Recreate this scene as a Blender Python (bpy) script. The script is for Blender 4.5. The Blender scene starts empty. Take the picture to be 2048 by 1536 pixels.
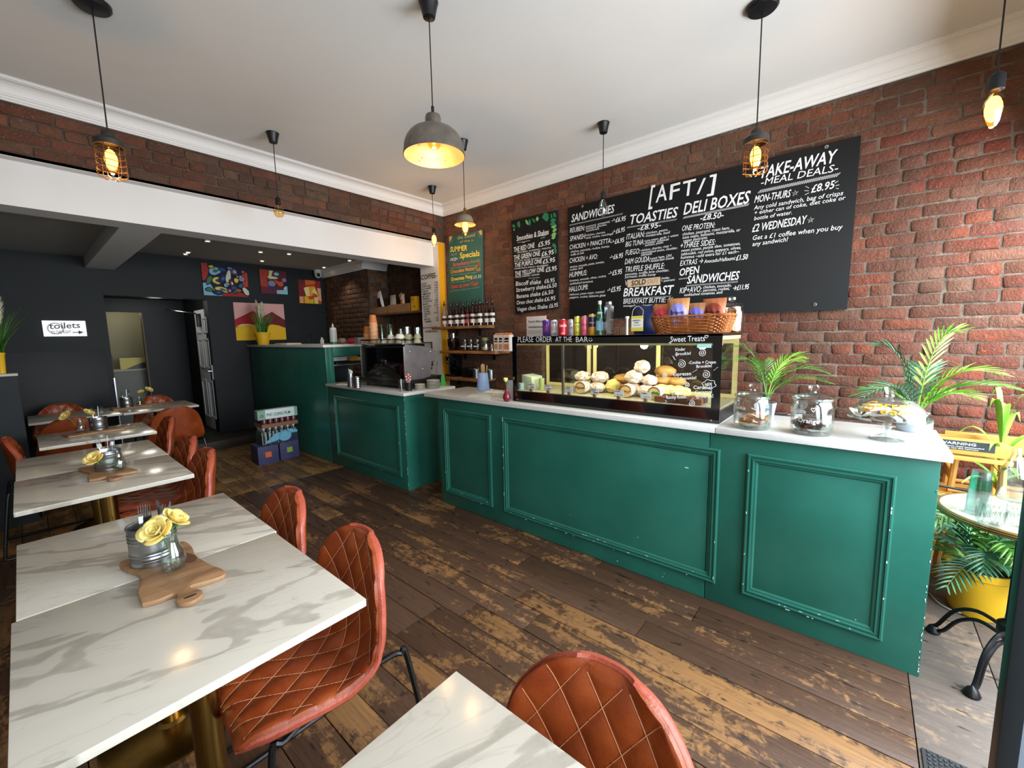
import bpy, bmesh, math, random
from mathutils import Vector, Matrix, noise
PI = math.pi
rnd = random.Random(11)
scene = bpy.context.scene
COL = scene.collection

# ------------------------------------------------------------------ camera
FPX, YAW, PITCH, ROLL = 829.53, 0.868120679, -0.11664626, -0.0195780883
CAM = Vector((0, 0, 1.5))
cy, sy, cp, sp = math.cos(YAW), math.sin(YAW), math.cos(PITCH), math.sin(PITCH)
FWD = Vector((sy*cp, cy*cp, sp)); R0 = Vector((cy, -sy, 0)); U0 = R0.cross(FWD)
RGT = math.cos(ROLL)*R0 + math.sin(ROLL)*U0
UPV = -math.sin(ROLL)*R0 + math.cos(ROLL)*U0
cam_d = bpy.data.cameras.new('camera'); cam = bpy.data.objects.new('camera', cam_d); COL.objects.link(cam)
cam_d.sensor_width = 36; cam_d.lens = FPX/2048*36; cam_d.clip_start = 0.02; cam_d.clip_end = 100
m = Matrix.Identity(4)
for i in range(3):
    m[i][0] = RGT[i]; m[i][1] = UPV[i]; m[i][2] = -FWD[i]; m[i][3] = CAM[i]
cam.matrix_world = m
scene.camera = cam

# ------------------------------------------------------------------ light and exposure
scene.view_settings.view_transform = 'Standard'
scene.view_settings.look = 'None'
scene.view_settings.exposure = 0.20
scene.view_settings.gamma = 1.0
scene.view_settings.use_curve_mapping = False
scene.cycles.use_denoising = True
scene.cycles.max_bounces = 7
scene.cycles.diffuse_bounces = 4
scene.cycles.glossy_bounces = 3
scene.cycles.transmission_bounces = 7
scene.cycles.transparent_max_bounces = 12
scene.cycles.sample_clamp_indirect = 4.0
scene.cycles.caustics_reflective = False
scene.cycles.caustics_refractive = False
world = bpy.data.worlds.new('sky'); scene.world = world; world.use_nodes = True
wn = world.node_tree.nodes; wbg = wn['Background']
wbg.inputs[0].default_value = (0.78, 0.88, 1.0, 1); wbg.inputs[1].default_value = 1.0

def area_light(name, loc, target, sx, sy_, power, col):
    d = bpy.data.lights.new(name, 'AREA'); d.shape = 'RECTANGLE'; d.size = sx; d.size_y = sy_; d.energy = power; d.color = col
    o = bpy.data.objects.new(name, d); COL.objects.link(o); o.location = loc
    o.rotation_euler = (Vector(target)-Vector(loc)).to_track_quat('-Z', 'Y').to_euler(); return o
# daylight that falls in through the two shop-front panes behind the camera
area_light('window_daylight', (2.45, -1.36, 1.55), (2.45, 2.0, -.75), 2.3, 2.0, 265, (0.86, 0.94, 1.0))
area_light('window_daylight', (-0.1, -1.36, 1.55), (-0.1, 2.0, -.75), 1.9, 2.0, 85, (0.86, 0.94, 1.0))

def point_light(name, loc, power, col, rad=0.03, spot=None):
    d = bpy.data.lights.new(name, 'SPOT' if spot else 'POINT'); d.energy = power; d.color = col; d.shadow_soft_size = rad
    if spot: d.spot_size = spot; d.spot_blend = 0.6
    o = bpy.data.objects.new(name, d); COL.objects.link(o); o.location = loc; return o

# ------------------------------------------------------------------ helpers
def S(px, py, ax, val):
    """the point of the plane axis=val that stands behind a place measured in the photograph"""
    d = FWD + RGT*((px-1024)/FPX) + UPV*((768-py)/FPX)
    t = (val-CAM[ax])/d[ax]
    return CAM + d*t

class MB:
    def __init__(s): s.v = []; s.f = []; s.s = []; s.m = []; s.cm = 0
    def add(s, vs, fs, sm=False):
        n = len(s.v); s.v += [tuple(v) for v in vs]
        for f in fs: s.f.append([i+n for i in f]); s.s.append(sm); s.m.append(s.cm)
        return s
    def box(s, x0, y0, z0, x1, y1, z1, M=None):
        vs = [Vector((x, y, z)) for z in (z0, z1) for y in (y0, y1) for x in (x0, x1)]
        if M is not None: vs = [M @ v for v in vs]
        return s.add(vs, [(0, 2, 3, 1), (4, 5, 7, 6), (0, 1, 5, 4), (2, 6, 7, 3), (0, 4, 6, 2), (1, 3, 7, 5)])
    def cbox(s, c, d, M=None):
        return s.box(c[0]-d[0]/2, c[1]-d[1]/2, c[2]-d[2]/2, c[0]+d[0]/2, c[1]+d[1]/2, c[2]+d[2]/2, M)
    def lathe(s, prof, seg=20, c=(0, 0, 0), M=None, sm=True, cap=True, closed=False):
        vs = []; fs = []; n = len(prof)
        for i in range(seg):
            a = 2*PI*i/seg
            for r, z in prof:
                v = Vector((c[0]+r*math.cos(a), c[1]+r*math.sin(a), c[2]+z)); vs.append(M @ v if M is not None else v)
        for i in range(seg):
            j = (i+1) % seg
            for k in range(n if closed else n-1):
                k2 = (k+1) % n; fs.append((i*n+k, j*n+k, j*n+k2, i*n+k2))
        if cap and not closed:
            if prof[0][0] > 1e-4: fs.append(tuple(i*n for i in range(seg))[::-1])
            if prof[-1][0] > 1e-4: fs.append(tuple(i*n+n-1 for i in range(seg)))
        return s.add(vs, fs, sm)
    def tube(s, pts, r, seg=8, closed=False, sm=True):
        pts = [Vector(p) for p in pts]; n = len(pts)
        rr = r if isinstance(r, (list, tuple)) else [r]*n
        vs = []; fs = []; T0 = None; N = None
        for i, p in enumerate(pts):
            a = pts[i-1] if (i > 0 or closed) else p; b = pts[(i+1) % n] if (i < n-1 or closed) else p
            T = (b-a)
            if T.length < 1e-9: T = Vector((0, 0, 1))
            T.normalize()
            if N is None:
                N = T.orthogonal().normalized()
            else:
                N = (N - T*N.dot(T))
                if N.length < 1e-6: N = T.orthogonal()
                N.normalize()
            B = T.cross(N)
            for k in range(seg):
                q = 2*PI*k/seg; vs.append(p + (N*math.cos(q)+B*math.sin(q))*rr[i])
        for i in range(n if closed else n-1):
            j = (i+1) % n
            for k in range(seg):
                l = (k+1) % seg; fs.append((i*seg+k, i*seg+l, j*seg+l, j*seg+k))
        if not closed:
            fs.append(tuple(range(seg))[::-1]); fs.append(tuple((n-1)*seg+k for k in range(seg)))
        return s.add(vs, fs, sm)
    def prism(s, poly, a0, a1, M=None):
        """2D outline extruded from a0 to a1 along local z"""
        n = len(poly)
        vs = [Vector((x, y, a0)) for x, y in poly]+[Vector((x, y, a1)) for x, y in poly]
        if M is not None: vs = [M @ v for v in vs]
        return s.add(vs, [tuple(range(n))[::-1], tuple(range(n, 2*n))]+[(i, (i+1) % n, n+(i+1) % n, n+i) for i in range(n)])
    def grid(s, fn, nu, nv, sm=True):
        vs = [fn(i/nu, j/nv) for j in range(nv+1) for i in range(nu+1)]; w = nu+1
        return s.add(vs, [(j*w+i, j*w+i+1, (j+1)*w+i+1, (j+1)*w+i) for j in range(nv) for i in range(nu)], sm)
    def ball(s, c, r, seg=14, rings=9, sc=(1, 1, 1), M=None, nz=0, seed=0):
        vs = [] ; fs = []
        for j in range(rings+1):
            t = PI*j/rings
            for i in range(seg):
                a = 2*PI*i/seg; d = Vector((math.sin(t)*math.cos(a), math.sin(t)*math.sin(a), math.cos(t)))
                k = r*(1+(nz*noise.noise(d*2.2+Vector((seed, seed*.7, 3))) if nz else 0))
                v = Vector((d.x*k*sc[0], d.y*k*sc[1], d.z*k*sc[2]))
                if M is not None: v = M @ v
                vs.append(v+Vector(c))
        for j in range(rings):
            for i in range(seg):
                l = (i+1) % seg; fs.append((j*seg+i, (j+1)*seg+i, (j+1)*seg+l, j*seg+l))
        return s.add(vs, fs, True)
    def mesh(s, name, mat, bevel=0, ang=35, merge=False):
        me = bpy.data.meshes.new(name); me.from_pydata(s.v, [], s.f)
        for p, q, k in zip(me.polygons, s.s, s.m): p.use_smooth = q; p.material_index = k
        for mt in (mat if isinstance(mat, (list, tuple)) else [mat]): me.materials.append(mt)
        bm = bmesh.new(); bm.from_mesh(me)
        if merge: bmesh.ops.remove_doubles(bm, verts=bm.verts, dist=1e-5)
        bmesh.ops.recalc_face_normals(bm, faces=bm.faces)
        if bevel:
            es = [e for e in bm.edges if len(e.link_faces) == 2 and e.calc_face_angle(0) > math.radians(50)]
            bmesh.ops.bevel(bm, geom=es, offset=bevel, segments=2, profile=.6, affect='EDGES', clamp_overlap=True)
            for f in bm.faces: f.smooth = True
        bm.to_mesh(me); bm.free()
        if any(s.s) or bevel: me.set_sharp_from_angle(angle=math.radians(ang))
        return me
    def build(s, name, mat, parent=None, loc=None, rot=None, bevel=0, ang=35, merge=False, **props):
        o = bpy.data.objects.new(name, s.mesh(name, mat, bevel, ang, merge)); COL.objects.link(o)
        if parent is not None: o.parent = parent
        if loc is not None: o.location = loc
        if rot is not None: o.rotation_euler = rot
        for k, v in props.items(): o[k] = v
        return o

def thing(name, label, cat, loc=(0, 0, 0), rz=0, group=None, rot=None):
    o = bpy.data.objects.new(name, None); COL.objects.link(o); o.empty_display_size = .05
    o.location = loc; o.rotation_euler = rot if rot else (0, 0, rz); o['label'] = label; o['category'] = cat
    if group: o['group'] = group
    return o
def tag(o, label, cat, group=None):
    o['label'] = label; o['category'] = cat
    if group: o['group'] = group
    return o
def copy_tree(o, parent=None):
    c = o.copy(); COL.objects.link(c); c.parent = parent
    for ch in list(o.children): copy_tree(ch, c)
    return c
def struct(name, mb, mat, parent=None, **k):
    o = mb.build(name, mat, parent, **k); o['kind'] = 'structure'; return o
def T(x=0, y=0, z=0): return Matrix.Translation((x, y, z))
def RZ(a): return Matrix.Rotation(a, 4, 'Z')
def RX(a): return Matrix.Rotation(a, 4, 'X')
def RY(a): return Matrix.Rotation(a, 4, 'Y')
def axes(o, x, y, z):
    M = Matrix.Identity(4)
    for i in range(3): M[i][0] = x[i]; M[i][1] = y[i]; M[i][2] = z[i]; M[i][3] = o[i]
    return M
YZ = lambda x0=0: Matrix(((0, 0, 1, x0), (1, 0, 0, 0), (0, 1, 0, 0), (0, 0, 0, 1)))      # outline in (y,z), extruded along x
XZ = lambda y0=0: Matrix(((1, 0, 0, 0), (0, 0, 1, y0), (0, 1, 0, 0), (0, 0, 0, 1)))      # outline in (x,z), extruded along y

def bez(pts, n=8):
    """Catmull-Rom through the points"""
    P = [Vector(p) for p in pts]; P = [P[0]*2-P[1]]+P+[P[-1]*2-P[-2]]; out = []
    for i in range(1, len(P)-2):
        for k in range(n):
            t = k/n; a, b, c, d = P[i-1], P[i], P[i+1], P[i+2]
            out.append(.5*((2*b)+(c-a)*t+(2*a-5*b+4*c-d)*t*t+(3*b-a-3*c+d)*t**3))
    out.append(P[-2].copy()); return out

# ------------------------------------------------------------------ lettering
_txt = {}
def glyphs(s, bold=0.0, space=1.0):
    bold = min(bold, .014); key = (s, bold, space)
    if key not in _txt:
        cu = bpy.data.curves.new('t', 'FONT'); cu.body = s; cu.size = 1; cu.offset = bold; cu.space_character = space
        cu.resolution_u = 2; cu.fill_mode = 'FRONT'
        o = bpy.data.objects.new('t', cu); me = bpy.data.meshes.new_from_object(o)
        vs = [(v.co.x, v.co.y) for v in me.vertices]; fs = [tuple(p.vertices) for p in me.polygons]
        xs = [v[0] for v in vs] or [0, 1]
        _txt[key] = (vs, fs, min(xs), max(xs)); bpy.data.objects.remove(o); bpy.data.curves.remove(cu); bpy.data.meshes.remove(me)
    return _txt[key]
def text(mb, s, O, E, h, N, shear=0.0, bold=0.01, wob=0.0):
    """s from point O to point E (its base line), capital height h, standing proud along N"""
    vs, fs, x0, x1 = glyphs(s, bold); O = Vector(O); E = Vector(E); D = (E-O); w = D.length or 1; D = D/w; N = Vector(N).normalized()
    up = (N.cross(D)).normalized(); k = w/max(x1-x0, 1e-3); out = []
    for x, y in vs:
        yy = y/0.70*h; xx = (x-x0)*k + shear*yy
        if wob: yy += wob*h*math.sin((x-x0)*3.1+len(s))
        out.append(O + D*xx + up*yy + N*0.0012)
    mb.add(out, fs)
def ptext(mb, s, p0, p1, hpx, ax, val, N, **k):
    """lettering whose base line was measured at p0..p1 in the photograph, on the plane axis=val"""
    O = S(*p0, ax, val); E = S(*p1, ax, val); U = S(p0[0], p0[1]-hpx, ax, val)
    text(mb, s, O, E, abs(U.z-O.z), N, **k)

# ------------------------------------------------------------------ materials
def lin(c):
    return tuple((x/12.92 if x <= .04045 else ((x+.055)/1.055)**2.4) for x in c)
def H(h): return lin(tuple(int(h[i:i+2], 16)/255 for i in (0, 2, 4)))
_mats = {}
def mat(name, col, rough=.5, metal=0, spec=.5, emit=None, es=0, trans=0, ior=1.45, alpha=1, coat=0, sheen=0,
        var=0, vscale=8, stretch=(1, 1, 1), bump=0, bscale=60, coords='Object', col2=None, rvar=0):
    if name in _mats: return _mats[name]
    m_ = bpy.data.materials.new(name); m_.use_nodes = True; nt = m_.node_tree; N = nt.nodes; L = nt.links; b = N['Principled BSDF']
    c = H(col) if isinstance(col, str) else col
    b.inputs['Base Color'].default_value = (*c, 1); b.inputs['Roughness'].default_value = rough; b.inputs['Metallic'].default_value = metal
    b.inputs['Specular IOR Level'].default_value = spec; b.inputs['IOR'].default_value = ior
    b.inputs['Transmission Weight'].default_value = trans; b.inputs['Alpha'].default_value = alpha; b.inputs['Coat Weight'].default_value = coat
    if coat: b.inputs['Coat Roughness'].default_value = .08
    if emit is not None:
        b.inputs['Emission Color'].default_value = (*(H(emit) if isinstance(emit, str) else emit), 1); b.inputs['Emission Strength'].default_value = es
    if var or bump or rvar:
        tc = N.new('ShaderNodeTexCoord'); mp = N.new('ShaderNodeMapping'); mp.inputs['Scale'].default_value = stretch
        L.new(tc.outputs[coords], mp.inputs[0])
    if var or rvar:
        nz = N.new('ShaderNodeTexNoise'); nz.inputs['Scale'].default_value = vscale; nz.inputs['Detail'].default_value = 5; nz.inputs['Roughness'].default_value = .6
        L.new(mp.outputs[0], nz.inputs[0])
    if var:
        mx = N.new('ShaderNodeMix'); mx.data_type = 'RGBA'
        c2 = (H(col2) if isinstance(col2, str) else col2) if col2 else tuple(x*(1-var) for x in c)
        mx.inputs[6].default_value = (*c, 1); mx.inputs[7].default_value = (*c2, 1)
        rp = N.new('ShaderNodeMapRange'); rp.inputs[1].default_value = .35; rp.inputs[2].default_value = .65
        L.new(nz.outputs[0], rp.inputs[0]); L.new(rp.outputs[0], mx.inputs[0]); L.new(mx.outputs[2], b.inputs['Base Color'])
    if rvar:
        r2 = N.new('ShaderNodeMapRange'); r2.inputs[3].default_value = rough-rvar; r2.inputs[4].default_value = rough+rvar
        L.new(nz.outputs[0], r2.inputs[0]); L.new(r2.outputs[0], b.inputs['Roughness'])
    if bump:
        n2 = N.new('ShaderNodeTexNoise'); n2.inputs['Scale'].default_value = bscale; n2.inputs['Detail'].default_value = 4
        bp = N.new('ShaderNodeBump'); bp.inputs['Strength'].default_value = bump; bp.inputs['Distance'].default_value = .01
        L.new(mp.outputs[0], n2.inputs[0]); L.new(n2.outputs[0], bp.inputs['Height']); L.new(bp.outputs[0], b.inputs['Normal'])
    _mats[name] = m_; return m_
def new_nodes(name):
    m_ = bpy.data.materials.new(name); m_.use_nodes = True; nt = m_.node_tree; _mats[name] = m_
    return m_, nt.nodes, nt.links, nt.nodes['Principled BSDF']
def ramp(N, L, src, stops, interp='LINEAR'):
    r = N.new('ShaderNodeValToRGB'); r.color_ramp.interpolation = interp; e = r.color_ramp.elements
    while len(e) < len(stops): e.new(.5)
    for el, (p, c) in zip(e, stops): el.position = p; el.color = (*(H(c) if isinstance(c, str) else c), 1)
    L.new(src, r.inputs[0]); return r
def noise_n(N, L, vec, scale, detail=4, rough=.55, dist=0):
    n = N.new('ShaderNodeTexNoise'); n.inputs['Scale'].default_value = scale; n.inputs['Detail'].default_value = detail
    n.inputs['Roughness'].default_value = rough; n.inputs['Distortion'].default_value = dist; L.new(vec, n.inputs[0]); return n
def mapping(N, L, src, scale=(1, 1, 1), loc=None):
    mp = N.new('ShaderNodeMapping'); mp.inputs['Scale'].default_value = scale; L.new(src, mp.inputs[0])
    if loc is not None: L.new(loc, mp.inputs['Location'])
    return mp.outputs[0]
def mixc(N, L, fac, a, b, mode='MIX'):
    mx = N.new('ShaderNodeMix'); mx.data_type = 'RGBA'; mx.blend_type = mode
    for s_, v in ((0, fac), (6, a), (7, b)):
        if isinstance(v, (int, float)): mx.inputs[s_].default_value = v
        elif isinstance(v, str): mx.inputs[s_].default_value = (*H(v), 1)
        elif isinstance(v, tuple): mx.inputs[s_].default_value = (*v, 1)
        else: L.new(v, mx.inputs[s_])
    return mx.outputs[2]
def mathn(N, L, op, a, b=0.5):
    n = N.new('ShaderNodeMath'); n.operation = op
    for i, v in ((0, a), (1, b)):
        if isinstance(v, (int, float)): n.inputs[i].default_value = v
        else: L.new(v, n.inputs[i])
    return n.outputs[0]

def brick_mat(name, cols, dust, dustamt):
    m_, N, L, b = new_nodes(name); geo = N.new('ShaderNodeNewGeometry'); oi = N.new('ShaderNodeObjectInfo'); at = N.new('ShaderNodeAttribute'); at.attribute_name = 'rnd'
    rv = mathn(N, L, 'FRACT', mathn(N, L, 'ADD', mathn(N, L, 'MULTIPLY', oi.outputs['Random'], 7.31), at.outputs['Fac']))
    r = ramp(N, L, rv, [(i/(len(cols)), c) for i, c in enumerate(cols)], 'CONSTANT')
    pos = geo.outputs['Position']
    n1 = noise_n(N, L, pos, 22, 6, .7); n2 = noise_n(N, L, pos, 2.2, 3); n3 = noise_n(N, L, pos, 75, 3, .7)
    c = mixc(N, L, mathn(N, L, 'MULTIPLY', n1.outputs[0], .85), r.outputs[0], '3a241b')
    sp1 = ramp(N, L, n3.outputs[0], [(.60, (0, 0, 0)), (.72, (1, 1, 1))])
    c = mixc(N, L, mathn(N, L, 'MULTIPLY', sp1.outputs[0], .55), c, 'b09a86')
    d = ramp(N, L, n2.outputs[0], [(.40, (0, 0, 0)), (.62, (1, 1, 1))])
    c = mixc(N, L, mathn(N, L, 'MULTIPLY', d.outputs[0], dustamt), c, dust)
    n4 = noise_n(N, L, pos, 1.25, 4, .6, .4); d2 = ramp(N, L, n4.outputs[0], [(.46, (0, 0, 0)), (.60, (1, 1, 1))])
    c = mixc(N, L, mathn(N, L, 'MULTIPLY', d2.outputs[0], .55), c, '4a352b')
    L.new(c, b.inputs['Base Color']); b.inputs['Roughness'].default_value = .85; b.inputs['Specular IOR Level'].default_value = .25
    bp = N.new('ShaderNodeBump'); bp.inputs['Strength'].default_value = .9; bp.inputs['Distance'].default_value = .022
    L.new(mathn(N, L, 'ADD', n1.outputs[0], mathn(N, L, 'MULTIPLY', n3.outputs[0], .5)), bp.inputs['Height']); L.new(bp.outputs[0], b.inputs['Normal'])
    return m_
M_brick = brick_mat('brick_red', ['9c4630', '883a28', 'a44c32', '7c3a2c', '8e4c40', '9e5238', '7e4a36', '8c3e2e', '9a6450'], '5c463a', .6)
M_brickf = brick_mat('brick_tan', ['9a5c42', '8a4e3a', 'a5654a', '7a4838', '92604a', 'a06a4c', '84563f'], '6b5444', .6)
M_brickb = brick_mat('brick_brown', ['8f5a44', '7a4a38', '9a6048', '6e4a3a', '8a6a56', '945844', '7e5a48'], '54443a', .6)  # back bricks browner and darker: dust and weaker light both put into the colour
M_brickd = brick_mat('brick_dark', ['7a5238', '6a4630', '86603f', '5e3f2e', '73543c'], '4a382c', .6)
def mortar(name, c1, c2):
    return mat(name, c1, .95, var=1, col2=c2, vscale=9, bump=.8, bscale=55, coords='Object', spec=.2)
M_mort = mortar('mortar_grey', '6f6258', '51453c')
M_mortb = mortar('mortar_brown', '5e5046', '463a32')

def floor_mat(name, dark, mid, light, amt, rough):
    m_, N, L, b = new_nodes(name); geo = N.new('ShaderNodeNewGeometry'); oi = N.new('ShaderNodeObjectInfo')
    pos = geo.outputs['Position']; rv = oi.outputs['Random']
    off = N.new('ShaderNodeCombineXYZ'); L.new(mathn(N, L, 'MULTIPLY', rv, 37.0), off.inputs[1]); L.new(mathn(N, L, 'MULTIPLY', rv, 11.0), off.inputs[2])
    v1 = mapping(N, L, pos, (9, 1.6, 1), off.outputs[0]); v2 = mapping(N, L, pos, (60, 3, 1), off.outputs[0])
    n1 = noise_n(N, L, v1, 1.3, 7, .66, .6); n2 = noise_n(N, L, v2, 1.5, 4, .6); n3 = noise_n(N, L, pos, 2.0, 4, .6); n4 = noise_n(N, L, pos, 26, 5, .7, .8)
    base = mixc(N, L, n2.outputs[0], dark, mid)
    k = mathn(N, L, 'ADD', mathn(N, L, 'MULTIPLY', n1.outputs[0], .55), mathn(N, L, 'MULTIPLY', n3.outputs[0], .45))
    k = mathn(N, L, 'ADD', k, mathn(N, L, 'MULTIPLY', mathn(N, L, 'SUBTRACT', n4.outputs[0], .5), .35))
    k = mathn(N, L, 'ADD', k, mathn(N, L, 'MULTIPLY', mathn(N, L, 'SUBTRACT', rv, .5), .10))
    pt = ramp(N, L, k, [(.535-amt, (0, 0, 0)), (.60-amt, (1, 1, 1))])
    wood = mixc(N, L, n2.outputs[0], light, mid)
    c = mixc(N, L, mathn(N, L, 'MULTIPLY', pt.outputs[0], .85), base, wood)
    sp_ = ramp(N, L, noise_n(N, L, mapping(N, L, pos, (26, 9, 1)), 1.0, 3).outputs[0], [(.63, (0, 0, 0)), (.68, (1, 1, 1))])
    c = mixc(N, L, mathn(N, L, 'MULTIPLY', sp_.outputs[0], .8), c, '17110d')
    L.new(c, b.inputs['Base Color'])
    rr = N.new('ShaderNodeMapRange'); rr.inputs[3].default_value = rough-.12; rr.inputs[4].default_value = rough+.2; L.new(n4.outputs[0], rr.inputs[0]); L.new(rr.outputs[0], b.inputs['Roughness'])
    bp = N.new('ShaderNodeBump'); bp.inputs['Strength'].default_value = .4; bp.inputs['Distance'].default_value = .006
    L.new(mathn(N, L, 'ADD', n1.outputs[0], mathn(N, L, 'MULTIPLY', n2.outputs[0], .6)), bp.inputs['Height']); L.new(bp.outputs[0], b.inputs['Normal'])
    return m_
M_floor = floor_mat('floor_worn', '2b1e17', '573c2b', 'a57845', .015, .42)
M_floor2 = floor_mat('floor_ochre', '45331f', '70522f', 'a98048', .06, .45)
M_floor3 = floor_mat('floor_grey', '4a423e', '6b5f57', '96785a', .0, .5)

def marble(name, base, vein, sc, rz, wmul=1):
    m_, N, L, b = new_nodes(name); tc = N.new('ShaderNodeTexCoord'); oi = N.new('ShaderNodeObjectInfo')
    mp = N.new('ShaderNodeMapping'); mp.inputs['Rotation'].default_value = (0, 0, rz); L.new(tc.outputs['Object'], mp.inputs[0])
    off = N.new('ShaderNodeCombineXYZ'); L.new(mathn(N, L, 'MULTIPLY', oi.outputs['Random'], 9.0), off.inputs[1]); L.new(off.outputs[0], mp.inputs['Location'])
    p = mapping(N, L, mp.outputs[0], (1, 3.2, 1))
    n = noise_n(N, L, p, sc, 4, .55, .5); n2 = noise_n(N, L, mp.outputs[0], 14, 5, .65); n3 = noise_n(N, L, p, sc*2.3, 4, .6, .6)
    a = mathn(N, L, 'ABSOLUTE', mathn(N, L, 'SUBTRACT', mathn(N, L, 'ADD', n.outputs[0], mathn(N, L, 'MULTIPLY', n2.outputs[0], .02)), .51))
    v = ramp(N, L, a, [(0, (1, 1, 1)), (.018*wmul, (.85, .85, .85)), (.026*wmul, (.12, .12, .12)), (.09, (0, 0, 0))])
    a2 = mathn(N, L, 'ABSOLUTE', mathn(N, L, 'SUBTRACT', n3.outputs[0], .5)); v2 = ramp(N, L, a2, [(0, (1, 1, 1)), (.012, (0, 0, 0))])
    c = mixc(N, L, mathn(N, L, 'MULTIPLY', v.outputs[0], mathn(N, L, 'ADD', mathn(N, L, 'MULTIPLY', n2.outputs[0], .7), .3)), base, vein)
    c = mixc(N, L, mathn(N, L, 'MULTIPLY', v2.outputs[0], .22), c, vein)
    L.new(c, b.inputs['Base Color']); b.inputs['Roughness'].default_value = .16; b.inputs['Specular IOR Level'].default_value = .5
    return m_
M_marble = marble('marble_top', 'c6c0b4', '928b7e', .95, .45, .9)
M_quartz = mat('white_quartz', 'd9d8d6', .22, var=.06, vscale=30)

M_green = mat('green_paint', '205e51', .33, var=1, col2='27695b', vscale=2.5, rvar=.08, bump=.03, bscale=40)
M_chip = mat('chipped_paint', 'cfd6d0', .7)
M_white = mat('white_paint', 'dedbd9', .75, var=.04, vscale=1.5)
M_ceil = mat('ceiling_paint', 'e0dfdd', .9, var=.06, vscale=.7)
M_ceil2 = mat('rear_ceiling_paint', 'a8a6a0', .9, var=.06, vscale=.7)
M_cornice = mat('cornice_paint', 'e2e0de', .7, bump=.1, bscale=25)
M_yellow = mat('yellow_paint', 'dd9800', .6, var=.05, vscale=3)
M_dark = mat('dark_paint', '15191c', .55, var=1, col2='1a1f22', vscale=2, spec=.3)
M_dark2 = mat('darker_panel', '16191c', .5, spec=.3)
M_black = mat('black_plastic', '101012', .4)
M_blackg = mat('black_gloss', '07070a', .06, coat=1)
M_bmetal = mat('black_metal', '121214', .35, metal=.3)
M_brass = mat('brushed_brass', '9c7b3f', .27, metal=1, var=.15, vscale=30, stretch=(1, 1, .03))
M_steel = mat('steel', 'b9bcc0', .25, metal=1, var=.12, vscale=6)
M_galv = mat('galvanised_tin', 'a9adb0', .3, metal=1, var=.25, vscale=14, bump=.06, bscale=60)
M_leather = mat('tan_leather', '9c4a20', .33, var=1, col2='7b3214', vscale=7, bump=.12, bscale=220, rvar=.08)
M_band = mat('leather_edge', 'a8523e', .42, var=1, col2='94402e', vscale=14, bump=.15, bscale=120)
M_thread = mat('thread', 'c98f66', .8)
def glass(name, col=(1, 1, 1), rough=0, dens=.12):
    """thin clear glass: lets light through, with a mirror-like skin"""
    m_, N, L, b = new_nodes(name); out = N['Material Output']; N.remove(b)
    tr = N.new('ShaderNodeBsdfTransparent'); tr.inputs[0].default_value = (*col, 1)
    gl = N.new('ShaderNodeBsdfGlossy'); gl.inputs['Roughness'].default_value = rough+.02
    fr = N.new('ShaderNodeFresnel'); ge = N.new('ShaderNodeNewGeometry'); io = N.new('ShaderNodeMapRange'); io.inputs[3].default_value = 1.45; io.inputs[4].default_value = 1/1.45
    L.new(ge.outputs['Backfacing'], io.inputs[0]); L.new(io.outputs[0], fr.inputs[0])
    k = mathn(N, L, 'ADD', mathn(N, L, 'MULTIPLY', fr.outputs[0], 1.0), dens-.06)
    mx = N.new('ShaderNodeMixShader'); L.new(k, mx.inputs[0]); L.new(tr.outputs[0], mx.inputs[1]); L.new(gl.outputs[0], mx.inputs[2]); L.new(mx.outputs[0], out.inputs[0])
    return m_
M_glass = glass('clear_glass', (.93, .96, .95), 0, .12)
M_pane = glass('window_pane', (.97, .98, .98), 0, .06)
M_caseglass = glass('case_glass', (.96, .97, .96), 0, .06)
M_glass2 = glass('rim_glass', (.90, .94, .93), 0, .24)
M_smoke = glass('smoky_door_glass', (.42, .41, .34), 0, .12)
M_gglass = glass('green_glass', (.25, .55, .35), 0, .12)
M_gplastic = glass('clear_plastic', (.82, .9, .9), .15, .22)
M_gcup = glass('green_cup_plastic', (.45, .75, .55), .1, .25)
M_wood = mat('board_wood', 'a9835e', .5, var=1, col2='7a573a', vscale=3, stretch=(1, 5, 1), bump=.05)
M_wood2 = mat('dark_heartwood', '5a3a28', .5)
M_shelf = mat('shelf_wood', 'a5713f', .55, var=1, col2='6d4526', vscale=4, stretch=(3, 1, 3))
M_shelfd = mat('shelf_wood_dark', '6e4a2c', .6, var=1, col2='50341f', vscale=4, stretch=(3, 1, 3))
M_board = mat('black_board', '131415', .8, spec=.3, var=.1, vscale=2)
M_paint = mat('chalk_white', 'e4e6e8', .8)
M_card = mat('brown_card', '8c6648', .8, var=.12, vscale=8)
M_paper = mat('white_paper', 'e8e6e1', .8)
M_rose = mat('rose_petal', 'eedc8c', .6, var=1, col2='e4c668', vscale=14, spec=.3)
M_stem = mat('flower_stem', '4f7a34', .5)
M_leafg = mat('leaf_green', '5c8f33', .45, var=1, col2='3c6a2a', vscale=9)
M_leafb = mat('leaf_bright', '86b93a', .45, var=1, col2='5f9a30', vscale=9)
M_leafd = mat('leaf_dark', '2c5a44', .4, var=1, col2='4d7f58', vscale=7)
M_pot = mat('yellow_pot', 'e0b020', .45)
M_cream = mat('cream_trim', 'e6dc98', .4)
# ------------------------------------------------------------------ the room
W, D, CZ = 3.73, 4.275, 3.16
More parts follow.
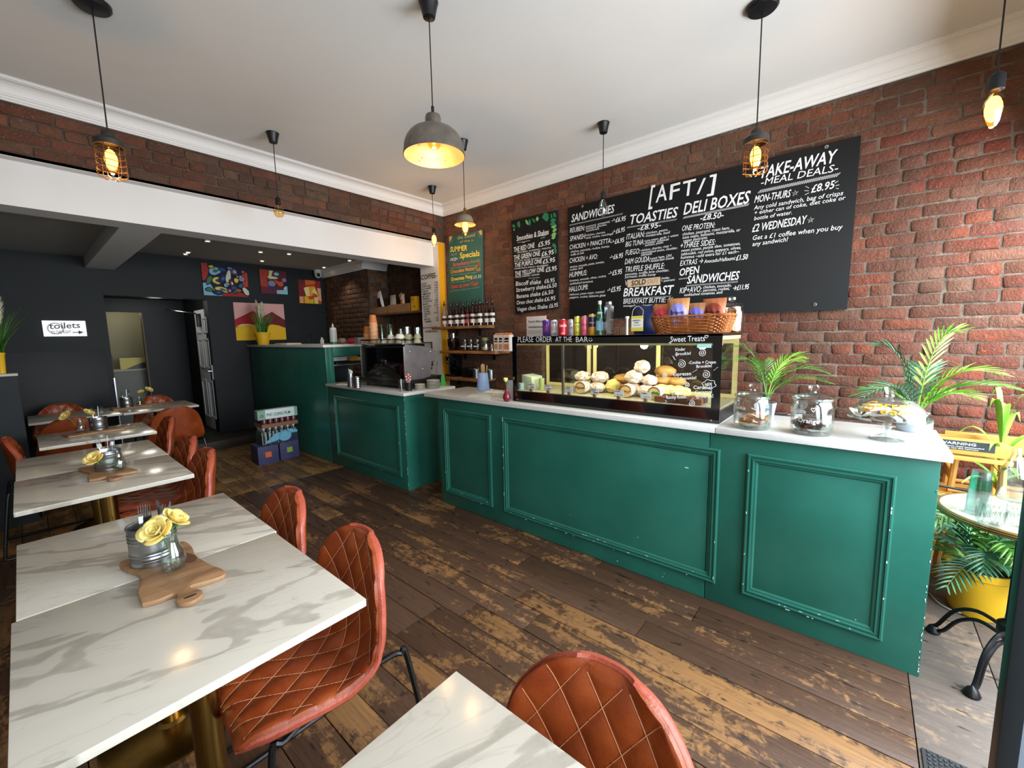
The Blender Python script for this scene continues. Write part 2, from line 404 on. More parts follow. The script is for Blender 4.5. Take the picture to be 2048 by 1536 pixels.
# floor: slab, then every board as its own piece
mb = MB(); mb.box(-1.2, -1.4, -.12, 4.1, 6.86, -.022)
floor = struct('floor', mb, mat('floor_joint', '0d0a08', .9))
def plank(x0, y0, x1, y1, mt, zt=0.0):
    b = MB(); b.box(-(x1-x0)/2+.0015, -(y1-y0)/2+.0015, -.02, (x1-x0)/2-.0015, (y1-y0)/2-.0015, 0)
    return b.build('floorboard', mt, floor, loc=((x0+x1)/2, (y0+y1)/2, zt-rnd.random()*.0015), rot=(rnd.uniform(-.002, .002), rnd.uniform(-.003, .003), 0), bevel=.0025)
x = -1.2; i = 0
while x < W-.02:
    w = rnd.uniform(.135, .165); x1 = min(W, x+w)
    y = -.235; cuts = []
    c = y + rnd.uniform(.7, 2.1)
    while c < 4.2: cuts.append(c); c += rnd.uniform(2.0, 3.4)
    ys = [y]+cuts+[4.6]
    for a, b_ in zip(ys, ys[1:]): plank(x, a, x1, b_, M_floor)
    for a, b_ in zip([4.6, 5.6+rnd.uniform(-.6, .6)], [0, 6.8]):
        pass
    k = 5.6+rnd.uniform(-.6, .6); plank(x, 4.6, x1, k, M_floor2); plank(x, k, x1, 6.8, M_floor2)
    x = x1
plank(1.50, 3.33, 1.66, 3.62, M_floor2, .003)
for y0, y1 in ((-.515, -.235), (-.80, -.515), (-1.09, -.80), (-1.4, -1.09)):
    plank(-1.2, y0, 1.1, y1, M_floor3); plank(1.1, y0, W, y1, M_floor3)

# bricks
BL, BH, GAUGE = .225, .066, .0777
def brick_mesh(L, seed, lo=False):
    r = random.Random(seed); nx, nz = (5 if L > .15 else 3), 3
    if lo: nx = nz = 2
    b = MB(); xs = [-L/2]+[-L/2+.009+(L-.018)*k/(nx-2) for k in range(nx-1)]+[L/2] if not lo else [-L/2, 0, L/2]
    zs = [-BH/2, -BH/2+.008, BH/2-.008, BH/2] if not lo else [-BH/2, 0, BH/2]
    V = {}; vs = []; fs = []
    sk = r.uniform(-.003, .003)
    for j, z in enumerate(zs):
        for i_, x_ in enumerate(xs):
            edge = i_ in (0, len(xs)-1) or j in (0, len(zs)-1)
            corner = i_ in (0, len(xs)-1) and j in (0, len(zs)-1)
            dep = .0042 if edge else r.uniform(-.0035, .0025)
            dx = (r.uniform(-.004, .004) if edge else 0) - (math.copysign(.003, x_) if corner else 0); dz = r.uniform(-.0036, .0036) - (math.copysign(.002, z) if corner else 0)
            V[i_, j] = len(vs); vs.append((x_+dx, dep, z+dz+sk*x_/L*2))
    nI, nJ = len(xs), len(zs)
    for j in range(nJ-1):
        for i_ in range(nI-1): fs.append((V[i_, j], V[i_+1, j], V[i_+1, j+1], V[i_, j+1]))
    rim = [(i_, 0) for i_ in range(nI)]+[(nI-1, j) for j in range(1, nJ)]+[(i_, nJ-1) for i_ in range(nI-2, -1, -1)]+[(0, j) for j in range(nJ-2, 0, -1)]
    n0 = len(vs)
    for i_, j in rim: v = vs[V[i_, j]]; vs.append((v[0], .028, v[2]))
    for k in range(len(rim)):
        k2 = (k+1) % len(rim); fs.append((V[rim[k2]], V[rim[k]], n0+k, n0+k2))
    b.add(vs, fs, True); return b
def brick_wall(parent, mt, org, du, front, ulen, z0, z1, nsolo, keep=None, seed=1, far=None):
    """courses of bricks from org along du, facing front; the nsolo nearest ones are single pieces"""
    r = random.Random(seed); du = Vector(du); fr = Vector(front); org = Vector(org)
    solid = [brick_mesh(BL, seed*50+k).mesh('brick', mt, ang=50) for k in range(8)]
    heads = [brick_mesh(.105, seed*70+k).mesh('brick', mt, ang=50) for k in range(5)]
    lo = {True: [brick_mesh(BL, seed*90+k, True) for k in range(6)], False: [brick_mesh(.105, seed*95+k, True) for k in range(4)]}
    M0 = axes((0, 0, 0), du, -fr, (0, 0, 1)); lst = []
    z = z0+GAUGE/2; c = 0
    while z+BH/2 <= z1+.012:
        hd = (c % 5 == 2); L = .105 if hd else BL
        u = -(L+.011)*(0 if c % 2 == 0 else .5) + r.uniform(-.02, .02)
        while u < ulen:
            if u > -.02 and u+L < ulen+.02:
                p = org+du*(u+L/2)+Vector((0, 0, z+r.uniform(-.0025, .0025)))-fr*r.uniform(-.003, .004)
                if keep is None or keep(p): lst.append((p, not hd, r.randrange(1000)))
            u += L+.011+r.uniform(-.003, .004)
        z += GAUGE; c += 1
    lst.sort(key=lambda t: (t[0]-CAM).length)
    first = {}
    for p, big, q in lst[:nsolo]:
        me = (solid if big else heads)[q % (8 if big else 5)]
        o = bpy.data.objects.new('brick', me); COL.objects.link(o); o.parent = parent
        if far and (p.y+.25*noise.noise(p*1.3)) > 1.15: o.material_slots[0].link = 'OBJECT'; o.material_slots[0].material = far
        o.matrix_local = T(*p) @ M0 @ RY(random.Random(q).uniform(-.006, .006))
    if lst[nsolo:]:
        b = MB(); cols = []
        for p, big, q in lst[nsolo:]:
            src = lo[big][q % len(lo[big])]; Mx = T(*p) @ M0
            b.add([Mx @ Vector(v) for v in src.v], src.f, True); cols += [q/1000]*len(src.v)
        o = b.build('brick_courses', far or mt, parent, ang=50); o['kind'] = 'stuff'
        at = o.data.attributes.new('rnd', 'FLOAT', 'POINT'); at.data.foreach_set('value', cols)

mb = MB(); mb.box(W+.009, -1.4, 0, W+.25, D+.02, CZ)
wall_right = struct('wall_right', mb, M_mort)
brick_wall(wall_right, M_brick, (W, -1.4, 0), (0, 1, 0), (-1, 0, 0), D+1.4, .004, 3.06, 300, keep=None, seed=3, far=M_brickf)
mb = MB(); mb.box(-1.2, D+.012, 2.715, W+.012, D+.24, CZ)
wall_back = struct('wall_back', mb, M_mortb)
brick_wall(wall_back, M_brickb, (W, D, 0), (-1, 0, 0), (0, -1, 0), W+1.2, 2.73, 3.06, 300, seed=5)
# the white down-stand beam and the pier that carries it
mb = MB(); mb.box(-1.2, 4.375, 2.42, 3.62, 4.615, 2.735); mb.box(-1.2, D+.012, 2.712, 3.62, 4.4, 2.735)
struct('wall_back_beam', mb, M_white)
mb = MB(); mb.box(3.62, D+.002, 0, 3.95, 4.655, 2.716)
pier = struct('wall_pier', mb, M_white)
mb = MB(); mb.box(3.622, D-.003, 0, W-.001, D+.004, 2.712); mb.build('yellow_face', M_yellow, pier)
mb = MB(); mb.box(-1.2, -1.5, CZ, W+.25, D+.24, CZ+.1); struct('ceiling', mb, M_ceil)
# cornices
def cornice_prof(h=.115, p=.125):
    pr = [(0, -h), (.016, -h), (.020, -h+.010), (.026, -h+.012), (.026, -h+.024), (.034, -h+.028), (.036, -h+.036)]
    for k in range(7):
        a = k/6*PI/2; pr.append((.040+(p-.062)*(1-math.cos(a)), -h+.04+(h-.058)*math.sin(a)))
    pr += [(p-.018, -.014), (p-.010, -.012), (p-.008, -.004), (p, -.003), (p, 0), (0, 0)]
    return pr
mb = MB(); mb.prism([(x_, z_) for x_, z_ in cornice_prof()], -1.4, D, M=Matrix(((-1, 0, 0, W), (0, 0, 1, 0), (0, 1, 0, CZ), (0, 0, 0, 1))))
struct('trim_1', mb, M_cornice)
mb = MB(); mb.prism(cornice_prof(), -1.2, W, M=Matrix(((0, 0, 1, 0), (-1, 0, 0, D), (0, 1, 0, CZ), (0, 0, 0, 1))))
struct('trim_2', mb, M_cornice)
# left and front walls
mb = MB(); mb.box(-1.3, -1.5, 0, -1.2, D+.3, CZ); struct('wall_left', mb, mat('left_wall_paint', '8a857e', .8))
mb = MB(); mb.box(-1.3, D+.3, 0, -1.2, 7.4, 2.8); struct('wall_left_rear', mb, M_dark)
mb = MB(); mb.box(-1.2, -1.5, -.02, W, -1.4, .45); mb.box(-1.2, -1.5, 2.75, W, -1.4, CZ)
for a, b_ in ((-1.2, -1.1), (1.0, 1.2), (3.6, 3.73)): mb.box(a, -1.5, .45, b_, -1.4, 2.75)
struct('wall_front', mb, mat('shopfront_paint', '2b3133', .4))
for n, (a, b_) in enumerate(((-1.1, 1.0), (1.2, 3.6))):
    mb = MB(); t = .05
    mb.box(a, -1.49, .45, b_, -1.41, .45+t); mb.box(a, -1.49, 2.75-t, b_, -1.41, 2.75); mb.box(a, -1.49, .45+t, a+t, -1.41, 2.75-t); mb.box(b_-t, -1.49, .45+t, b_, -1.41, 2.75-t)
    w_ = struct('window_%d' % (n+1), mb, M_bmetal)
    mb = MB(); mb.box(a+t, -1.453, .45+t, b_-t, -1.447, 2.75-t); mb.build('pane', M_pane, w_)
# the street outside, seen only as a reflection
mb = MB(); mb.box(-6, -9, -.3, 8, -1.5, -.12); struct('floor_pavement', mb, mat('pavement', '8f8d8a', .9, var=.15))
# open shop door near the camera
mb = MB(); mb.box(1.15, -.275, .012, 1.195, -.247, 2.15); mb.box(1.15, -1.28, .012, 1.195, -1.19, 2.15); mb.box(1.15, -1.19, .012, 1.195, -.275, .12); mb.box(1.15, -1.19, 2.05, 1.195, -.275, 2.15)
door1 = struct('door_1', mb, mat('door_frame_paint', '20262a', .35), bevel=.003)
mb = MB(); mb.box(1.156, -.36, .12, 1.19, -.275, 2.05); mb.build('inner_stile', mat('door_stile_grey', '8b98a6', .45), door1)
mb = MB(); mb.box(1.17, -1.19, .12, 1.176, -.36, 2.05); mb.build('pane', M_pane, door1)
# ----- rear room
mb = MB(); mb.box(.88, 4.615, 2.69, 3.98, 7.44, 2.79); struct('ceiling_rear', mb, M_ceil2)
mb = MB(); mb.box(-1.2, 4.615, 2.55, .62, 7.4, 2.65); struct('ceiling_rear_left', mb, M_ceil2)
mb = MB(); mb.box(.62, 4.615, 2.42, .88, 7.31, 2.7); struct('ceiling_beam', mb, M_ceil)
mb = MB(); mb.box(1.85, 7.4, 0, 3.98, 7.6, 2.75); mb.box(.75, 7.4, 2.11, 1.85, 7.6, 2.75)
wall_rear = struct('wall_rear', mb, M_dark)
mb = MB(); mb.box(-1.2, 7.3, 0, .75, 7.6, 2.7); wrl = struct('wall_rear_left', mb, M_dark)
mb = MB(); mb.box(-1.2, 7.285, .12, .70, 7.3, 1.42); mb.build('wall_panel', M_dark2, wrl, bevel=.002)
mb = MB(); mb.box(.742, 7.27, .12, .752, 7.3, 1.06); mb.build('metal_corner_strip', M_steel, wrl)
mb = MB(); mb.box(3.62, 5.95, 0, 3.98, 7.4, 2.69); wall_chimney = struct('wall_chimney', mb, M_mortb)
brick_wall(wall_chimney, M_brickd, (3.608, 7.4, 0), (0, -1, 0), (-1, 0, 0), 1.45, .9, 2.58, 200, seed=7)
brick_wall(wall_chimney, M_brickd, (3.62, 5.938, 0), (1, 0, 0), (0, -1, 0), .34, .9, 2.58, 60, seed=8)
mb = MB(); mb.box(3.97, 4.6, 0, 4.1, 5.97, 2.75); wall_alcove = struct('wall_alcove', mb, M_mortb)
brick_wall(wall_alcove, M_brickd, (3.958, 5.94, 0), (0, -1, 0), (-1, 0, 0), 1.3, .9, 2.66, 220, seed=9)
def prm(M, a0, a1, h, p): b = MB(); b.prism(cornice_prof(h, p), a0, a1, M=M); return b
b = prm(Matrix(((-1, 0, 0, 3.608), (0, 0, 1, 0), (0, 1, 0, 2.69), (0, 0, 0, 1))), 5.94, 7.4, .12, .13); struct('trim_3', b, M_cornice)
b = prm(Matrix(((0, 0, 1, 0), (-1, 0, 0, 5.938), (0, 1, 0, 2.69), (0, 0, 0, 1))), 3.49, 3.93, .13, .13); struct('trim_4', b, M_cornice)
# raised corridor
mb = MB(); mb.box(-1.2, 6.8, -.02, 3.6, 7.4, .115); mb.box(.6, 7.4, 0, 2.0, 10.2, .115)
struct('floor_step', mb, mat('step_boards', '2e2620', .55, var=.3, vscale=6), bevel=.004)
mb = MB(); mb.box(1.9, 7.6, .1, 2.0, 9.0, 2.3); mb.box(.6, 7.6, .1, .7, 9.0, 2.3); mb.box(.6, 7.6, 2.2, 2.0, 9.0, 2.3)
struct('wall_corridor', mb, M_dark2)
mb = MB(); mb.box(.7, 9.0, .1, .91, 9.1, 2.3); mb.box(1.35, 9.0, .1, 1.9, 9.1, 2.3); mb.box(.91, 9.0, 1.99, 1.35, 9.1, 2.3)
struct('wall_corridor_end', mb, M_dark2)
mb = MB(); mb.box(.91, 8.98, .115, .925, 9.1, 1.99); mb.box(1.335, 8.98, .115, 1.35, 9.1, 1.99)
struct('trim_5', mb, mat('door_lining', '6a5a44', .6))
mb = MB(); mb.box(.5, 10.1, .1, 1.9, 10.2, 2.4); mb.box(.5, 9.1, .1, .6, 10.1, 2.4); mb.box(1.9, 9.1, .1, 2.0, 10.1, 2.4); mb.box(.5, 9.1, 2.3, 2.0, 10.2, 2.4)
struct('wall_washroom', mb, mat('washroom_beige', '8f8a74', .8))
point_light('corridor_fill', (1.35, 7.95, 2.12), 5, (1, .95, .85), .08)  # added unseen fill to brighten the open white door, no lamp known here
point_light('washroom_lamp', (1.2, 9.55, 2.1), 5, (1, .93, .75), .08)
t = thing('wash_cabinet', 'low grey cabinet in the lit doorway behind the tables', 'cabinet', (1.16, 9.5, .115))
mb = MB(); mb.box(-.3, -.15, 0, .3, .2, .92); mb.build('body', mat('cabinet_grey', '7c7d78', .6), t, bevel=.006)
mb = MB(); mb.box(-.31, -.17, .92, .31, .2, .945); mb.build('top', mat('cabinet_top', 'b5b3a2', .5), t, bevel=.003)
o = MB().box(1.06, 9.42, 1.062, 1.42, 9.44, 1.25).build('yellow_sign', mat('pale_yellow_card', 'd9c878', .6)); tag(o, 'pale yellow panel standing on the grey cabinet in the lit doorway', 'panel')
mb = MB(); mb.prism([(0, 0), (.1, .05), (.22, .10), (.3, .11), (.28, .03), (.34, 0)], 0, .02, M=XZ(9.40) @ T(1.12, 1.06, 0))
tag(mb.build('dark_cloth', M_black), 'black draped cloth in front of the pale yellow panel', 'cloth')
mb = MB(); mb.lathe([(.05, 0), (.055, .1), (.05, .26), (.02, .28), (.02, .31)], 12, (.93, 9.45, 1.06)); tag(mb.build('soap_tub', mat('tub_grey', '83817b', .5)), 'tall grey tub on the left end of the cabinet in the lit doorway', 'tub')
# half wall at the left edge
mb = MB(); mb.box(-1.2, 5.3, 0, -.03, 5.45, 1.25); hw = struct('wall_half', mb, M_dark)
mb = MB(); mb.box(-1.2, 5.27, 1.25, -.025, 5.48, 1.27); mb.build('ledge', mat('ledge_white', 'b5ada5', .5), hw, bevel=.003)
# panelled toilet door standing open
def panel_door():
    d = MB(); Wd, Hd = .76, 1.86
    d.box(0, 0, 0, Wd, .04, Hd)
    o = d.build('door_2', mat('door_white', 'e2e4e4', .45), bevel=.002); o['kind'] = 'structure'
    for (x0, x1) in ((.09, .34), (.42, .67)):
        for (z0, z1) in ((.18, .78), (.96, 1.42), (1.50, 1.74)):
            f = MB()
            for (a, b_, c, d_) in ((x0, x1, z0, z0+.03), (x0, x1, z1-.03, z1), (x0, x0+.03, z0+.03, z1-.03), (x1-.03, x1, z0+.03, z1-.03)): f.box(a, -.016, c, b_, -.0005, d_)
            f.build('raised_panel', _mats['door_white'], o, bevel=.006)
    h = MB(); h.box(.69, -.02, .80, .73, 0, 1.02); h.tube([(.71, -.02, .93), (.71, -.06, .93), (.60, -.065, .93)], .009); h.build('handle', M_steel, o)
    c = MB(); c.box(.30, -.05, 1.60, .36, -.001, 1.80); c.build('closer', M_black, o, bevel=.004)
    a = MB(); a.tube([(.33, -.05, 1.80), (.2, -.25, 1.84), (-.02, -.34, 1.87)], .01); a.build('closer_arm', M_steel, o)
    return o
d2 = panel_door(); d2.location = (1.86, 8.19, .125); d2.rotation_euler = (0, 0, -PI/2)

# downlights
dl = None
for n, (px, py) in enumerate(((415, 482), (521, 504), (376, 505), (524, 522), (578, 508), (699, 521), (648, 535), (400, 522))):
    q = S(px, py, 2, 2.688)
    if q.y > 7.3: q = Vector((1.6, 7.15, 2.688))
    if dl is None:
        dl = thing('downlight', '', 'light', q)
        MB().lathe([(.030, 0), (.045, -.002), (.045, -.007), (.034, -.010), (.030, -.004)], 16, cap=False, closed=True).build('rim', M_steel, dl)
        MB().lathe([(0, -.003), (.031, -.003)], 16, cap=False).build('lens', mat('lamp_lens', 'ffffff', .5, emit='fff0d8', es=9), dl)
        o = dl
    else: o = copy_tree(dl); o.location = q
    o['label'] = ['round recessed ceiling light nearest the white beam, left one', 'recessed ceiling light above the middle red and blue painting', 'recessed ceiling light above left part of the blob painting',
                  'recessed ceiling light just above the small red and blue painting', 'recessed ceiling light right of middle, close under the beam edge', 'recessed ceiling light nearest the rear brick wall and beam',
                  'recessed ceiling light beside the security camera', 'recessed ceiling light in the far row above the opening to the toilets'][n]
    o['group'] = 'recessed lights in the low rear ceiling'
point_light('downlight_beam', (3.35, 6.5, 2.62), 10, (1, .9, .72), .03, spot=1.9)
point_light('downlight_beam', (3.2, 5.4, 2.62), 8, (1, .9, .72), .03, spot=1.9)
point_light('downlight_beam', (2.3, 6.3, 2.62), 6, (1, .9, .72), .03, spot=1.9)
point_light('downlight_beam', (1.4, 5.6, 2.62), 5, (1, .9, .72), .03, spot=1.9)
# security camera
t = thing('security_camera', 'small white dome security camera in the top corner over the red and yellow painting', 'camera', (3.47, 7.3, 2.63))
MB().lathe([(.055, .06), (.06, .02), (.058, 0)], 20).build('mount', M_white, t)
MB().ball((0, -.012, -.02), .062, 18, 12).build('dome', mat('camera_white', 'c9c9c6', .3), t)
MB().ball((-.012, -.052, -.03), .033, 14, 9).build('lens', M_blackg, t)

# ------------------------------------------------------------------ paintings on the rear wall (plain abstract compositions)
PY = 7.375
def canvas(name, label, pts, col, shapes):
    """pts: TL, TR, BL corners measured in the photo; shapes: (colour, outline in 0..1) painted in layers"""
    tl, tr, bl = [S(*p, 1, PY) for p in pts]; x0, x1, z1, z0 = tl.x, tr.x, (tl.z+tr.z)/2, bl.z
    t = thing(name, label, 'painting', ((x0+x1)/2, PY, (z0+z1)/2)); w, h = x1-x0, z1-z0
    MB().box(-w/2, 0, -h/2, w/2, .024, h/2).build('canvas', mat('canvas_'+col, col, .7), t)
    groups = {}
    for k, (c, o) in enumerate(shapes): groups[k] = (c, [(k, o)])
    for c, lst in groups.values():
        b = MB()
        for k, o in lst: 
            if len(o) > 2: b.add([(-w/2+u*w, -.0006-.0004*k, -h/2+v*h) for u, v in o], [tuple(range(len(o)))])
        b.build('paint_patch', mat('artpaint_'+c, c, .7), t)
    return t
def blob(cx, cy_, rx, ry, a=0, n=16, k=0, ph=0):
    out = []
    for i_ in range(n):
        th = 2*PI*i_/n; r_ = 1+k*math.sin(2*th+ph)+k*.6*math.sin(3*th+ph*2); x_, y_ = rx*r_*math.cos(th), ry*r_*math.sin(th)
        out.append((min(.995, max(.005, cx+x_*math.cos(a)-y_*math.sin(a))), min(.995, max(.005, cy_+x_*math.sin(a)+y_*math.cos(a)))))
    return out
r9 = random.Random(4); sh = []
sh += [('a8342e', [(0, 0.45), (0, 1), (.13, 1), (.16, .8), (.08, .5)]), ('8fc0da', [(0, 0), (0, .38), (.14, .4), (.22, .2), (.4, 0)]), ('a82c22', [(.38, 0), (.42, .18), (.6, .22), (.85, .12), (1, 0)]), ('c23a2a', [(.88, .3), (.86, .7), (.94, .82), (1, .8), (1, .35)])]
pal = ['8fc0da', '31508f', 'e2cf55', '3f7a50', '1b2a5a', 'd8d8c8', '6a5aa0', 'c2602a', '6fa6d8', 'e9c832', '7a2230', '2c6a86']
spots = [(.28, .78, .12, .13), (.44, .84, .07, .05), (.3, .48, .08, .12), (.14, .48, .045, .14), (.43, .55, .08, .12), (.56, .62, .06, .2), (.7, .8, .07, .09), (.9, .82, .035, .045), (.85, .6, .06, .1), (.73, .53, .05, .08),
         (.62, .42, .05, .1), (.82, .36, .05, .06), (.5, .36, .05, .07), (.66, .28, .06, .06), (.4, .2, .15, .08), (.12, .18, .06, .06), (.3, .1, .1, .06), (.93, .18, .07, .12), (.55, .18, .05, .05), (.75, .2, .06, .05), (.6, .9, .05, .03), (.2, .9, .05, .04), (.75, .65, .03, .05), (.68, .15, .04, .04)]
for k, (a, b_, c, d_) in enumerate(spots):
    ang = r9.uniform(-.6, .6); sh.append(('14142a', blob(a, b_, c+.018, d_+.025, ang, k=.12, ph=k))); sh.append((pal[k % 12], blob(a, b_, c, d_, ang, k=.12, ph=k)))
    if k % 2 == 0: sh.append((pal[(k*5+3) % 12], blob(a+.01, b_, c*.45, d_*.45, ang, k=.1, ph=k)))
canvas('blob_painting', 'wide painting crowded with blue, yellow and red blobs', ((401, 523), (493, 536), (407, 590)), '141a3c', sh)
canvas('small_painting', 'small square painting, red halves with a cream curve and blue discs', ((518, 536), (572, 545), (522, 586)), '5a2028',
       [('a83a26', [(0, 0), (0, 1), (.36, 1), (.25, .6), (.3, 0)]), ('6a1f2c', [(0, 0), (0, .3), (.55, .25), (.55, 0)]), ('181830', blob(.42, .42, .17, .16)), ('7d86a8', blob(.42, .43, .14, .13)), ('3a2d5a', blob(.42, .22, .13, .1)),
        ('181830', blob(.62, .84, .12, .09)), ('8fc4d6', blob(.62, .85, .10, .07)), ('e2cf9a', [(.36, .98), (.5, .98), (.42, .75), (.6, .72), (.68, .68), (.6, .64), (.35, .62), (.28, .68), (.33, .78)]),
        ('d0502e', [(.5, .62), (.7, .52), (.85, .55), (.85, .38), (.72, .32), (.6, .45)]), ('181830', [(.84, .5), (1, .5), (1, .22), (.9, .3)]), ('8f7ec0', blob(.9, .62, .08, .08)), ('8fc4d6', [(.58, 0), (.58, .16), (.84, .18), (.9, .34), (1, .36), (1, 0)]), ('d6e2a8', blob(.9, .26, .04, .04))])
canvas('square_painting', 'small square painting of yellow, orange and red angular shapes', ((596, 559), (640, 562), (598, 606)), 'c24a22',
       [('5a2a22', [(0, .85), (0, 1), (.3, 1), (.3, .85)]), ('7a1c1c', [(0, .3), (0, .85), (.3, .85), (.3, .3)]), ('e2a060', [(0, 0), (0, .28), (.18, .28), (.18, 0)]), ('e6b020', [(.2, 0), (.2, .3), (.64, .3), (.64, 0)]), ('ead890', [(.22, .66), (.45, .72), (.48, .3), (.3, .32)]), ('e6a028', [(.46, .3), (.46, .72), (.74, .74), (.62, .36)]), ('eadc80', [(.58, .5), (.7, .72), (.88, .36)]),
        ('c2451f', [(.36, .3), (.66, .33), (.62, .2), (.45, .16)]), ('d8601f', [(.32, .78), (.32, 1), (.75, 1), (.7, .78)]), ('8a1f24', [(.76, .7), (.78, 1), (1, 1), (1, .7)]), ('e8a87a', [(.82, .2), (.84, .68), (1, .68), (1, .1)]), ('ecd070', [(.66, 0), (.66, .28), (.84, .28), (.84, 0)]), ('2a1512', [(.2, .0), (.215, 0), (.215, .3), (.2, .3)]), ('2a1512', [(.64, 0), (.655, 0), (.655, .3), (.64, .3)]), ('2a1512', [(.3, .75), (.75, .84), (.9, .34), (.88, .34), (.74, .81), (.3, .73)])])
canvas('mountain_painting', 'wide painting of red mountains over yellow dunes under pink sky, behind the grass pot', ((466, 604), (567, 609), (474, 681)), 'e4aaa6',
       [('a81f2a', [(0, .34), (0, .55), (.36, .79), (.52, .66), (.5, .34)]), ('6a1e24', [(.5, .34), (.52, .62), (.74, .78), (1, .56), (1, .34)]), ('8a2430', [(.36, .79), (.44, .6), (.52, .48), (.56, .6), (.46, .72)]), ('edd2a0', [(0, .36), (.12, .43), (.25, .44), (.4, .4), (.46, .35), (.46, .32), (.3, .38), (.12, .39)]),
        ('e6b81e', [(0, 0), (0, .33), (.12, .40), (.25, .41), (.40, .37), (.5, .28), (.6, .38), (.72, .43), (.86, .40), (1, .33), (1, 0)])])
# toilets sign
a = S(83, 641, 1, 7.27); b_ = S(170, 640, 1, 7.27); c = S(85, 673, 1, 7.27)
t = thing('toilet_sign', 'bright white toilets sign with an arrow on the dark rear wall', 'sign', (0, 0, 0))
MB().box(a.x, 7.262, c.z, b_.x, 7.282, a.z).build('panel', mat('sign_white', 'f2f2f2', .5, emit='f4f6ff', es=.75), t, bevel=.003)
mb = MB(); N_ = (0, -1, 0)
for k in range(26):
    th = k/26*2*PI; cx, cz = a.x+.10, (a.z+c.z)/2; v = Vector((math.cos(th), 0, math.sin(th)))
    p0 = Vector((cx, 7.2605, cz))+v*.062; mb.box(-.012, 0, -.004, .012, .0006, .004, M=T(*p0) @ RY(-th+.9))
mb.build('scribbled_ring', mat('sign_grey', 'd2d2d2', .7), t)
mb = MB(); text(mb, 'toilets', (a.x+.05, 7.259, c.z+.085), (b_.x-.05, 7.259, c.z+.10), .070, N_, bold=.03, shear=.1)
text(mb, 'TO THE RIGHT', (a.x+.06, 7.259, c.z+.028), (b_.x-.13, 7.259, c.z+.035), .036, N_, bold=.02)
mb.box(b_.x-.12, 7.2585, c.z+.04, b_.x-.06, 7.2595, c.z+.05); mb.add([(b_.x-.07, 7.2585, c.z+.022), (b_.x-.025, 7.2585, c.z+.046), (b_.x-.07, 7.2585, c.z+.07)], [(0, 1, 2)])
mb.build('lettering', M_black, t)
# ------------------------------------------------------------------ counters
def moulding(parent, rect, ax, val, out, wd=.05, chips=0):
    """stepped picture-frame moulding; rect TL,TR,BR,BL measured in the photo, on the plane ax=val, standing out along out"""
    pts = [S(*p, ax, val) for p in rect]
    u = 1 if ax == 0 else 0
    us = sorted(p[u] for p in pts); zs = sorted(p.z for p in pts)
    u0, u1, z0, z1 = (us[0]+us[1])/2, (us[2]+us[3])/2, (zs[0]+zs[1])/2, (zs[2]+zs[3])/2
    prof = [(0, 0), (0, .012), (.006, .016), (.012, .016), (.015, .009), (.022, .009), (.025, .014), (.030, .014), (.033, .007), (.043, .006), (wd, .0)]
    b = MB()
    def P(uu, z, d): return Vector((val+out*d, uu, z)) if ax == 0 else Vector((uu, val+out*d, z))
    for side in range(4):
        vs = []
        for (i_, d) in prof:
            c = [(u0+i_, z0+i_), (u1-i_, z0+i_), (u1-i_, z1-i_), (u0+i_, z1-i_)]
            a, e = c[side], c[(side+1) % 4]; vs += [P(*a, d), P(*e, d)]
        b.add(vs, [(2*k, 2*k+1, 2*k+3, 2*k+2) for k in range(len(prof)-1)])
    inv = None
    o = b.build('panel_moulding', M_green, parent, ang=20)
    if chips:
        c = MB(); r = random.Random(chips)
        for k in range(chips):
            e = r.choice('bbblr'); w_ = r.uniform(.004, .02)
            if e == 'b': uu = r.uniform(u0, u1); z = z0+r.choice([.0, .012, .03])+.002; d = .0168 if z < z0+.014 else .0146; c.cbox(P(uu, z, d), ((.001, w_, .003) if ax == 0 else (w_, .001, .003)))
            else: uu = u0+.009 if e == 'r' else u1-.009; z = r.uniform(z0, z1); c.cbox(P(uu, z, .0165), ((.001, .004, w_) if ax == 0 else (.004, .001, w_)))
        c.build('paint_chips', M_chip, o)
    return o
def fix_children(parent):
    """children built in room coordinates keep their place under a moved parent"""
    for ch in parent.children: ch.location = Vector(ch.location)-Vector(parent.location)
ctr = thing('service_counter', 'long green panelled service counter along the right, three framed panels on its front', 'counter', (0, 0, 0))
mb = MB(); mb.box(2.36, .605, 0, 2.80, 2.86, .962); mb.build('carcass', M_green, ctr, bevel=.003)
mb = MB(); mb.box(2.36, -.27, 0, 2.80, .602, .962); mb.build('carcass', M_green, ctr, bevel=.003)
moulding(ctr, [(887, 817), (982, 828.5), (987, 1014.6), (895, 982)], 0, 2.36, -1, chips=7)
moulding(ctr, [(1004.7, 834.5), (1442.8, 896.6), (1429.8, 1167), (1010.5, 1022)], 0, 2.36, -1, chips=26)
moulding(ctr, [(1495.6, 906.6), (1795, 950), (1763.8, 1283), (1482.5, 1183.8)], 0, 2.36, -1, chips=18)
c = MB(); r = random.Random(9)
for k in range(22): c.cbox((2.3592, -.268+r.uniform(0, .004), r.uniform(.02, .9)), (.0012, .003, r.uniform(.003, .012)))
for k in range(12): c.cbox((2.3592, r.uniform(-.2, 1.5), r.uniform(.03, .25)), (.0012, r.uniform(.003, .01), .003))
c.cbox((2.3592, .72, .74), (.0012, .02, .005))
c.build('paint_chips', M_chip, ctr)
WT = .995
tag(MB().box(2.335, .575, .963, 2.88, 3.03, WT).build('worktop', M_quartz, bevel=.003), 'long white stone worktop under the display case, far section', 'worktop')
tag(MB().box(2.335, -.30, .963, 2.88, .573, WT).build('worktop', M_quartz, bevel=.003), 'short white stone worktop section at the near end under the biscuit jars', 'worktop')
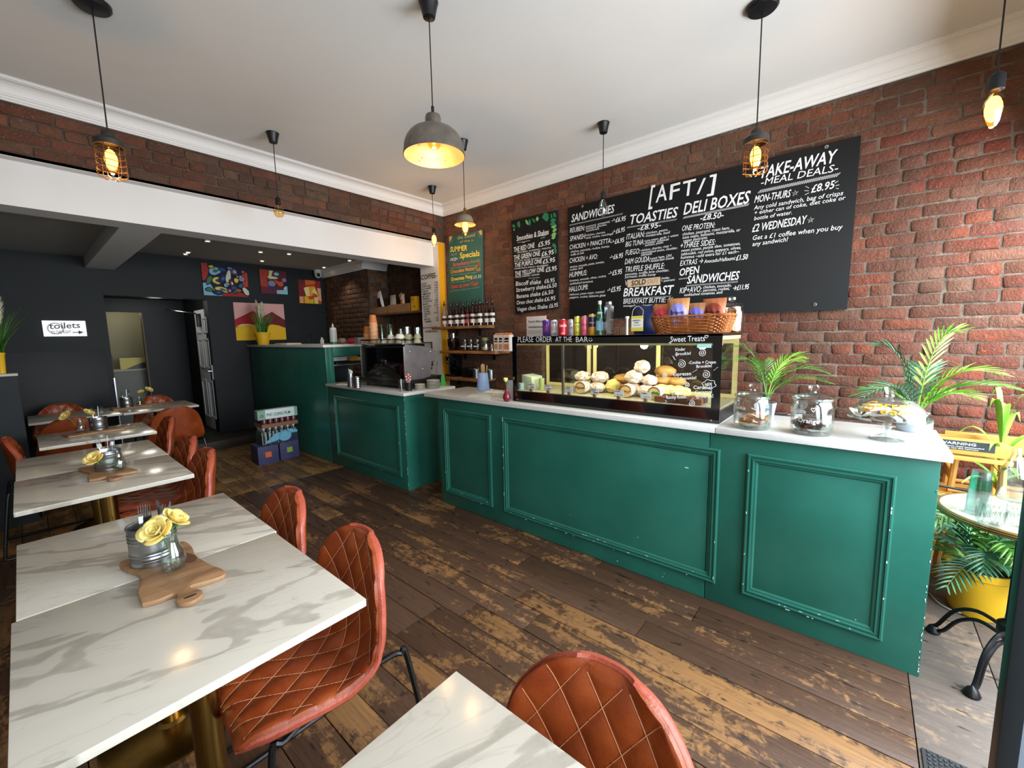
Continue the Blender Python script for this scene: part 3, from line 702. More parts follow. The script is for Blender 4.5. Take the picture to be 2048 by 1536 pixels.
# bar counter with the coffee machine
bar = thing('bar_counter', 'green coffee bar, low end with one framed panel and tall back section', 'counter', (0, 0, 0))
mb = MB(); mb.box(2.33, 3.33, 0, 2.93, 4.86, .944); mb.build('low_carcass', M_green, bar, bevel=.003)
moulding(bar, [(671, 793), (798.6, 809.5), (804, 954), (676, 909)], 0, 2.33, -1, chips=6)
c = MB()
for k in range(16): c.cbox((2.3292, 3.332, r.uniform(.02, .92)), (.0012, .004, r.uniform(.004, .03)))
c.build('paint_chips', M_chip, bar)
mb = MB(); mb.box(2.33, 4.88, 0, 2.38, 7.32, 1.40); mb.build('tall_front', M_green, bar, bevel=.003)
mb = MB()
mb.box(2.38, 4.86, .975, 2.43, 4.90, 1.40); mb.box(2.33, 4.86, .975, 2.38, 4.88, 1.40); mb.box(2.43, 4.86, 1.29, 3.0, 4.90, 1.40)
mb.build('end_frame', M_green, bar, bevel=.002)
MB().box(2.40, 5.45, .9, 3.0, 5.47, 1.39).build('back_board', mat('dark_green', '12201c', .5), bar)
tag(MB().box(2.305, 3.30, .945, 2.96, 4.858, .975).build('worktop', M_quartz, bevel=.003), 'white stone top of the low coffee bar under the espresso machine', 'worktop')
tag(MB().box(2.30, 4.84, 1.401, 2.98, 7.37, 1.432).build('worktop', M_quartz, bevel=.003), 'raised white bar top at the back, with the yellow grass pot', 'worktop')
o = MB().box(2.44, 4.92, 1.17, 2.95, 5.4, 1.185).build('under_shelf', M_steel, bevel=.002); tag(o, 'thin steel shelf inside the open end of the raised bar', 'shelf')
t = thing('tray_stack', 'black tray on the steel shelf inside the raised bar', 'tray', (2.7, 5.1, 1.186)); MB().box(-.2, -.14, 0, .22, .14, .012).build('base', M_black, t, bevel=.004)
b = MB()
for q in ((-.2, -.14, .22, -.13), (-.2, .13, .22, .14), (-.2, -.13, -.19, .13), (.21, -.13, .22, .13)): b.box(q[0], q[1], .012, q[2], q[3], .028)
b.build('rim', M_black, t)
o = MB().box(2.55, 5.15, 1.217, 2.9, 5.35, 1.27).build('white_box', M_paper, bevel=.003); o.location.z = 0; tag(o, 'flat white box at the back of the black tray inside the raised bar', 'box')
o = MB().box(2.72, 4.99, 1.215, 2.88, 5.09, 1.265).build('yellow_packet', mat('packet_yellow', 'cf9a30', .5), bevel=.012); tag(o, 'small yellow packet on the black tray inside the raised bar', 'packet')

# ------------------------------------------------------------------ espresso machine
em = thing('espresso_machine', 'black two-group espresso machine with grey end panel on the low bar', 'coffee machine', (0, 0, 0))
X0, X1, Y0, Y1, Z0 = 2.47, 2.86, 3.50, 4.32, .976
side = [(X0, 1.03), (X0, 1.405), (X0+.03, 1.43), (2.70, 1.41), (2.83, 1.375), (2.87, 1.35), (2.875, 1.25), (2.83, 1.245), (2.815, 1.235), (2.80, 1.11), (2.795, 1.085), (X0, 1.03)]
def side_panel(y, th):
    b = MB(); b.prism(side[:-1], y, y+th, M=Matrix(((1, 0, 0, 0), (0, 0, 1, 0), (0, 1, 0, 0), (0, 0, 0, 1)))); return b
side_panel(Y0, .012).build('side_panel', mat('machine_grey', '787274', .35, metal=.3, var=.25, vscale=9), em, bevel=.003)
side_panel(Y1-.012, .012).build('side_panel', _mats['machine_grey'], em, bevel=.003)
b = MB()
for (sx, sz) in ((2.55, 1.36), (2.81, 1.345), (2.70, 1.17), (2.52, 1.12)): b.lathe([(.008, 0), (.008, .004), (.004, .006)], 10, M=T(sx, Y0, sz) @ RX(PI/2))
b.build('screws', M_steel, em)
b = MB(); b.prism([(X0+.004, 1.03), (X0+.004, 1.40), (X0+.03, 1.425), (2.70, 1.40), (2.70, 1.12), (X0+.02, 1.03)], Y0+.012, Y1-.012, M=Matrix(((1, 0, 0, 0), (0, 0, 1, 0), (0, 1, 0, 0), (0, 0, 0, 1))))
b.build('back_shell', M_blackg, em, bevel=.004)
b = MB()
b.grid(lambda u, v: (X0-.002-.020*math.sin(PI*u)*math.sin(PI*min(1, v*1.2))*(1 if v < .83 else 0), Y0+.06+u*(Y1-Y0-.14), 1.045+.17*v*(0.35+.65*math.sin(PI*min(1, max(0, u))))), 18, 8)
b.build('curved_emblem', mat('smoked_steel', '4b4a44', .2, metal=.8), em)
MB().box(X0-.012, Y0-.01, 1.005, 2.80, Y1, 1.068).build('base_tray', mat('machine_dark', '2a2b28', .3, metal=.5), em, bevel=.006)
b = MB(); b.prism([(2.60, 1.004), (2.60, 1.075), (2.70, 1.085), (2.96, 1.085), (3.0, 1.07), (3.02, 1.004)], Y0+.002, Y1-.01, M=Matrix(((1, 0, 0, 0), (0, 0, 1, 0), (0, 1, 0, 0), (0, 0, 0, 1)))); b.build('drip_tray', M_black, em, bevel=.006)
b = MB(); b.box(X0-.01, Y0+.0, 1.430, X1-.12, Y1, 1.442); b.build('cup_tray', M_steel, em, bevel=.003)
b = MB(); b.tube([(X0, Y1-.02, 1.44), (X0, Y1-.02, 1.475), (X0-.004, Y1-.04, 1.482), (X0-.004, Y0+.05, 1.482), (X0, Y0+.02, 1.47), (X0, Y0+.02, 1.44)], .005, 6); b.tube([(X0, Y0+.03, 1.478), (2.74, Y0+.03, 1.462)], .005, 6); b.tube([(X0, Y1-.03, 1.478), (2.74, Y1-.03, 1.462)], .005, 6)
b.build('cup_rail', M_bmetal, em)
for yy in (3.7, 4.1):
    b = MB(); b.lathe([(.035, 0), (.035, .07), (.03, .08)], 14, (2.80, yy, 1.17)); b.build('group_head', M_steel, em)
    b = MB(); b.tube([(2.82, yy, 1.17), (2.97, yy, 1.15)], [.012, .015], 8); b.build('portafilter', M_black, em)
b = MB(); b.tube([(2.86, Y0+.04, 1.25), (2.89, Y0+.0, 1.24), (2.875, Y0-.0, 1.11)], .006, 6); b.build('steam_wand', M_steel, em)
b = MB(); b.lathe([(.018, 0), (.02, .03)], 12, M=T(2.87, Y0+.06, 1.3) @ RY(PI/2)); b.build('steam_knob', M_black, em)
for (xx, yy) in ((2.52, 3.55), (2.9, 3.55), (2.52, 4.27), (2.9, 4.27)): MB().lathe([(.018, 0), (.02, .028)], 10, (xx, yy, .976)).build('foot', M_black, em)

# ------------------------------------------------------------------ chilled display case
cx0, cx1, cy0, cy1, cz0, cz1 = 2.43, 2.90, .578, 2.048, WT+.001, 1.488
dc = thing('display_case', 'black framed glass display case of sandwiches on the worktop, lettered PLEASE ORDER AT THE BAR', 'display case', (0, 0, 0))
b = MB(); b.box(cx0+.004, cy0, cz0, cx1, cy1, 1.062); b.build('base', M_black, dc, bevel=.002)
b = MB(); FZ = 1.078
b.box(cx0, cy0, cz0, cx0+.004, cy1, FZ); b.box(cx0, cy0, 1.438, cx0+.004, cy1, cz1); b.box(cx0, cy0, FZ, cx0+.004, cy0+.045, 1.438); b.box(cx0, cy1-.040, FZ, cx0+.004, cy1, 1.438)
b.build('front_border', M_blackg, dc)
MB().box(cx0+.0015, cy0+.045, FZ, cx0+.004, cy1-.04, 1.438).build('front_glass', M_caseglass, dc)
MB().box(cx0+.004, cy0, 1.062, cx1, cy0+.004, cz1-.012).build('side_glass', M_caseglass, dc)
MB().box(cx0+.004, cy1-.004, 1.062, cx1, cy1, cz1-.012).build('side_glass', M_caseglass, dc)
MB().box(cx0, cy0, cz1-.011, cx1, cy1, cz1).build('top_panel', mat('smoked_top', '15110e', .08), dc)
b = MB(); b.box(cx0+.03, cy0+.01, 1.063, cx1-.03, cy1-.01, 1.078); b.build('tray_floor', mat('case_steel', 'd6cfae', .35, metal=.4), dc)
b = MB(); b.box(cx0+.004, cy0+.004, 1.425, cx0+.035, cy1-.004, 1.47); b.box(cx0+.035, cy0+.004, 1.455, cx1-.02, cy0+.03, 1.475); b.box(cx0+.035, cy1-.03, 1.455, cx1-.02, cy1-.004, 1.475)
b.box(cx0+.035, 1.62, 1.455, cx1-.02, 1.65, 1.475)
b.build('top_rail', M_cream, dc)
MB().box(cx0+.036, cy0+.03, 1.446, cx0+.050, cy1-.03, 1.4525).build('light_strip', mat('led_strip', 'fff4c8', .5, emit='fff0b8', es=6), dc)
b = MB(); b.box(cx0+.020, 1.60, 1.078, cx0+.034, 1.615, 1.425); b.build('post', M_steel, dc); MB().box(cx0+.034, 1.604, 1.078, cx1-.05, 1.61, 1.43).build('divider', M_caseglass, dc)
for (ya, yb, dx) in ((cy0+.01, 1.10, 0), (1.06, 1.60, .012), (1.62, cy1-.01, 0)):
    b = MB(); w_ = .028; xa = cx1-.04+dx
    b.box(xa, ya, 1.08, xa+.01, ya+w_, 1.455); b.box(xa, yb-w_, 1.08, xa+.01, yb, 1.455); b.box(xa, ya+w_, 1.08, xa+.01, yb-w_, 1.105); b.box(xa, ya+w_, 1.425, xa+.01, yb-w_, 1.455)
    dr = b.build('rear_door', M_cream, dc); MB().box(xa+.004, ya+w_, 1.105, xa+.007, yb-w_, 1.425).build('glass', M_smoke, dr)
for yy in (.9, 1.35, 1.8): point_light('case_light', (cx0+.07, yy, 1.40), 3.6, (1, .93, .68), .03)
NX = (-1, 0, 0); FX = cx0-.0006
b = MB()
for w_, p0, p1, h in (('PLEASE', (1036, 684.5), (1067, 684), 11), ('ORDER', (1072, 684), (1104, 684), 11), ('AT', (1111, 684), (1123, 684), 10.5), ('THE', (1127, 684), (1144, 683.5), 10.5), ('BAR', (1152, 684), (1176, 684), 10.5)):
    ptext(b, w_, p0, p1, h, 0, FX, NX, bold=-.008)
c = S(1181, 679, 0, FX)
b.tube([Vector((FX-.001, c.y-.012*math.cos(a_), c.z-.001-.010*math.sin(a_))) for a_ in [PI*k/8 for k in range(9)]], .0016, 5)
for dy in (-.006, .006): b.cbox((FX-.001, c.y+dy, c.z+.008), (.001, .003, .004))
ptext(b, 'Sweet Treats', (1341, 684), (1410, 682), 11, 0, FX, NX, bold=.005)
def heart(b, px, py, r_, ax, val):
    c = S(px, py, ax, val); b.tube([Vector((val-.001, c.y-r_*.9*math.sin(a_)**3, c.z+r_*.06*(13*math.cos(a_)-5*math.cos(2*a_)-2*math.cos(3*a_)-math.cos(4*a_)))) for a_ in [2*PI*k/18 for k in range(18)]], .0011, 5, closed=True)
heart(b, 1413, 673, .010, 0, FX); heart(b, 1340, 686, .006, 0, FX)
def spiral(b, px, py, r_):
    c = S(px, py, 0, FX); b.tube([Vector((FX-.001, c.y-r_*(k/34)*math.cos(k*.42), c.z+r_*(k/34)*math.sin(k*.42))) for k in range(36)], .0013, 5)
for px, py, r_ in ((1404, 706, .021), (1363, 728, .024), (1412, 749, .022), (1329, 751, .016), (1374, 770, .015), (1383, 807, .019)): spiral(b, px, py, r_)
for w_, p0, p1, h in (('Kinder', (1351, 702), (1371, 701), 6), ('Brookie!', (1352, 711), (1382, 709), 6), ('-Cookie + Cream', (1377, 728), (1432, 727), 6), ('Brookie!', (1393, 736), (1424, 734), 6), ('Espresso', (1347, 752), (1383, 750), 7),
                      ('Brownie!', (1361, 760), (1393, 758), 6), ('White choc', (1332, 780), (1366, 780), 6), ('Caramel', (1387, 778), (1424, 778), 7), ('Brownie!', (1393, 797), (1427, 795), 7), ('Milky', (1346, 789), (1362, 788), 6), ('Rocky Road!', (1333, 798), (1373, 796), 7), ('Caramel', (1390, 787), (1424, 786), 6), ('NEW', (1411, 772), (1425, 771), 6)):
    ptext(b, w_, p0, p1, h, 0, FX, NX, bold=.02)
b.tube([S(1418+13*math.cos(a_)*(1+.12*math.sin(6*a_)), 769+9*math.sin(a_)*(1+.12*math.sin(6*a_)), 0, FX-.0012) for a_ in [2*PI*k/40 for k in range(40)]], .0012, 5, closed=True)
for px, py in ((1345, 712), (1347, 716), (1350, 709), (1427, 741), (1432, 737), (1385, 745), (1390, 742), (1330, 800), (1383, 799)):
    b.tube([S(px, py, 0, FX-.001), S(px+4, py+4 if px < 1380 else py-3, 0, FX-.001)], .0011, 4)
b.build('lettering', M_paint, dc)
b = MB(); p = S(1394, 694, 0, FX); q = S(1423, 690, 0, FX); q2 = S(1394, 688, 0, FX)
b.box(FX-.0005, q.y, p.z-.004, FX, p.y, q2.z); b.build('sticker', mat('sticker_teal', 'a8d8d2', .6), dc)
b = MB(); 
for sy_ in (cy0+.04, cy1-.04): b.lathe([(.006, 0), (.005, .004)], 10, M=T(cx0, sy_, 1.012) @ RY(-PI/2))
b.build('cap_screws', M_steel, dc)
# ------------------------------------------------------------------ tables
def make_table(sx=.65, sy_=.65, z=.77):
    t = thing('bistro_table', '', 'table')
    MB().box(-sx/2+.0015, -sy_/2+.0015, z-.022, sx/2-.0015, sy_/2-.0015, z).build('table_top', M_marble, t, bevel=.002)
    MB().lathe([(.036, .012), (.036, z-.03)], 24).build('column', M_brass, t)
    MB().lathe([(.09, z-.032), (.09, z-.024), (.036, z-.024)], 20, cap=False).build('mounting_plate', M_bmetal, t)
    MB().lathe([(.215, 0), (.215, .006), (.205, .012), (.05, .018), (.038, .03)], 40).build('base', M_brass, t)
    return t
T0 = make_table()
TBL = [((.237, 1.353), 'nearest white marbled table on the left, joined to the one with tin and roses'),
       ((.245, 2.007), 'white marbled table second from the camera, most of the cutlery tin board on it'),
       ((.225, .318), 'white marbled table at the bottom edge beside the quilted chair'),
       ((.235, 3.125), 'white marbled table in third row carrying dark-handled board and tin'),
       ((.240, 3.775), 'white marbled table butted to the far side of the third row table'),
       ((.345, 4.75), 'small white marbled table in fourth row with two yellow roses left of its tin'),
       ((.96, 6.18), 'right half of the furthest white table, with tin and thin vase, near the dark opening'),
       ((.31, 6.22), 'left half of the furthest white table beside the dark half wall')]
for n, ((x_, y_), lab) in enumerate(TBL):
    t = T0 if n == 0 else copy_tree(T0); t.location = (x_, y_, 0); t['label'] = lab; t['group'] = 'white marbled bistro tables'
# ------------------------------------------------------------------ quilted chairs
def chair_surface():
    prof = [(.215, .442), (.19, .462), (.10, .458), (0, .448), (-.09, .450), (-.155, .475), (-.195, .535), (-.212, .61), (-.226, .70), (-.240, .785), (-.247, .825)]
    P = bez([(0, a, b_) for a, b_ in prof], 8); Ls = [0]
    for a, b_ in zip(P, P[1:]): Ls.append(Ls[-1]+(b_-a).length)
    tot = Ls[-1]; TG = [(P[min(k+2, len(P)-1)]-P[max(k-2, 0)]).normalized() for k in range(len(P))]
    def at(s):
        s = max(0, min(1, s))*tot; k = 0
        while k < len(Ls)-2 and Ls[k+1] < s: k += 1
        f = (s-Ls[k])/max(1e-6, Ls[k+1]-Ls[k]); return P[k].lerp(P[k+1], f), TG[k].lerp(TG[k+1], f).normalized()
    HW = []
    def hw(s):
        pts = [(0, .155), (.03, .185), (.10, .208), (.3, .225), (.5, .232), (.62, .226), (.78, .205), (.88, .178), (.95, .135), (.985, .095), (1, .06)]
        if not HW: HW.extend((p.x, p.y) for p in bez([(a, b_, 0) for a, b_ in pts], 10))
        for (a, x_), (b_, y_) in zip(HW, HW[1:]):
            if s <= b_: return x_+(y_-x_)*max(0, s-a)/max(1e-6, b_-a)
        return HW[-1][1]
    def surf(u, s, off=0.0):
        """u in -1..1 across, s in 0..1 from seat front to the top of the back"""
        c, t_ = at(s); w_ = hw(s); n = Vector((0, t_.z, -t_.y))
        k = max(0, min(1, (s-.36)/.2)); lift = .016*(1-k)+.050*k*(1-max(0, (s-.85)/.15)*.6)
        p = Vector((u*w_, c.y, c.z))+n*(lift*abs(u)**2.6)
        return p+n*off, n
    return surf, hw, tot
surf, hw_, tot_ = chair_surface()
def quilt(u, s):
    x_ = u*hw_(s); a = (x_/.092+s*tot_/.135); b_ = (x_/.092-s*tot_/.135)
    return min(1, (abs(math.sin(PI*a))*abs(math.sin(PI*b_)))**.42)
def make_chair():
    t = thing('dining_chair', '', 'chair'); NU, NV, TH = 66, 120, .034
    def edge(u, s): e = min(1, (1-abs(u))/.10, (1-s)/.035+.0, s/.035+.0); return math.sqrt(max(0, 1-(1-max(0, e))**2))
    b = MB(); b.grid(lambda i_, j: surf(2*i_-1, j, TH/2*(.35+.65*edge(2*i_-1, j))+(.0095*quilt(2*i_-1, j))*edge(2*i_-1, j))[0], NU, NV)
    b.build('quilted_shell', M_leather, t)
    b = MB(); b.grid(lambda i_, j: surf(1-2*i_, j, -TH/2)[0], 18, 30); b.build('shell_back', M_leather, t)
    b = MB(); rim = [(u, 0) for u in [(-1+2*k/16) for k in range(16)]]+[(1, k/90) for k in range(90)]+[(1-2*k/16, 1) for k in range(16)]+[(-1, 1-k/90) for k in range(90)]
    vs = []; n = len(rim)
    for u, s_ in rim:
        ctr_ = surf(u*.985, s_, 0)[0]
        for off, sc in ((TH/2*.45, 1), (TH/2*.1, 1.028), (-TH/2*.55, 1.028), (-TH/2*1.02, 1.0)):
            p, nn = surf(u, s_, off); c0 = Vector((0, p.y, p.z)); q = Vector((p.x*sc, p.y, p.z))
            if s_ == 0: q.y += (sc-1)*.25
            if s_ == 1: q.z += (sc-1)*.25
            vs.append(q)
    b.add(vs, [(i_*4+k, ((i_+1) % n)*4+k, ((i_+1) % n)*4+k+1, i_*4+k+1) for i_ in range(n) for k in range(3)], True); b.build('edge_band', M_band, t)
    b = MB()
    # thread along the diamond seams
    for fam in (1, -1):
        for k in range(-12, 13):
            run = []
            for q in range(0, 241):
                s_ = q/240; x_ = (k - fam*s_*tot_/.135)*.092; w_ = hw_(s_)
                if abs(x_) < w_*.93 and .02 < s_ < .975: run.append(surf(x_/w_, s_, TH/2+.0034)[0])
                else:
                    if len(run) > 3: b.tube(run[::3]+[run[-1]], .0010, 4)
                    run = []
            if len(run) > 3: b.tube(run[::3]+[run[-1]], .0010, 4)
    b.build('stitching', M_thread, t)
    for sx in (-1, 1):
        x_ = sx*.19; xo = sx*.245
        pts = [(x_*.8, .02, .425), (x_, .13, .425), (x_*1.02, .165, .405), (xo, .19, .06), (xo, .185, .025), (xo, .16, .011), (xo, -.27, .011), (xo, -.30, .022), (xo, -.305, .05), (x_*1.08, -.255, .43), (x_*1.05, -.235, .452), (x_, -.20, .458), (x_*.8, -.08, .43)]
        b = MB(); b.tube(bez(pts, 6), .0095, 8); b.build('sled_leg', M_bmetal, t)
    b = MB(); b.tube([(-.18, .08, .425), (.18, .08, .425)], .008, 8); b.build('cross_bar', M_bmetal, t)
    return t
CH0 = make_chair()
CHS = [(.485, 1.32, PI/2, 'orange-tan quilted leather chair tucked at the nearest whole table, its seat and legs in view'),
       (.50, 1.93, PI/2, 'brown quilted leather chair at the second table, only its back above the top'),
       (.47, .345, PI/2+.06, 'large orange quilted leather chair back at the bottom edge of the picture'),
       (.47, 3.10, PI/2, 'brown leather chair right of the third row table, nearest of that row'),
       (.50, 3.64, PI/2, 'brown leather chair right of the third row, behind the nearest of that row'),
       (.59, 4.75, PI/2, 'brown leather chair right of the small fourth row table'),
       (.99, 5.63, 0, 'brown leather chair, back to the camera, at the furthest table right half'),
       (1.05, 6.62, PI, 'tan leather chair behind the furthest table right half, only its top in view'),
       (.24, 6.70, PI, 'tan leather chair behind the left half of the furthest table'),
       (.24, 5.72, 0, 'dark red leather chair, back to camera, at the furthest table left half'),
       (.10, 4.72, -PI/2, 'brown leather chair left of the small table, beside the dark half wall')]
for n, (x_, y_, rz, lab) in enumerate(CHS):
    c = CH0 if n == 0 else copy_tree(CH0); c.location = (x_, y_, 0); c.rotation_euler = (0, 0, rz); c['label'] = lab; c['group'] = 'quilted leather chairs'

# ------------------------------------------------------------------ on the tables
TZ = .7705
def cutlery_tin(x_, y_, z, lab, r_=.062, h=.115, grp='cutlery tins on the tables'):
    t = thing('cutlery_tin', lab, 'tin', (x_, y_, z), group=grp)
    pr = [(r_-.002, 0)]
    for k in range(40):
        zz = h*k/39; w_ = .0013*math.sin(zz/h*2*PI*11) if .12 < (zz/h % .5) < .36 else 0
        pr.append((r_+w_, zz))
    pr += [(r_+.0025, h), (r_+.0025, h+.003), (r_-.001, h+.003), (r_-.003, h-.003)]+[(r_-.003, .003), (0, .003)]
    MB().lathe(pr, 32).build('can', M_galv, t)
    return t
def fork(x_, y_, z, tilt, az, kind, lab, grp):
    b = MB()
    if kind == 'fork':
        b.tube([(0, 0, 0), (0, 0, .10), (0, .002, .125)], [.003, .0026, .003], 6); b.box(-.011, -.001, .122, .011, .002, .145)
        for k in range(4): b.tube([(-.0095+k*.0063, 0, .143), (-.0095+k*.0063, .003, .183)], [.0018, .001], 5)
    elif kind == 'knife':
        b.tube([(0, 0, 0), (0, 0, .10)], .0035, 6); b.prism([(-.005, .1), (.006, .1), (.008, .16), (.002, .185), (-.004, .187)], -.001, .001, M=XZ())
    else:
        b.tube([(0, 0, 0), (0, 0, .12)], [.003, .0025], 6); b.ball((0, 0, .14), .02, 10, 6, (.75, .25, 1.2))
    o = b.build(kind, M_steel, loc=(x_, y_, z)); o.rotation_euler = (tilt, 0, az); tag(o, lab, kind, grp); return o
def serving_board(x_, y_, rz, lab, sc=1, z=TZ):
    out = [(-.092, -.175), (-.090, -.10), (-.075, -.04), (-.072, .03), (-.092, .10), (-.10, .155), (-.085, .178), (-.03, .172), (.03, .185), (.075, .18), (.082, .10), (.075, .04), (.080, -.03), (.092, -.10), (.106, -.155), (.098, -.19), (.055, -.188), (.020, -.178), (.016, -.195), (.030, -.225), (.028, -.255), (.004, -.272), (-.022, -.262), (-.030, -.235), (-.020, -.205), (-.026, -.186), (-.06, -.188)]
    P = bez([(a, b_, 0) for a, b_ in out]+[(out[0][0], out[0][1], 0)], 3)[:-1]
    b = MB(); b.prism([(p.x*sc, p.y*sc) for p in P], 0, .014)
    t = thing('serving_board', lab, 'board', (x_, y_, z+.0005), rz, group='olive wood serving boards on the tables'); b.build('board', M_wood, t, bevel=.004)
    k = MB(); k.prism([(p.x*sc, p.y*sc) for p in bez([(.012, .170, 0), (.034, .170, 0), (.040, .11, 0), (.062, .06, 0), (.074, .01, 0), (.060, -.025, 0), (.036, -.005, 0), (.028, .05, 0), (.016, .11, 0)], 3)], .0141, .0146); k.build('heartwood', M_wood2, t)
    k = MB(); k.prism([(.002+.016*math.cos(a)*sc, -.242*sc+.005*math.sin(a)) for a in [2*PI*j/12 for j in range(12)]], .0141, .0146); k.build('handle_slot', mat('slot_dark', '2a1a10', .8), t)
    return t
def petal(b, R_, h, az, lean, w_=.9, curl=.3):
    def f(u, v):
        a = az+(u-.5)*w_*2; rr = R_*(.25+.75*math.sin(min(1, v*1.15)*PI/2))*(1+lean*v*v); zz = h*v*(1-.25*(2*u-1)**2*v)
        e = curl*R_*max(0, v-.75)*4*(.5+.5*math.cos((u-.5)*PI)); return Vector(((rr+e)*math.cos(a), (rr+e)*math.sin(a), zz))
    b.grid(f, 6, 6)
def rose(x_, y_, z, base, lab, tilt=(0, 0), sc=1.0, grp='yellow roses in table vases'):
    """flower head at (x,y,z), stem down to base"""
    t = thing('rose', lab, 'flower', (x_, y_, z), group=grp)
    b = MB()
    for k in range(3): petal(b, .011*sc, .034*sc, k*2.1, -.1, 1.1, .1)
    for k in range(4): petal(b, .019*sc, .037*sc, k*1.57+.4, .0, .95, .15)
    for k in range(5): petal(b, .026*sc, .034*sc, k*1.26+.2, .08, .85, .45)
    for k in range(4): petal(b, .031*sc, .026*sc, k*1.57+.9, .20, .75, .5)
    o = b.build('bloom', M_rose, t); o.rotation_euler = (tilt[0], tilt[1], 0)
    sd = o.modifiers.new('s', 'SOLIDIFY'); sd.thickness = .0006
    d = Vector(base)-Vector((x_, y_, z)); b = MB(); b.tube(bez([(0, 0, 0), tuple(d*.3+Vector((0, 0, .004))), tuple(d*.7), tuple(d)], 4), .0018, 6); b.build('stem', M_stem, t)
    b = MB()
    for k in range(4):
        a = k*1.57+.5; b.grid(lambda u, v: Vector((math.cos(a)*(.004+.018*math.sin(v*1.7))+math.sin(a)*(u-.5)*.010*math.sin(PI*min(.98, v+.08)), math.sin(a)*(.004+.018*math.sin(v*1.7))-math.cos(a)*(u-.5)*.010*math.sin(PI*min(.98, v+.08)), -.002-.022*v))*sc, 3, 5)
    b.build('sepal', M_stem, t); return t
def bud_vase(x_, y_, z, lab, sc=1.0):
    t = thing('bud_vase', lab, 'vase', (x_, y_, z), group='small glass bottle vases on the tables')
    pr = [(.0, .003), (.026, .003), (.030, .010), (.0305, .035), (.026, .055), (.018, .075), (.015, .092), (.0155, .105), (.018, .107), (.018, .111), (.0165, .111), (.0135, .103), (.0135, .090), (.017, .073), (.025, .053), (.0285, .034), (.027, .012), (0, .008)]
    MB().lathe([(a*sc, b_*sc) for a, b_ in pr], 24, cap=False).build('bottle', M_glass, t)
    MB().lathe([(0, .009), (.026, .0125), (.0275, .033), (.0275, .036), (0, .036)], 20, cap=False).build('water', glass('water', (.93, .97, .95), 0, .07) if 'water' not in _mats else _mats['water'], t)
    return t
if 'water' not in _mats: _mats['water'] = M_glass
serving_board(.240, 1.655, .0, 'nearest wavy olive wood board, under the tin and roses, its handle toward the camera', 1.0)
cutlery_tin(.222, 1.755, TZ+.0155, 'ribbed galvanised cutlery tin nearest the camera, full of forks and knives', .062, .122)
for k, (dx, dy, tl, az, kd) in enumerate(((-.03, .02, .42, 1.3, 'knife'), (-.02, .0, .16, 2.9, 'fork'), (-.01, .02, .10, .3, 'fork'), (.0, -.01, .2, 1.0, 'fork'), (.012, .03, .3, .9, 'knife'), (.035, .025, .05, 5.5, 'knife'))):
    fork(.222+dx, 1.755+dy, TZ+.02, tl if k != 5 else .08, az, kd, ['knife leaning far out of the left side of the nearest tin', 'fork standing in the left of the nearest tin', 'fork standing in the middle of the nearest tin', 'fork leaning back in the middle of the nearest tin', 'knife leaning to the rear of the nearest tin', 'single upright knife at the right rim of the nearest tin'][k], 'cutlery in the nearest tin')
bud_vase(.248, 1.628, TZ+.0155, 'small clear glass bottle vase with water nearest the camera, right in front of the tin', 1.08)
rose(.222, 1.640, TZ+.142, (.258, 1.630, TZ+.03), 'open yellow rose, left one of the two in the nearest vase', (.55, -.6), .92)
rose(.265, 1.680, TZ+.150, (.246, 1.630, TZ+.03), 'pale yellow rose, right one of the two in the nearest vase', (.3, .65), .85)
serving_board(.255, 3.27, .03, 'olive wood board with dark handle on the third row table', 1.0)
cutlery_tin(.265, 3.27, TZ+.0155, 'galvanised cutlery tin on the third row table, a rose hanging over its front', .058, .105)
bud_vase(.302, 3.19, TZ+.0155, 'small glass bottle vase in front of the third row tin')
rose(.205, 3.13, TZ+.105, (.300, 3.19, TZ+.03), 'single yellow rose drooping over the third row tin', (.5, -.5), .9)
serving_board(.335, 4.80, PI/2+.1, 'olive wood board on the small fourth row table', .95)
cutlery_tin(.368, 4.865, TZ+.0155, 'galvanised cutlery tin on the small fourth row table', .056, .1)
bud_vase(.262, 4.85, TZ+.0155, 'small glass bottle vase left of the fourth row tin')
rose(.195, 4.85, TZ+.15, (.262, 4.85, TZ+.03), 'yellow rose leaning left from the fourth row vase', (.4, -.8), .9)
rose(.315, 4.87, TZ+.155, (.262, 4.85, TZ+.03), 'yellow rose right one in the fourth row vase, above the tin', (.4, .6), .8)
serving_board(.76, 6.28, PI/2, 'olive wood board on the furthest table', .95)
cutlery_tin(.725, 6.33, TZ+.0155, 'galvanised cutlery tin on the furthest table', .056, .1)
bud_vase(.835, 6.33, TZ+.0155, 'small glass bottle vase beside the furthest tin')
rose(.86, 6.33, TZ+.16, (.835, 6.33, TZ+.03), 'yellow rose left one in the furthest vase', (.4, -.3), .65)
rose(.925, 6.34, TZ+.175, (.835, 6.33, TZ+.03), 'yellow rose right one in the furthest vase', (.5, .5), .85)
for (x_, y_, nm) in ((.265, 3.27, 'third row'), (.368, 4.865, 'fourth row'), (.725, 6.33, 'furthest')):
    for k in range(3): fork(x_-.02+.02*k, y_+.01*(k-1), TZ+.02, .18*(k-1)+.05, 1.2*k+.4, ['fork', 'knife', 'fork'][k], 'cutlery handle end in the %s tin' % nm if False else ('%s standing in the %s cutlery tin' % (['left fork', 'knife', 'right fork'][k], nm)), 'cutlery in the %s tin' % nm)
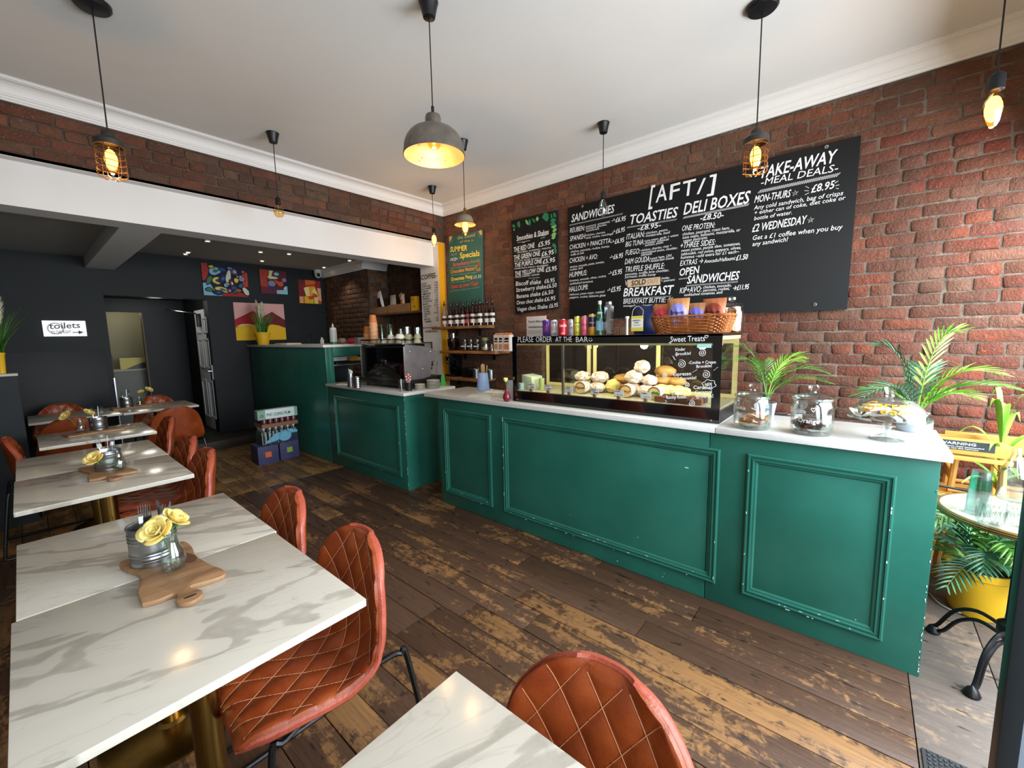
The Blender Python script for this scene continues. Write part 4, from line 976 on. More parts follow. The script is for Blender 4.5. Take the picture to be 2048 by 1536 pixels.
# ------------------------------------------------------------------ pendant lamps
M_bulb = mat('lit_filament', 'ffb040', .5, emit='ffb54d', es=14)
M_amber = glass('amber_glass', (1, .80, .45), 0, .10)
def rose_cup(t, z=CZ, r0=.048, r1=.03, h=.075, flat=False):
    pr = [(r0, 0), (r0, -.006), (r0*.92, -.012), (r1, -h), (r1*.6, -h-.004)] if not flat else [(.075, 0), (.075, -.014), (.066, -.024), (.012, -.03)]
    MB().lathe([(a, b_+z) for a, b_ in pr], 24).build('ceiling_rose', M_black, t)
def cord(t, z0, z1, mt=None): MB().tube([(0, 0, z0), (0, 0, z1)], .0032, 6).build('cord', mt or M_black, t)
def bulb(t, z, prof, lit=True, amber=True):
    """z = top of the glass; prof (r, down)"""
    MB().lathe([(a, z-b_) for a, b_ in prof], 20, cap=False).build('bulb', M_amber if amber else M_glass, t)
    top, bot = z-.02, z-prof[-1][1]+.025
    b = MB()
    if lit:
        b.ball((0, 0, (top+bot)/2), (top-bot)/2, 12, 8, (.52, .52, 1)); b.build('filament', M_bulb, t)
    else:
        b.tube([(math.cos(k*2.2)*.005, math.sin(k*2.2)*.005, top-(top-bot)*k/9) for k in range(10)], .0012, 4); b.build('filament', M_steel, t)
def lamp(name, lab, xy): return thing(name, lab, 'lamp', (xy[0], xy[1], 0))
def holder(t, z, h=.05, r_=.021, mt=None): MB().lathe([(.006, z+h+.012), (.014, z+h+.006), (r_, z+h-.004), (r_, z), (r_*.8, z-.003)], 18).build('lamp_holder', mt or M_black, t)
def cage(t, ztop, r_=.058, h=.16, tilt=0):
    MB().lathe([(.008, ztop+.075), (.02, ztop+.068), (.028, ztop+.058), (.030, ztop+.04), (.05, ztop+.032), (r_+.004, ztop+.018), (r_+.004, ztop-.008), (r_-.004, ztop-.008)], 24, cap=False).build('cage_cap', mat('iron_cap', '3c3733', .5, metal=.5), t)
    for k in range(6):
        a = 2*PI*k/6; b = MB(); b.tube([(r_*math.cos(a), r_*math.sin(a), ztop), (r_*1.02*math.cos(a), r_*1.02*math.sin(a), ztop-h*.9), (r_*.85*math.cos(a), r_*.85*math.sin(a), ztop-h), (.02*math.cos(a), .02*math.sin(a), ztop-h-.006)], .0022, 5); b.build('cage_bar', _mats['cage_iron'], t)
    for k in range(5):
        zz = ztop-h*(.16+.19*k); b = MB(); b.tube([(r_*math.cos(2*PI*j/20), r_*math.sin(2*PI*j/20), zz+.004*math.sin(2*PI*j/20*2)) for j in range(20)], .0022, 5, closed=True); b.build('cage_ring', _mats['cage_iron'], t)
mat('cage_iron', '5a3f22', .45, metal=.7)
P_ST = [(.012, 0), (.014, .012), (.022, .03), (.031, .055), (.034, .08), (.031, .105), (.022, .128), (.010, .142), (.001, .146)]
P_SQ = [(.013, 0), (.015, .012), (.028, .035), (.034, .055), (.030, .085), (.022, .12), (.012, .14), (.001, .145)]
P_GL = [(.012, 0), (.014, .012), (.026, .022), (.036, .040), (.040, .06), (.036, .082), (.024, .095), (.001, .101)]
def light_at(t, z, p, col=(1, .60, .25)): point_light('lamp_glow', (t.location.x, t.location.y, z), p, col, .03)
# caged lamps
for (xy, zc, lab) in (((.402, 2.993), 2.50, 'caged pendant lamp glowing amber at the upper left, over the white beam'), ((2.641, .501), 2.495, 'caged pendant lamp glowing amber in front of the big menu board')):
    t = lamp('caged_pendant_lamp', lab, xy); rose_cup(t, flat=True); cord(t, CZ-.03, zc+.07); cage(t, zc); bulb(t, zc, P_ST); light_at(t, zc-.16, 6)
t = lamp('pendant_bulb', 'pendant with unlit pale globe bulb before the brick strip at the left', (1.497, 3.749)); rose_cup(t); cord(t, CZ-.07, 2.665); holder(t, 2.605); bulb(t, 2.605, P_GL, lit=False, amber=True)
t = lamp('pendant_bulb', 'bare lit amber bulb on a black cord in the corner by the yellow wall', (3.143, 3.77)); rose_cup(t); cord(t, CZ-.07, 2.72); holder(t, 2.66); bulb(t, 2.66, P_ST); light_at(t, 2.5, 6)
t = lamp('pendant_bulb', 'pendant with unlit clear pear bulb hanging before SANDWICHES on the board', (3.174, 1.683)); rose_cup(t); cord(t, CZ-.07, 2.63); holder(t, 2.585); bulb(t, 2.585, P_SQ, lit=False, amber=False)
t = lamp('pendant_bulb', 'bare lit squirrel-cage bulb at the top right corner of the view', (2.651, -.346)); rose_cup(t); cord(t, CZ-.07, 2.50); holder(t, 2.445, .06, .026); bulb(t, 2.445, P_SQ); light_at(t, 2.28, 7)
# big dome
t = lamp('dome_pendant_lamp', 'large aged metal dome pendant lamp in the middle of the ceiling', (1.491, 1.759)); rose_cup(t); cord(t, CZ-.07, 2.66)
MB().lathe([(.004, 2.675), (.008, 2.67), (.008, 2.645), (.011, 2.63)], 12).build('cord_grip', M_black, t)
m_dome = mat('aged_metal', '8f867c', .38, metal=.85, var=.45, vscale=9, rvar=.12)
m_domein, N, L, bb = new_nodes('dome_lining'); 
_p = N.new('ShaderNodeTexCoord'); _n = noise_n(N, L, _p.outputs['Object'], 16, 4); _v = noise_n(N, L, _p.outputs['Object'], 70, 2)
L.new(mixc(N, L, ramp(N, L, _v.outputs[0], [(.66, (0, 0, 0)), (.7, (1, 1, 1))]).outputs[0], mixc(N, L, _n.outputs[0], 'b58a64', 'd8a878'), '6a4a34'), bb.inputs['Base Color']); bb.inputs['Roughness'].default_value = .42; bb.inputs['Metallic'].default_value = .4
pr = [(.012, 2.632), (.036, 2.628), (.040, 2.615), (.041, 2.575), (.043, 2.568)]+[(.043+(.155-.043)*math.sin(k/8*PI/2)**.9, 2.568-(.115)*(1-math.cos(k/8*PI/2))-.0) for k in range(1, 9)]+[(.158, 2.436), (.158, 2.430)]
b = MB(); b.lathe(pr, 48, cap=False); b.build('shade', m_dome, t)
b = MB(); b.lathe([(max(.004, a-.003), z_-.001) for a, z_ in pr[3:]], 48, cap=False); b.build('shade_lining', m_domein, t)
holder(t, 2.545, .05, .02); bulb(t, 2.545, [(a*.9, b_*.8) for a, b_ in P_GL]); light_at(t, 2.455, 3, (1, .68, .36))
# small bell shade
t = lamp('bell_pendant_lamp', 'small brass-necked bell pendant lamp lit in front of the green specials board', (2.622, 2.72)); rose_cup(t); cord(t, CZ-.07, 2.60)
MB().lathe([(.006, 2.61), (.012, 2.60), (.013, 2.56), (.020, 2.552), (.020, 2.545)], 16).build('brass_neck', M_brass, t)
b = MB(); b.lathe([(.018, 2.553), (.035, 2.55), (.058, 2.535), (.070, 2.51), (.074, 2.485), (.082, 2.475), (.092, 2.468), (.092, 2.465), (.080, 2.472), (.071, 2.482), (.067, 2.51), (.055, 2.532), (.018, 2.548)], 36, cap=False); b.build('shade', mat('bell_shade', '8a7a62', .5, metal=.3), t)
bulb(t, 2.525, P_ST); light_at(t, 2.36, 6)
# ------------------------------------------------------------------ boards on the brick wall
XB = 3.700
def zs(ox, oy, k): return lambda x_, y_: (ox+x_/k, oy+y_/k)
def slab(t, name, corners, x0, x1, mt, **kw):
    """board outline from its corners in the photo (TL,TR,BR,BL) on the plane x=x0, thick towards the wall"""
    P = [S(*c, 0, x0) for c in corners]; b = MB()
    b.prism([(p.y, p.z) for p in P][::-1], x0, x1, M=YZ()); return b.build(name, mt, t, **kw)
def hatch(b, p0, p1, h, n, N, ax, val, r_=.0011):
    O, E = S(*p0, ax, val), S(*p1, ax, val); N = Vector(N)
    for k in range(n):
        c = O.lerp(E, (k+.5)/n); b.tube([c+N*.0012+Vector((0, h*.5, -h*.5)), c+N*.0012+Vector((0, -h*.5, h*.5))], r_, 4)
def star(b, px, py, r_, ax=0, val=XB):
    c = S(px, py, ax, val); b.tube([c+Vector((-.0012, r_*math.sin(2*PI*k*2/5), r_*math.cos(2*PI*k*2/5))) for k in range(5)], .0016, 4, closed=True)
mb_ = thing('menu_board', 'huge black hand-lettered menu board listing sandwiches, toasties, deli boxes and take-away deals', 'board', (0, 0, 0))
slab(mb_, 'panel', [(1135, 416), (1722.5, 270.6), (1693.7, 618.8), (1140, 640)], XB, 3.72, M_board, bevel=.002)
Z = zs(1120, 260, 3.303)
def run(b, rows, Zf, val=XB, shear=.16):
    for s_, x0, y0, x1, y1, h, *o in rows:
        ptext(b, s_, Zf(x0, y0), Zf(x1, y1), h/3.303 if Zf is Z else h/6.0235, 0, val, (-1, 0, 0), shear=shear, bold=o[0] if o else 0.0)
b = MB()
run(b, [('SANDWICHES', 75, 610, 355, 545, 50, .022), ('REUBEN:', 65, 680, 162, 662, 32), ('pastrami, emmental,', 172, 645, 330, 610, 13), ('mustard, gherkin,', 172, 659, 310, 630, 13), ('sauerkraut', 172, 673, 258, 657, 13), ('→£6.95', 340, 615, 432, 598, 30, .01),
        ('SPANISH:', 65, 735, 170, 715, 32), ('chicken, chorizo,', 172, 702, 300, 680, 13), ('aioli, rocket, manchego', 172, 720, 352, 690, 13), ('→£6.95', 345, 690, 427, 670, 30, .01),
        ('CHICKEN + PANCETTA:', 62, 790, 338, 745, 30), ('chicken, pancetta, rocket, honey,', 70, 812, 327, 773, 14), ('truffle oil, aioli', 70, 832, 157, 817, 14), ('→£6.95', 337, 757, 422, 740, 30, .01),
        ('CHICKEN + AVO:', 62, 880, 247, 850, 32), ('chicken, avocado, pesto, tomato,', 65, 913, 292, 877, 14), ('rocket, aioli', 65, 931, 150, 916, 14), ('→£6.95', 327, 858, 415, 842, 30, .01),
        ('HUMMUS:', 62, 975, 177, 958, 34), ('hummus, avocado, olives, rocket,', 65, 1003, 305, 970, 14), ('sunblushed tomatoes', 65, 1023, 217, 1005, 14), ('→£5.95', 320, 965, 408, 950, 32, .01),
        ('HALLOUMI:', 60, 1070, 184, 1052, 34), ('halloumi, pesto mayo, roasted', 65, 1094, 292, 1074, 14), ('peppers, rocket, balsamic glaze', 65, 1113, 300, 1098, 14), ('→£5.95', 312, 1075, 400, 1062, 32, .01)], Z)
hatch(b, Z(62, 630), Z(415, 553), .012, 40, (-1, 0, 0), 0, XB)
b.build('lettering', M_paint, mb_); b = MB()
for s_, x0, y0, x1, y1, h in (('[', 588, 487, 614, 482, 118), ('A', 632, 480, 705, 462, 108), ('F', 722, 462, 786, 446, 100), ('T', 803, 443, 886, 424, 100), ('/', 903, 424, 956, 410, 92), (']', 975, 405, 1020, 396, 104)):
    ptext(b, s_, Z(x0, y0), Z(x1, y1), h/3.303, 0, XB, (-1, 0, 0), bold=.008, shear=.1)
run(b, [('TOASTIES', 455, 625, 770, 575, 62, .02), ('-£8.95-', 512, 665, 665, 642, 32, .012), ('ITALIAN:', 438, 725, 558, 705, 36), ('chicken, pesto,', 567, 690, 714, 664, 16), ('mozzarella, basil', 567, 707, 724, 683, 16),
        ('BIG TUNA:', 432, 773, 554, 755, 34), ('tuna mayo, garlic + onion', 560, 740, 780, 700, 15), ('cheddar, sunblush', 560, 755, 718, 728, 15), ('tomato, pesto', 560, 770, 682, 748, 15),
        ('FUEGO:', 432, 828, 527, 815, 34), ('chicken, chorizo, rioja +', 535, 803, 736, 770, 15), ('caramelised onion, cheddar,', 535, 819, 776, 785, 15), ('sobrasada', 535, 833, 607, 823, 15),
        ('DAM GOUDA:', 428, 888, 594, 868, 36), ('roast ham, Old', 598, 858, 735, 835, 16), ('Amsterdam Gouda', 598, 874, 752, 851, 16), ('TRUFFLE SHUFFLE:', 428, 940, 687, 915, 36), ('pancetta, truffle brie cheddar,', 430, 962, 720, 933, 16), ('parmesan, truffle honey', 430, 979, 632, 961, 16),
        ('V', 428, 1030, 446, 1027, 36), ('cheddar,', 668, 987, 724, 982, 15), ('+ pastrami', 668, 1005, 757, 995, 15), ('BREAKFAST', 418, 1100, 742, 1083, 54, .022), ('BREAKFAST BUTTIE: £6', 418, 1148, 742, 1136, 30), ('sausage/bacon/sausage+bacon', 418, 1168, 692, 1160, 14)], Z)
hatch(b, Z(443, 645), Z(772, 590), .012, 36, (-1, 0, 0), 0, XB); hatch(b, Z(418, 1115), Z(735, 1098), .010, 34, (-1, 0, 0), 0, XB)
b.build('lettering', M_paint, mb_); b = MB()
run(b, [('DELI BOXES', 815, 560, 1245, 483, 74, .02), ('-£8.50-', 925, 600, 1078, 578, 38, .012), ('ONE PROTEIN:', 803, 668, 1020, 645, 36), ('chicken, pastrami, roast ham,', 808, 698, 1120, 655, 19), ('tuna mayo, halloumi, mozzarella, or', 808, 720, 1190, 668, 19), ('vegan pastrami.', 812, 742, 975, 718, 19),
        ('+THREE SIDES:', 793, 782, 1022, 758, 36), ('sweet potato, purple slaw, tomatoes,', 800, 806, 1190, 758, 19), ('tabbouleh, red onion, peppers, olives,', 798, 830, 1195, 785, 19), ('hummus ~add extra for £1 each~', 797, 853, 1182, 812, 20),
        ('EXTRAS →', 793, 898, 942, 880, 34), ('Avocado/Halloumi:', 952, 880, 1158, 858, 24), ('£1.50', 1162, 862, 1238, 853, 34, .015), ('OPEN', 787, 965, 915, 946, 48, .02), ('SANDWICHES', 838, 1015, 1178, 988, 52, .02),
        ('KIP+AVO:', 790, 1080, 933, 1068, 38), ('chicken, avocado,', 945, 1048, 1132, 1033, 19), ('pancetta, rocket,', 945, 1068, 1120, 1055, 19), ('sunblushed tomatoes, aioli', 820, 1098, 1072, 1080, 18), ('→£11.95', 1142, 1060, 1245, 1050, 32, .02)], Z)
hatch(b, Z(815, 580), Z(1248, 492), .016, 44, (-1, 0, 0), 0, XB, .0013); hatch(b, Z(785, 985), Z(845, 978), .010, 8, (-1, 0, 0), 0, XB); hatch(b, Z(832, 1030), Z(1175, 1002), .012, 36, (-1, 0, 0), 0, XB)
b.build('lettering', M_paint, mb_); b = MB()
run(b, [('TAKE-AWAY', 1312, 322, 1815, 212, 74, .018), ('-MEAL DEALS-', 1325, 368, 1832, 272, 44, .0), ('MON-THURS', 1283, 482, 1518, 442, 46, .01), ('£8.95', 1658, 415, 1808, 385, 50, .01), ('Any cold sandwich, bag of crisps', 1280, 528, 1867, 430, 27), ('+ either can of coke, diet coke or', 1282, 560, 1882, 460, 25), ('bottle of water.', 1282, 597, 1532, 556, 25),
        ('£2 WEDNESDAY', 1268, 675, 1622, 618, 50, .01), ('Get a £1 coffee when you buy', 1270, 728, 1862, 655, 30), ('any sandwich!', 1270, 768, 1502, 735, 28)], Z)
hatch(b, Z(1312, 408), Z(1845, 294), .022, 40, (-1, 0, 0), 0, XB, .0015)
star(b, *Z(1553, 417), .020); star(b, *Z(1655, 595), .020)
for a0, a1 in (((1622, 372), (1645, 384)), ((1614, 400), (1643, 402)), ((1618, 428), (1645, 415)), ((1815, 352), (1838, 336)), ((1820, 368), (1845, 362)), ((1822, 384), (1840, 388))): b.tube([S(*Z(*a0), 0, XB-.001), S(*Z(*a1), 0, XB-.001)], .0016, 4)
b.build('lettering', M_paint, mb_)
b = MB(); 
for px, py in (Z(150, 505), Z(1762, 112), Z(1685, 1152), ): c = S(px, py, 0, XB); b.lathe([(.004, 0), (.012, .001), (.012, .004), (.004, .005)], 12, M=T(*c) @ RY(-PI/2), closed=True, cap=False)
b.build('fixing_screws', M_steel, mb_)
st = thing('sold_out_sticker', 'torn tan strip reading SOLD OUT stuck over one toastie on the menu board', 'sticker', (0, 0, 0))
slab(st, 'tape', [Z(445, 990), Z(662, 970), Z(662, 1022), Z(445, 1040)], XB-.004, XB-.0015, mat('tape_tan', 'c2a98c', .8))
b = MB(); ptext(b, 'SOLD', Z(472, 1030), Z(566, 1018), 34/3.303, 0, XB-.0045, (-1, 0, 0), bold=.02, shear=.1); b.build('lettering', M_black, st)
b = MB(); ptext(b, 'OUT', Z(578, 1016), Z(652, 1008), 32/3.303, 0, XB-.0045, (-1, 0, 0), bold=.02, shear=.1); b.build('faded_lettering', mat('faded_brown', 'a98f74', .8), st)
# smoothies board
sm = thing('smoothie_board', 'tall black smoothies and shakes board with painted green leaves at the top corner', 'board', (0, 0, 0))
Q = zs(820, 400, 6.0235)
slab(sm, 'panel', [Q(1215, 250), Q(1770, 120), Q(1785, 1300), Q(1270, 1375)], XB, 3.72, M_board, bevel=.002)
b = MB()
run(b, [('Smoothies & Shakes', 1285, 495, 1670, 412, 62, .015), ('THE RED ONE', 1250, 630, 1500, 572, 58, .02), ('£5.95', 1545, 567, 1687, 535, 56, .02), ('STRAWBERRY, RASPBERRIES + PINEAPPLE', 1290, 645, 1700, 582, 18), ('THE GREEN ONE', 1250, 725, 1567, 668, 55, .02), ('£6.95', 1585, 678, 1732, 650, 54, .02), ('KALE, LIME, GINGER, BANANA + PINEAPPLE', 1255, 748, 1690, 690, 18),
        ('THE PURPLE ONE', 1260, 812, 1587, 760, 52, .02), ('£5.95', 1600, 770, 1747, 742, 52, .02), ('SUMMER FRUITS, MANGO + BLUEBERRIES', 1255, 838, 1665, 795, 18), ('THE YELLOW ONE', 1265, 918, 1617, 860, 54, .02), ('£5.95', 1635, 868, 1767, 845, 54, .02), ('MANGO, PINEAPPLE + BANANA', 1268, 940, 1560, 905, 20),
        ('Biscoff shake', 1275, 1035, 1577, 1008, 52, .005), ('£6.95', 1620, 1003, 1742, 988, 50, .005), ('Strawberry shake', 1280, 1110, 1637, 1065, 50, .005), ('£6.50', 1645, 1065, 1767, 1048, 50, .005), ('Banana shake', 1285, 1187, 1572, 1150, 48, .005), ('£6.50', 1590, 1150, 1727, 1128, 48, .005),
        ('Oreo choc shake', 1285, 1262, 1607, 1222, 48, .005), ('£6.95', 1620, 1222, 1752, 1203, 48, .005), ('Vegan choc Shake', 1290, 1342, 1657, 1303, 48, .005), ('£6.95', 1678, 1302, 1783, 1286, 50, .005)], Q, shear=.08)
for a0, a1 in (((1295, 515), (1445, 488)), ((1355, 516), (1385, 510)), ((1530, 440), (1640, 425)), ((1575, 462), (1625, 448)), ((1428, 945), (1560, 932)), ((1480, 962), (1505, 960))): b.tube([S(*Q(*a0), 0, XB-.001), S(*Q(*a1), 0, XB-.001)], .002, 4)
b.build('lettering', M_paint, sm)
b = MB(); b2 = MB(); r = random.Random(5)
def leafshape(b, px, py, L_, w_, a):
    c = S(*Q(px, py), 0, XB); n = 8; pts = [(L_*k/n, w_*math.sin(PI*k/n)) for k in range(n+1)]+[(L_*k/n, -w_*math.sin(PI*k/n)) for k in range(n-1, 0, -1)]
    b.add([(XB-.0008-.0003*r.random(), c.y-(x_*math.cos(a)-y_*math.sin(a)), c.z+x_*math.sin(a)+y_*math.cos(a)) for x_, y_ in pts], [tuple(range(len(pts)))])
for (px, py, L_, w_, a, q) in ((1230, 300, .06, .015, -.6, 0), (1300, 265, .07, .02, -1.2, 0), (1290, 300, .05, .018, .6, 0), (1390, 235, .08, .014, -1.0, 1), (1440, 225, .08, .016, -1.5, 0), (1470, 220, .07, .012, -.9, 0), (1530, 200, .05, .02, -1.4, 1), (1590, 215, .09, .035, .2, 0), (1640, 180, .07, .03, -1.4, 0), (1700, 160, .06, .012, -1.4, 0), (1725, 150, .07, .012, -1.0, 0), (1750, 150, .05, .012, -1.9, 0),
                               (1690, 250, .075, .022, -.1, 0), (1685, 290, .08, .02, -.2, 0), (1700, 330, .07, .02, .1, 1), (1715, 380, .06, .018, .3, 1), (1700, 430, .07, .02, .2, 1), (1705, 470, .06, .02, .5, 1), (1720, 520, .05, .016, -1.2, 0), (1745, 520, .08, .014, -1.5, 0), (1755, 580, .06, .014, -1.6, 0), (1250, 340, .035, .008, -1.3, 1)):
    leafshape([b, b2][q], px, py, L_, w_, a)
b.build('painted_leaves', mat('leaf_paint_dark', '1f7a4f', .7), sm); b2.build('painted_leaves', mat('leaf_paint_light', '7fb56a', .7), sm)
# summer specials
su = thing('specials_board', 'dark green summer specials board with yellow and red lettering, left of the smoothies board', 'board', (0, 0, 0))
slab(su, 'panel', [Q(470, 440), Q(868, 358), Q(872, 1240), Q(450, 1340)], XB, 3.72, mat('board_green', '2f5f58', .6), bevel=.002)
for mt, rows in ((mat('chalk_yellow', 'efdc5a', .8), [('SUMMER', 485, 628, 688, 605, 62, .03), ('Specials', 600, 702, 838, 672, 66, .04), ('Greentea Peng', 495, 978, 752, 940, 44, .03)]), (mat('chalk_orange', 'e8a040', .8), [('Chocolate Nutter!!', 490, 887, 802, 838, 42, .03), ('£5', 808, 858, 850, 850, 36, .01)]),
                 (mat('chalk_pink', 'd9566e', .8), [('Strawberry', 517, 802, 722, 770, 44, .03)]), (mat('chalk_red', 'd8492f', .8), [('Open up your Cage', 490, 1068, 822, 1018, 44, .03), ('£5', 800, 800, 850, 790, 34, .01)]),
                 (mat('chalk_grey', '9db0ae', .8), [('ALL OF', 495, 672, 566, 662, 26), ('blended strawberry, lime and mint over ice', 490, 830, 800, 790, 14), ('espresso, hazelnut, milk, cream', 495, 912, 800, 878, 14), ('matcha, coconut, ginger, lime', 490, 1003, 720, 975, 14), ('iced coffee, orange, tonic, rosemary', 485, 1105, 845, 1055, 14)]), (M_paint, [('>ICE<', 485, 738, 575, 724, 36, .02), ('£5.35', 765, 948, 857, 935, 36)]),
                 (mat('chalk_gold', 'c9b070', .8), [('the Sound', 572, 478, 782, 438, 44), ('of the s.', 600, 518, 768, 490, 26)]), (mat('chalk_olive', '8c9a4a', .8), [('Shandy', 730, 765, 842, 742, 38, .02)])):
    b = MB(); run(b, rows, Q, shear=.06)
    if mt is _mats['chalk_gold']:
        for cx, cz, a0, a1 in ((470, 440, -PI/2, 0), (868, 358, PI, 1.5*PI)):
            c = S(*Q(cx, cz), 0, XB); n = 8; sgn = 1 if cx < 600 else -1
            b.add([(XB-.001, c.y-sgn*.002, c.z-.002)]+[(XB-.001, c.y-sgn*.055*math.cos(PI/2*k/n), c.z-.004-.055*math.sin(PI/2*k/n)) for k in range(n+1)], [tuple(range(n+2))])
            for k in range(5): a_ = PI/2*(k+.5)/5; b.tube([(XB-.001, c.y-sgn*.065*math.cos(a_), c.z-.065*math.sin(a_)), (XB-.001, c.y-sgn*.095*math.cos(a_), c.z-.095*math.sin(a_))], .0013, 4)
    b.build('lettering', mt, su)
# coffee list on the white pier
XP = 3.6185; Zp = zs(580, 500, 6.4); b = MB()
ptext(b, '-COFFEE-', Zp(1667, 388), Zp(1882, 350), 9.5, 0, XP, (-1, 0, 0), bold=.03)
for k, (nm, pr_, w_) in enumerate((('LATTE', '3.60', 58), ('CAPPUCCINO', '3.60', 112), ('FLAT WHITE', '3.45', 116), ('CORTADO', '3.20', 76), ('AMERICANO', '3.10', 104), ('MACCHIATO', '3.0', 92), ('ESPRESSO', '2.6', 88), ('HOT CHOCOLATE', '3.80', 116), ('MOCHA', '3.75', 62), ('CHAI (HOT)', '3/3.9', 98), ('SYRUPS', '.50', 72), ('OAT MILK', '.5', 80), ('ICED/HOT', '+.2/.4', 84), ('TEA', '2', 36), ('MATCHA', '4.5', 74), ('TURMERIC', '3.8', 92))):
    x0 = 1688+k*2.4; y0 = 450+k*32.3; ptext(b, nm, Zp(x0, y0), Zp(x0+w_, y0-w_*.14), 3.6, 0, XP, (-1, 0, 0), bold=.02)
    w2 = 11*len(pr_); ptext(b, pr_, Zp(1893-w2+k*.6, y0-24), Zp(1893+k*.6, y0-26), 3.6, 0, XP, (-1, 0, 0), bold=.02)
ptext(b, '—', Zp(1770, 965), Zp(1825, 958), 3, 0, XP, (-1, 0, 0)); ptext(b, 'WiFi PASSWORD:', Zp(1700, 1010), Zp(1888, 1000), 3.6, 0, XP, (-1, 0, 0), bold=.01); ptext(b, 'AFTMETHING', Zp(1730, 1058), Zp(1888, 1052), 4, 0, XP, (-1, 0, 0), bold=.01)
b.build('lettering', M_black, pier)
cb = thing('framed_notice', 'small dark framed notice low on the white pier behind the coffee machine', 'frame', (0, 0, 0))
P = [S(*c, 0, 3.612) for c in ((848, 684), (864, 686), (866, 731), (849, 729))]; y0_, y1_, z0_, z1_ = P[1].y, P[0].y, P[2].z, P[0].z
b = MB(); 
for q in ((y0_, z0_, y1_, z0_+.012), (y0_, z1_-.012, y1_, z1_), (y0_, z0_, y0_+.012, z1_), (y1_-.012, z0_, y1_, z1_)): b.box(3.602, q[0], q[1], 3.619, q[2], q[3])
b.build('frame', M_shelfd, cb); MB().box(3.61, y0_+.012, z0_+.012, 3.619, y1_-.012, z1_-.012).build('sheet', mat('notice_green', 'a9bdb2', .6), cb)

# ------------------------------------------------------------------ wall shelves
def wall_shelf(z, ya, yb, lab):
    t = thing('wall_shelf', lab, 'shelf', (0, 0, 0)); MB().box(3.46, ya, z-.032, 3.722, yb, z).build('plank', M_shelf, t, bevel=.003)
    for yy in (ya+.25, yb-.2):
        MB().box(3.50, yy-.02, z-.036, 3.722, yy+.02, z-.0325).box(3.716, yy-.02, z-.12, 3.722, yy+.02, z-.036).build('bracket', M_bmetal, t)
wall_shelf(1.625, 3.405, 4.27, 'top wooden wall shelf holding the row of syrup bottles'); wall_shelf(1.325, 3.175, 4.13, 'middle wooden wall shelf holding jars and cartons'); wall_shelf(.99, 3.415, 4.27, 'low wooden wall shelf with grinder and tins')
def cyl_at(pxl, pxr, z, ax, val):
    """centre and radius of an upright round thing seen between two columns of the photo"""
    pz = 680; a = S(pxl, pz, 2, 0.5 if True else z)-CAM; b_ = S(pxr, pz, 2, .5)-CAM
    a = Vector((a.x, a.y)).normalized()*(1 if (a.x > 0 or a.y > 0) else -1); b_ = Vector((b_.x, b_.y)).normalized()*(1 if (b_.x > 0 or b_.y > 0) else -1)
    return a, b_
def dir_at(px, py=690):
    d = FWD + RGT*((px-1024)/FPX) + UPV*((768-py)/FPX); return Vector((d.x, d.y)).normalized()
def place(pxl, pxr, ax, val, py=690):
    a, b_ = dir_at(pxl, py), dir_at(pxr, py); m_ = (a+b_).normalized(); t_ = val/(m_.x if ax == 0 else m_.y); c = m_*t_
    return c.x, c.y, t_*math.sin(a.angle(b_)/2)
def hz(py, px, x_, y_):
    """height of a level of the photo at the spot (x_,y_)"""
    d = FWD + RGT*((px-1024)/FPX) + UPV*((768-py)/FPX); return CAM.z + d.z/math.hypot(d.x, d.y)*math.hypot(x_, y_)
zb = zs(860, 560, 6.4)
M_syrup = mat('dark_syrup', '1c0a0a', .08, coat=.5); M_sylab = mat('bottle_label', 'd8d2cc', .6); M_darklab = mat('dark_label', '1b1518', .5)
bt0 = None
bl = [(160, 218, 3.52), (240, 290, 3.50), (280, 325, 3.60), (325, 375, 3.50), (360, 405, 3.60), (403, 450, 3.50), (460, 512, 3.50), (525, 577, 3.50), (575, 620, 3.58), (615, 668, 3.50), (705, 760, 3.53), (772, 825, 3.53)]
where = ['leftmost, in front of the yellow strip', 'second from left on the shelf', 'third from left, set back', 'fourth from left on the shelf', 'fifth from left, set back', 'sixth from left, in the middle', 'red-labelled one right of middle', 'eighth from left on the shelf', 'ninth from left, set back', 'third from the right end', 'second from the right end', 'at the right end of the shelf']
for n, (a, b_, xx) in enumerate(bl):
    cx, cyy, r_ = place(860+a/6.4, 860+b_/6.4, 0, xx, 640); r_ = .030
    t = thing('syrup_bottle', 'dark syrup bottle with pourer on top shelf, '+where[n], 'bottle', (cx, cyy, 1.626), group='syrup bottles on the top wall shelf')
    MB().lathe([(0, 0), (r_, 0), (r_, .004), (r_, .155), (r_*.85, .175), (.014, .205), (.012, .25), (.014, .252), (.014, .26), (0, .26)], 18).build('bottle', M_syrup if n not in (0,) else mat('clear_syrup', '8a7a70', .1, coat=.5), t)
    MB().lathe([(r_+.0008, .03), (r_+.0008, .135)], 18, cap=False).build('label', M_sylab if n != 6 else mat('red_label', 'b04a4a', .6), t)
    MB().lathe([(r_+.0012, .075), (r_+.0012, .105)], 18, cap=False).build('label_band', M_darklab, t)
    MB().lathe([(.012, .255), (.014, .262), (.013, .285), (.006, .29), (.005, .32)], 10).build('pourer', M_black, t)
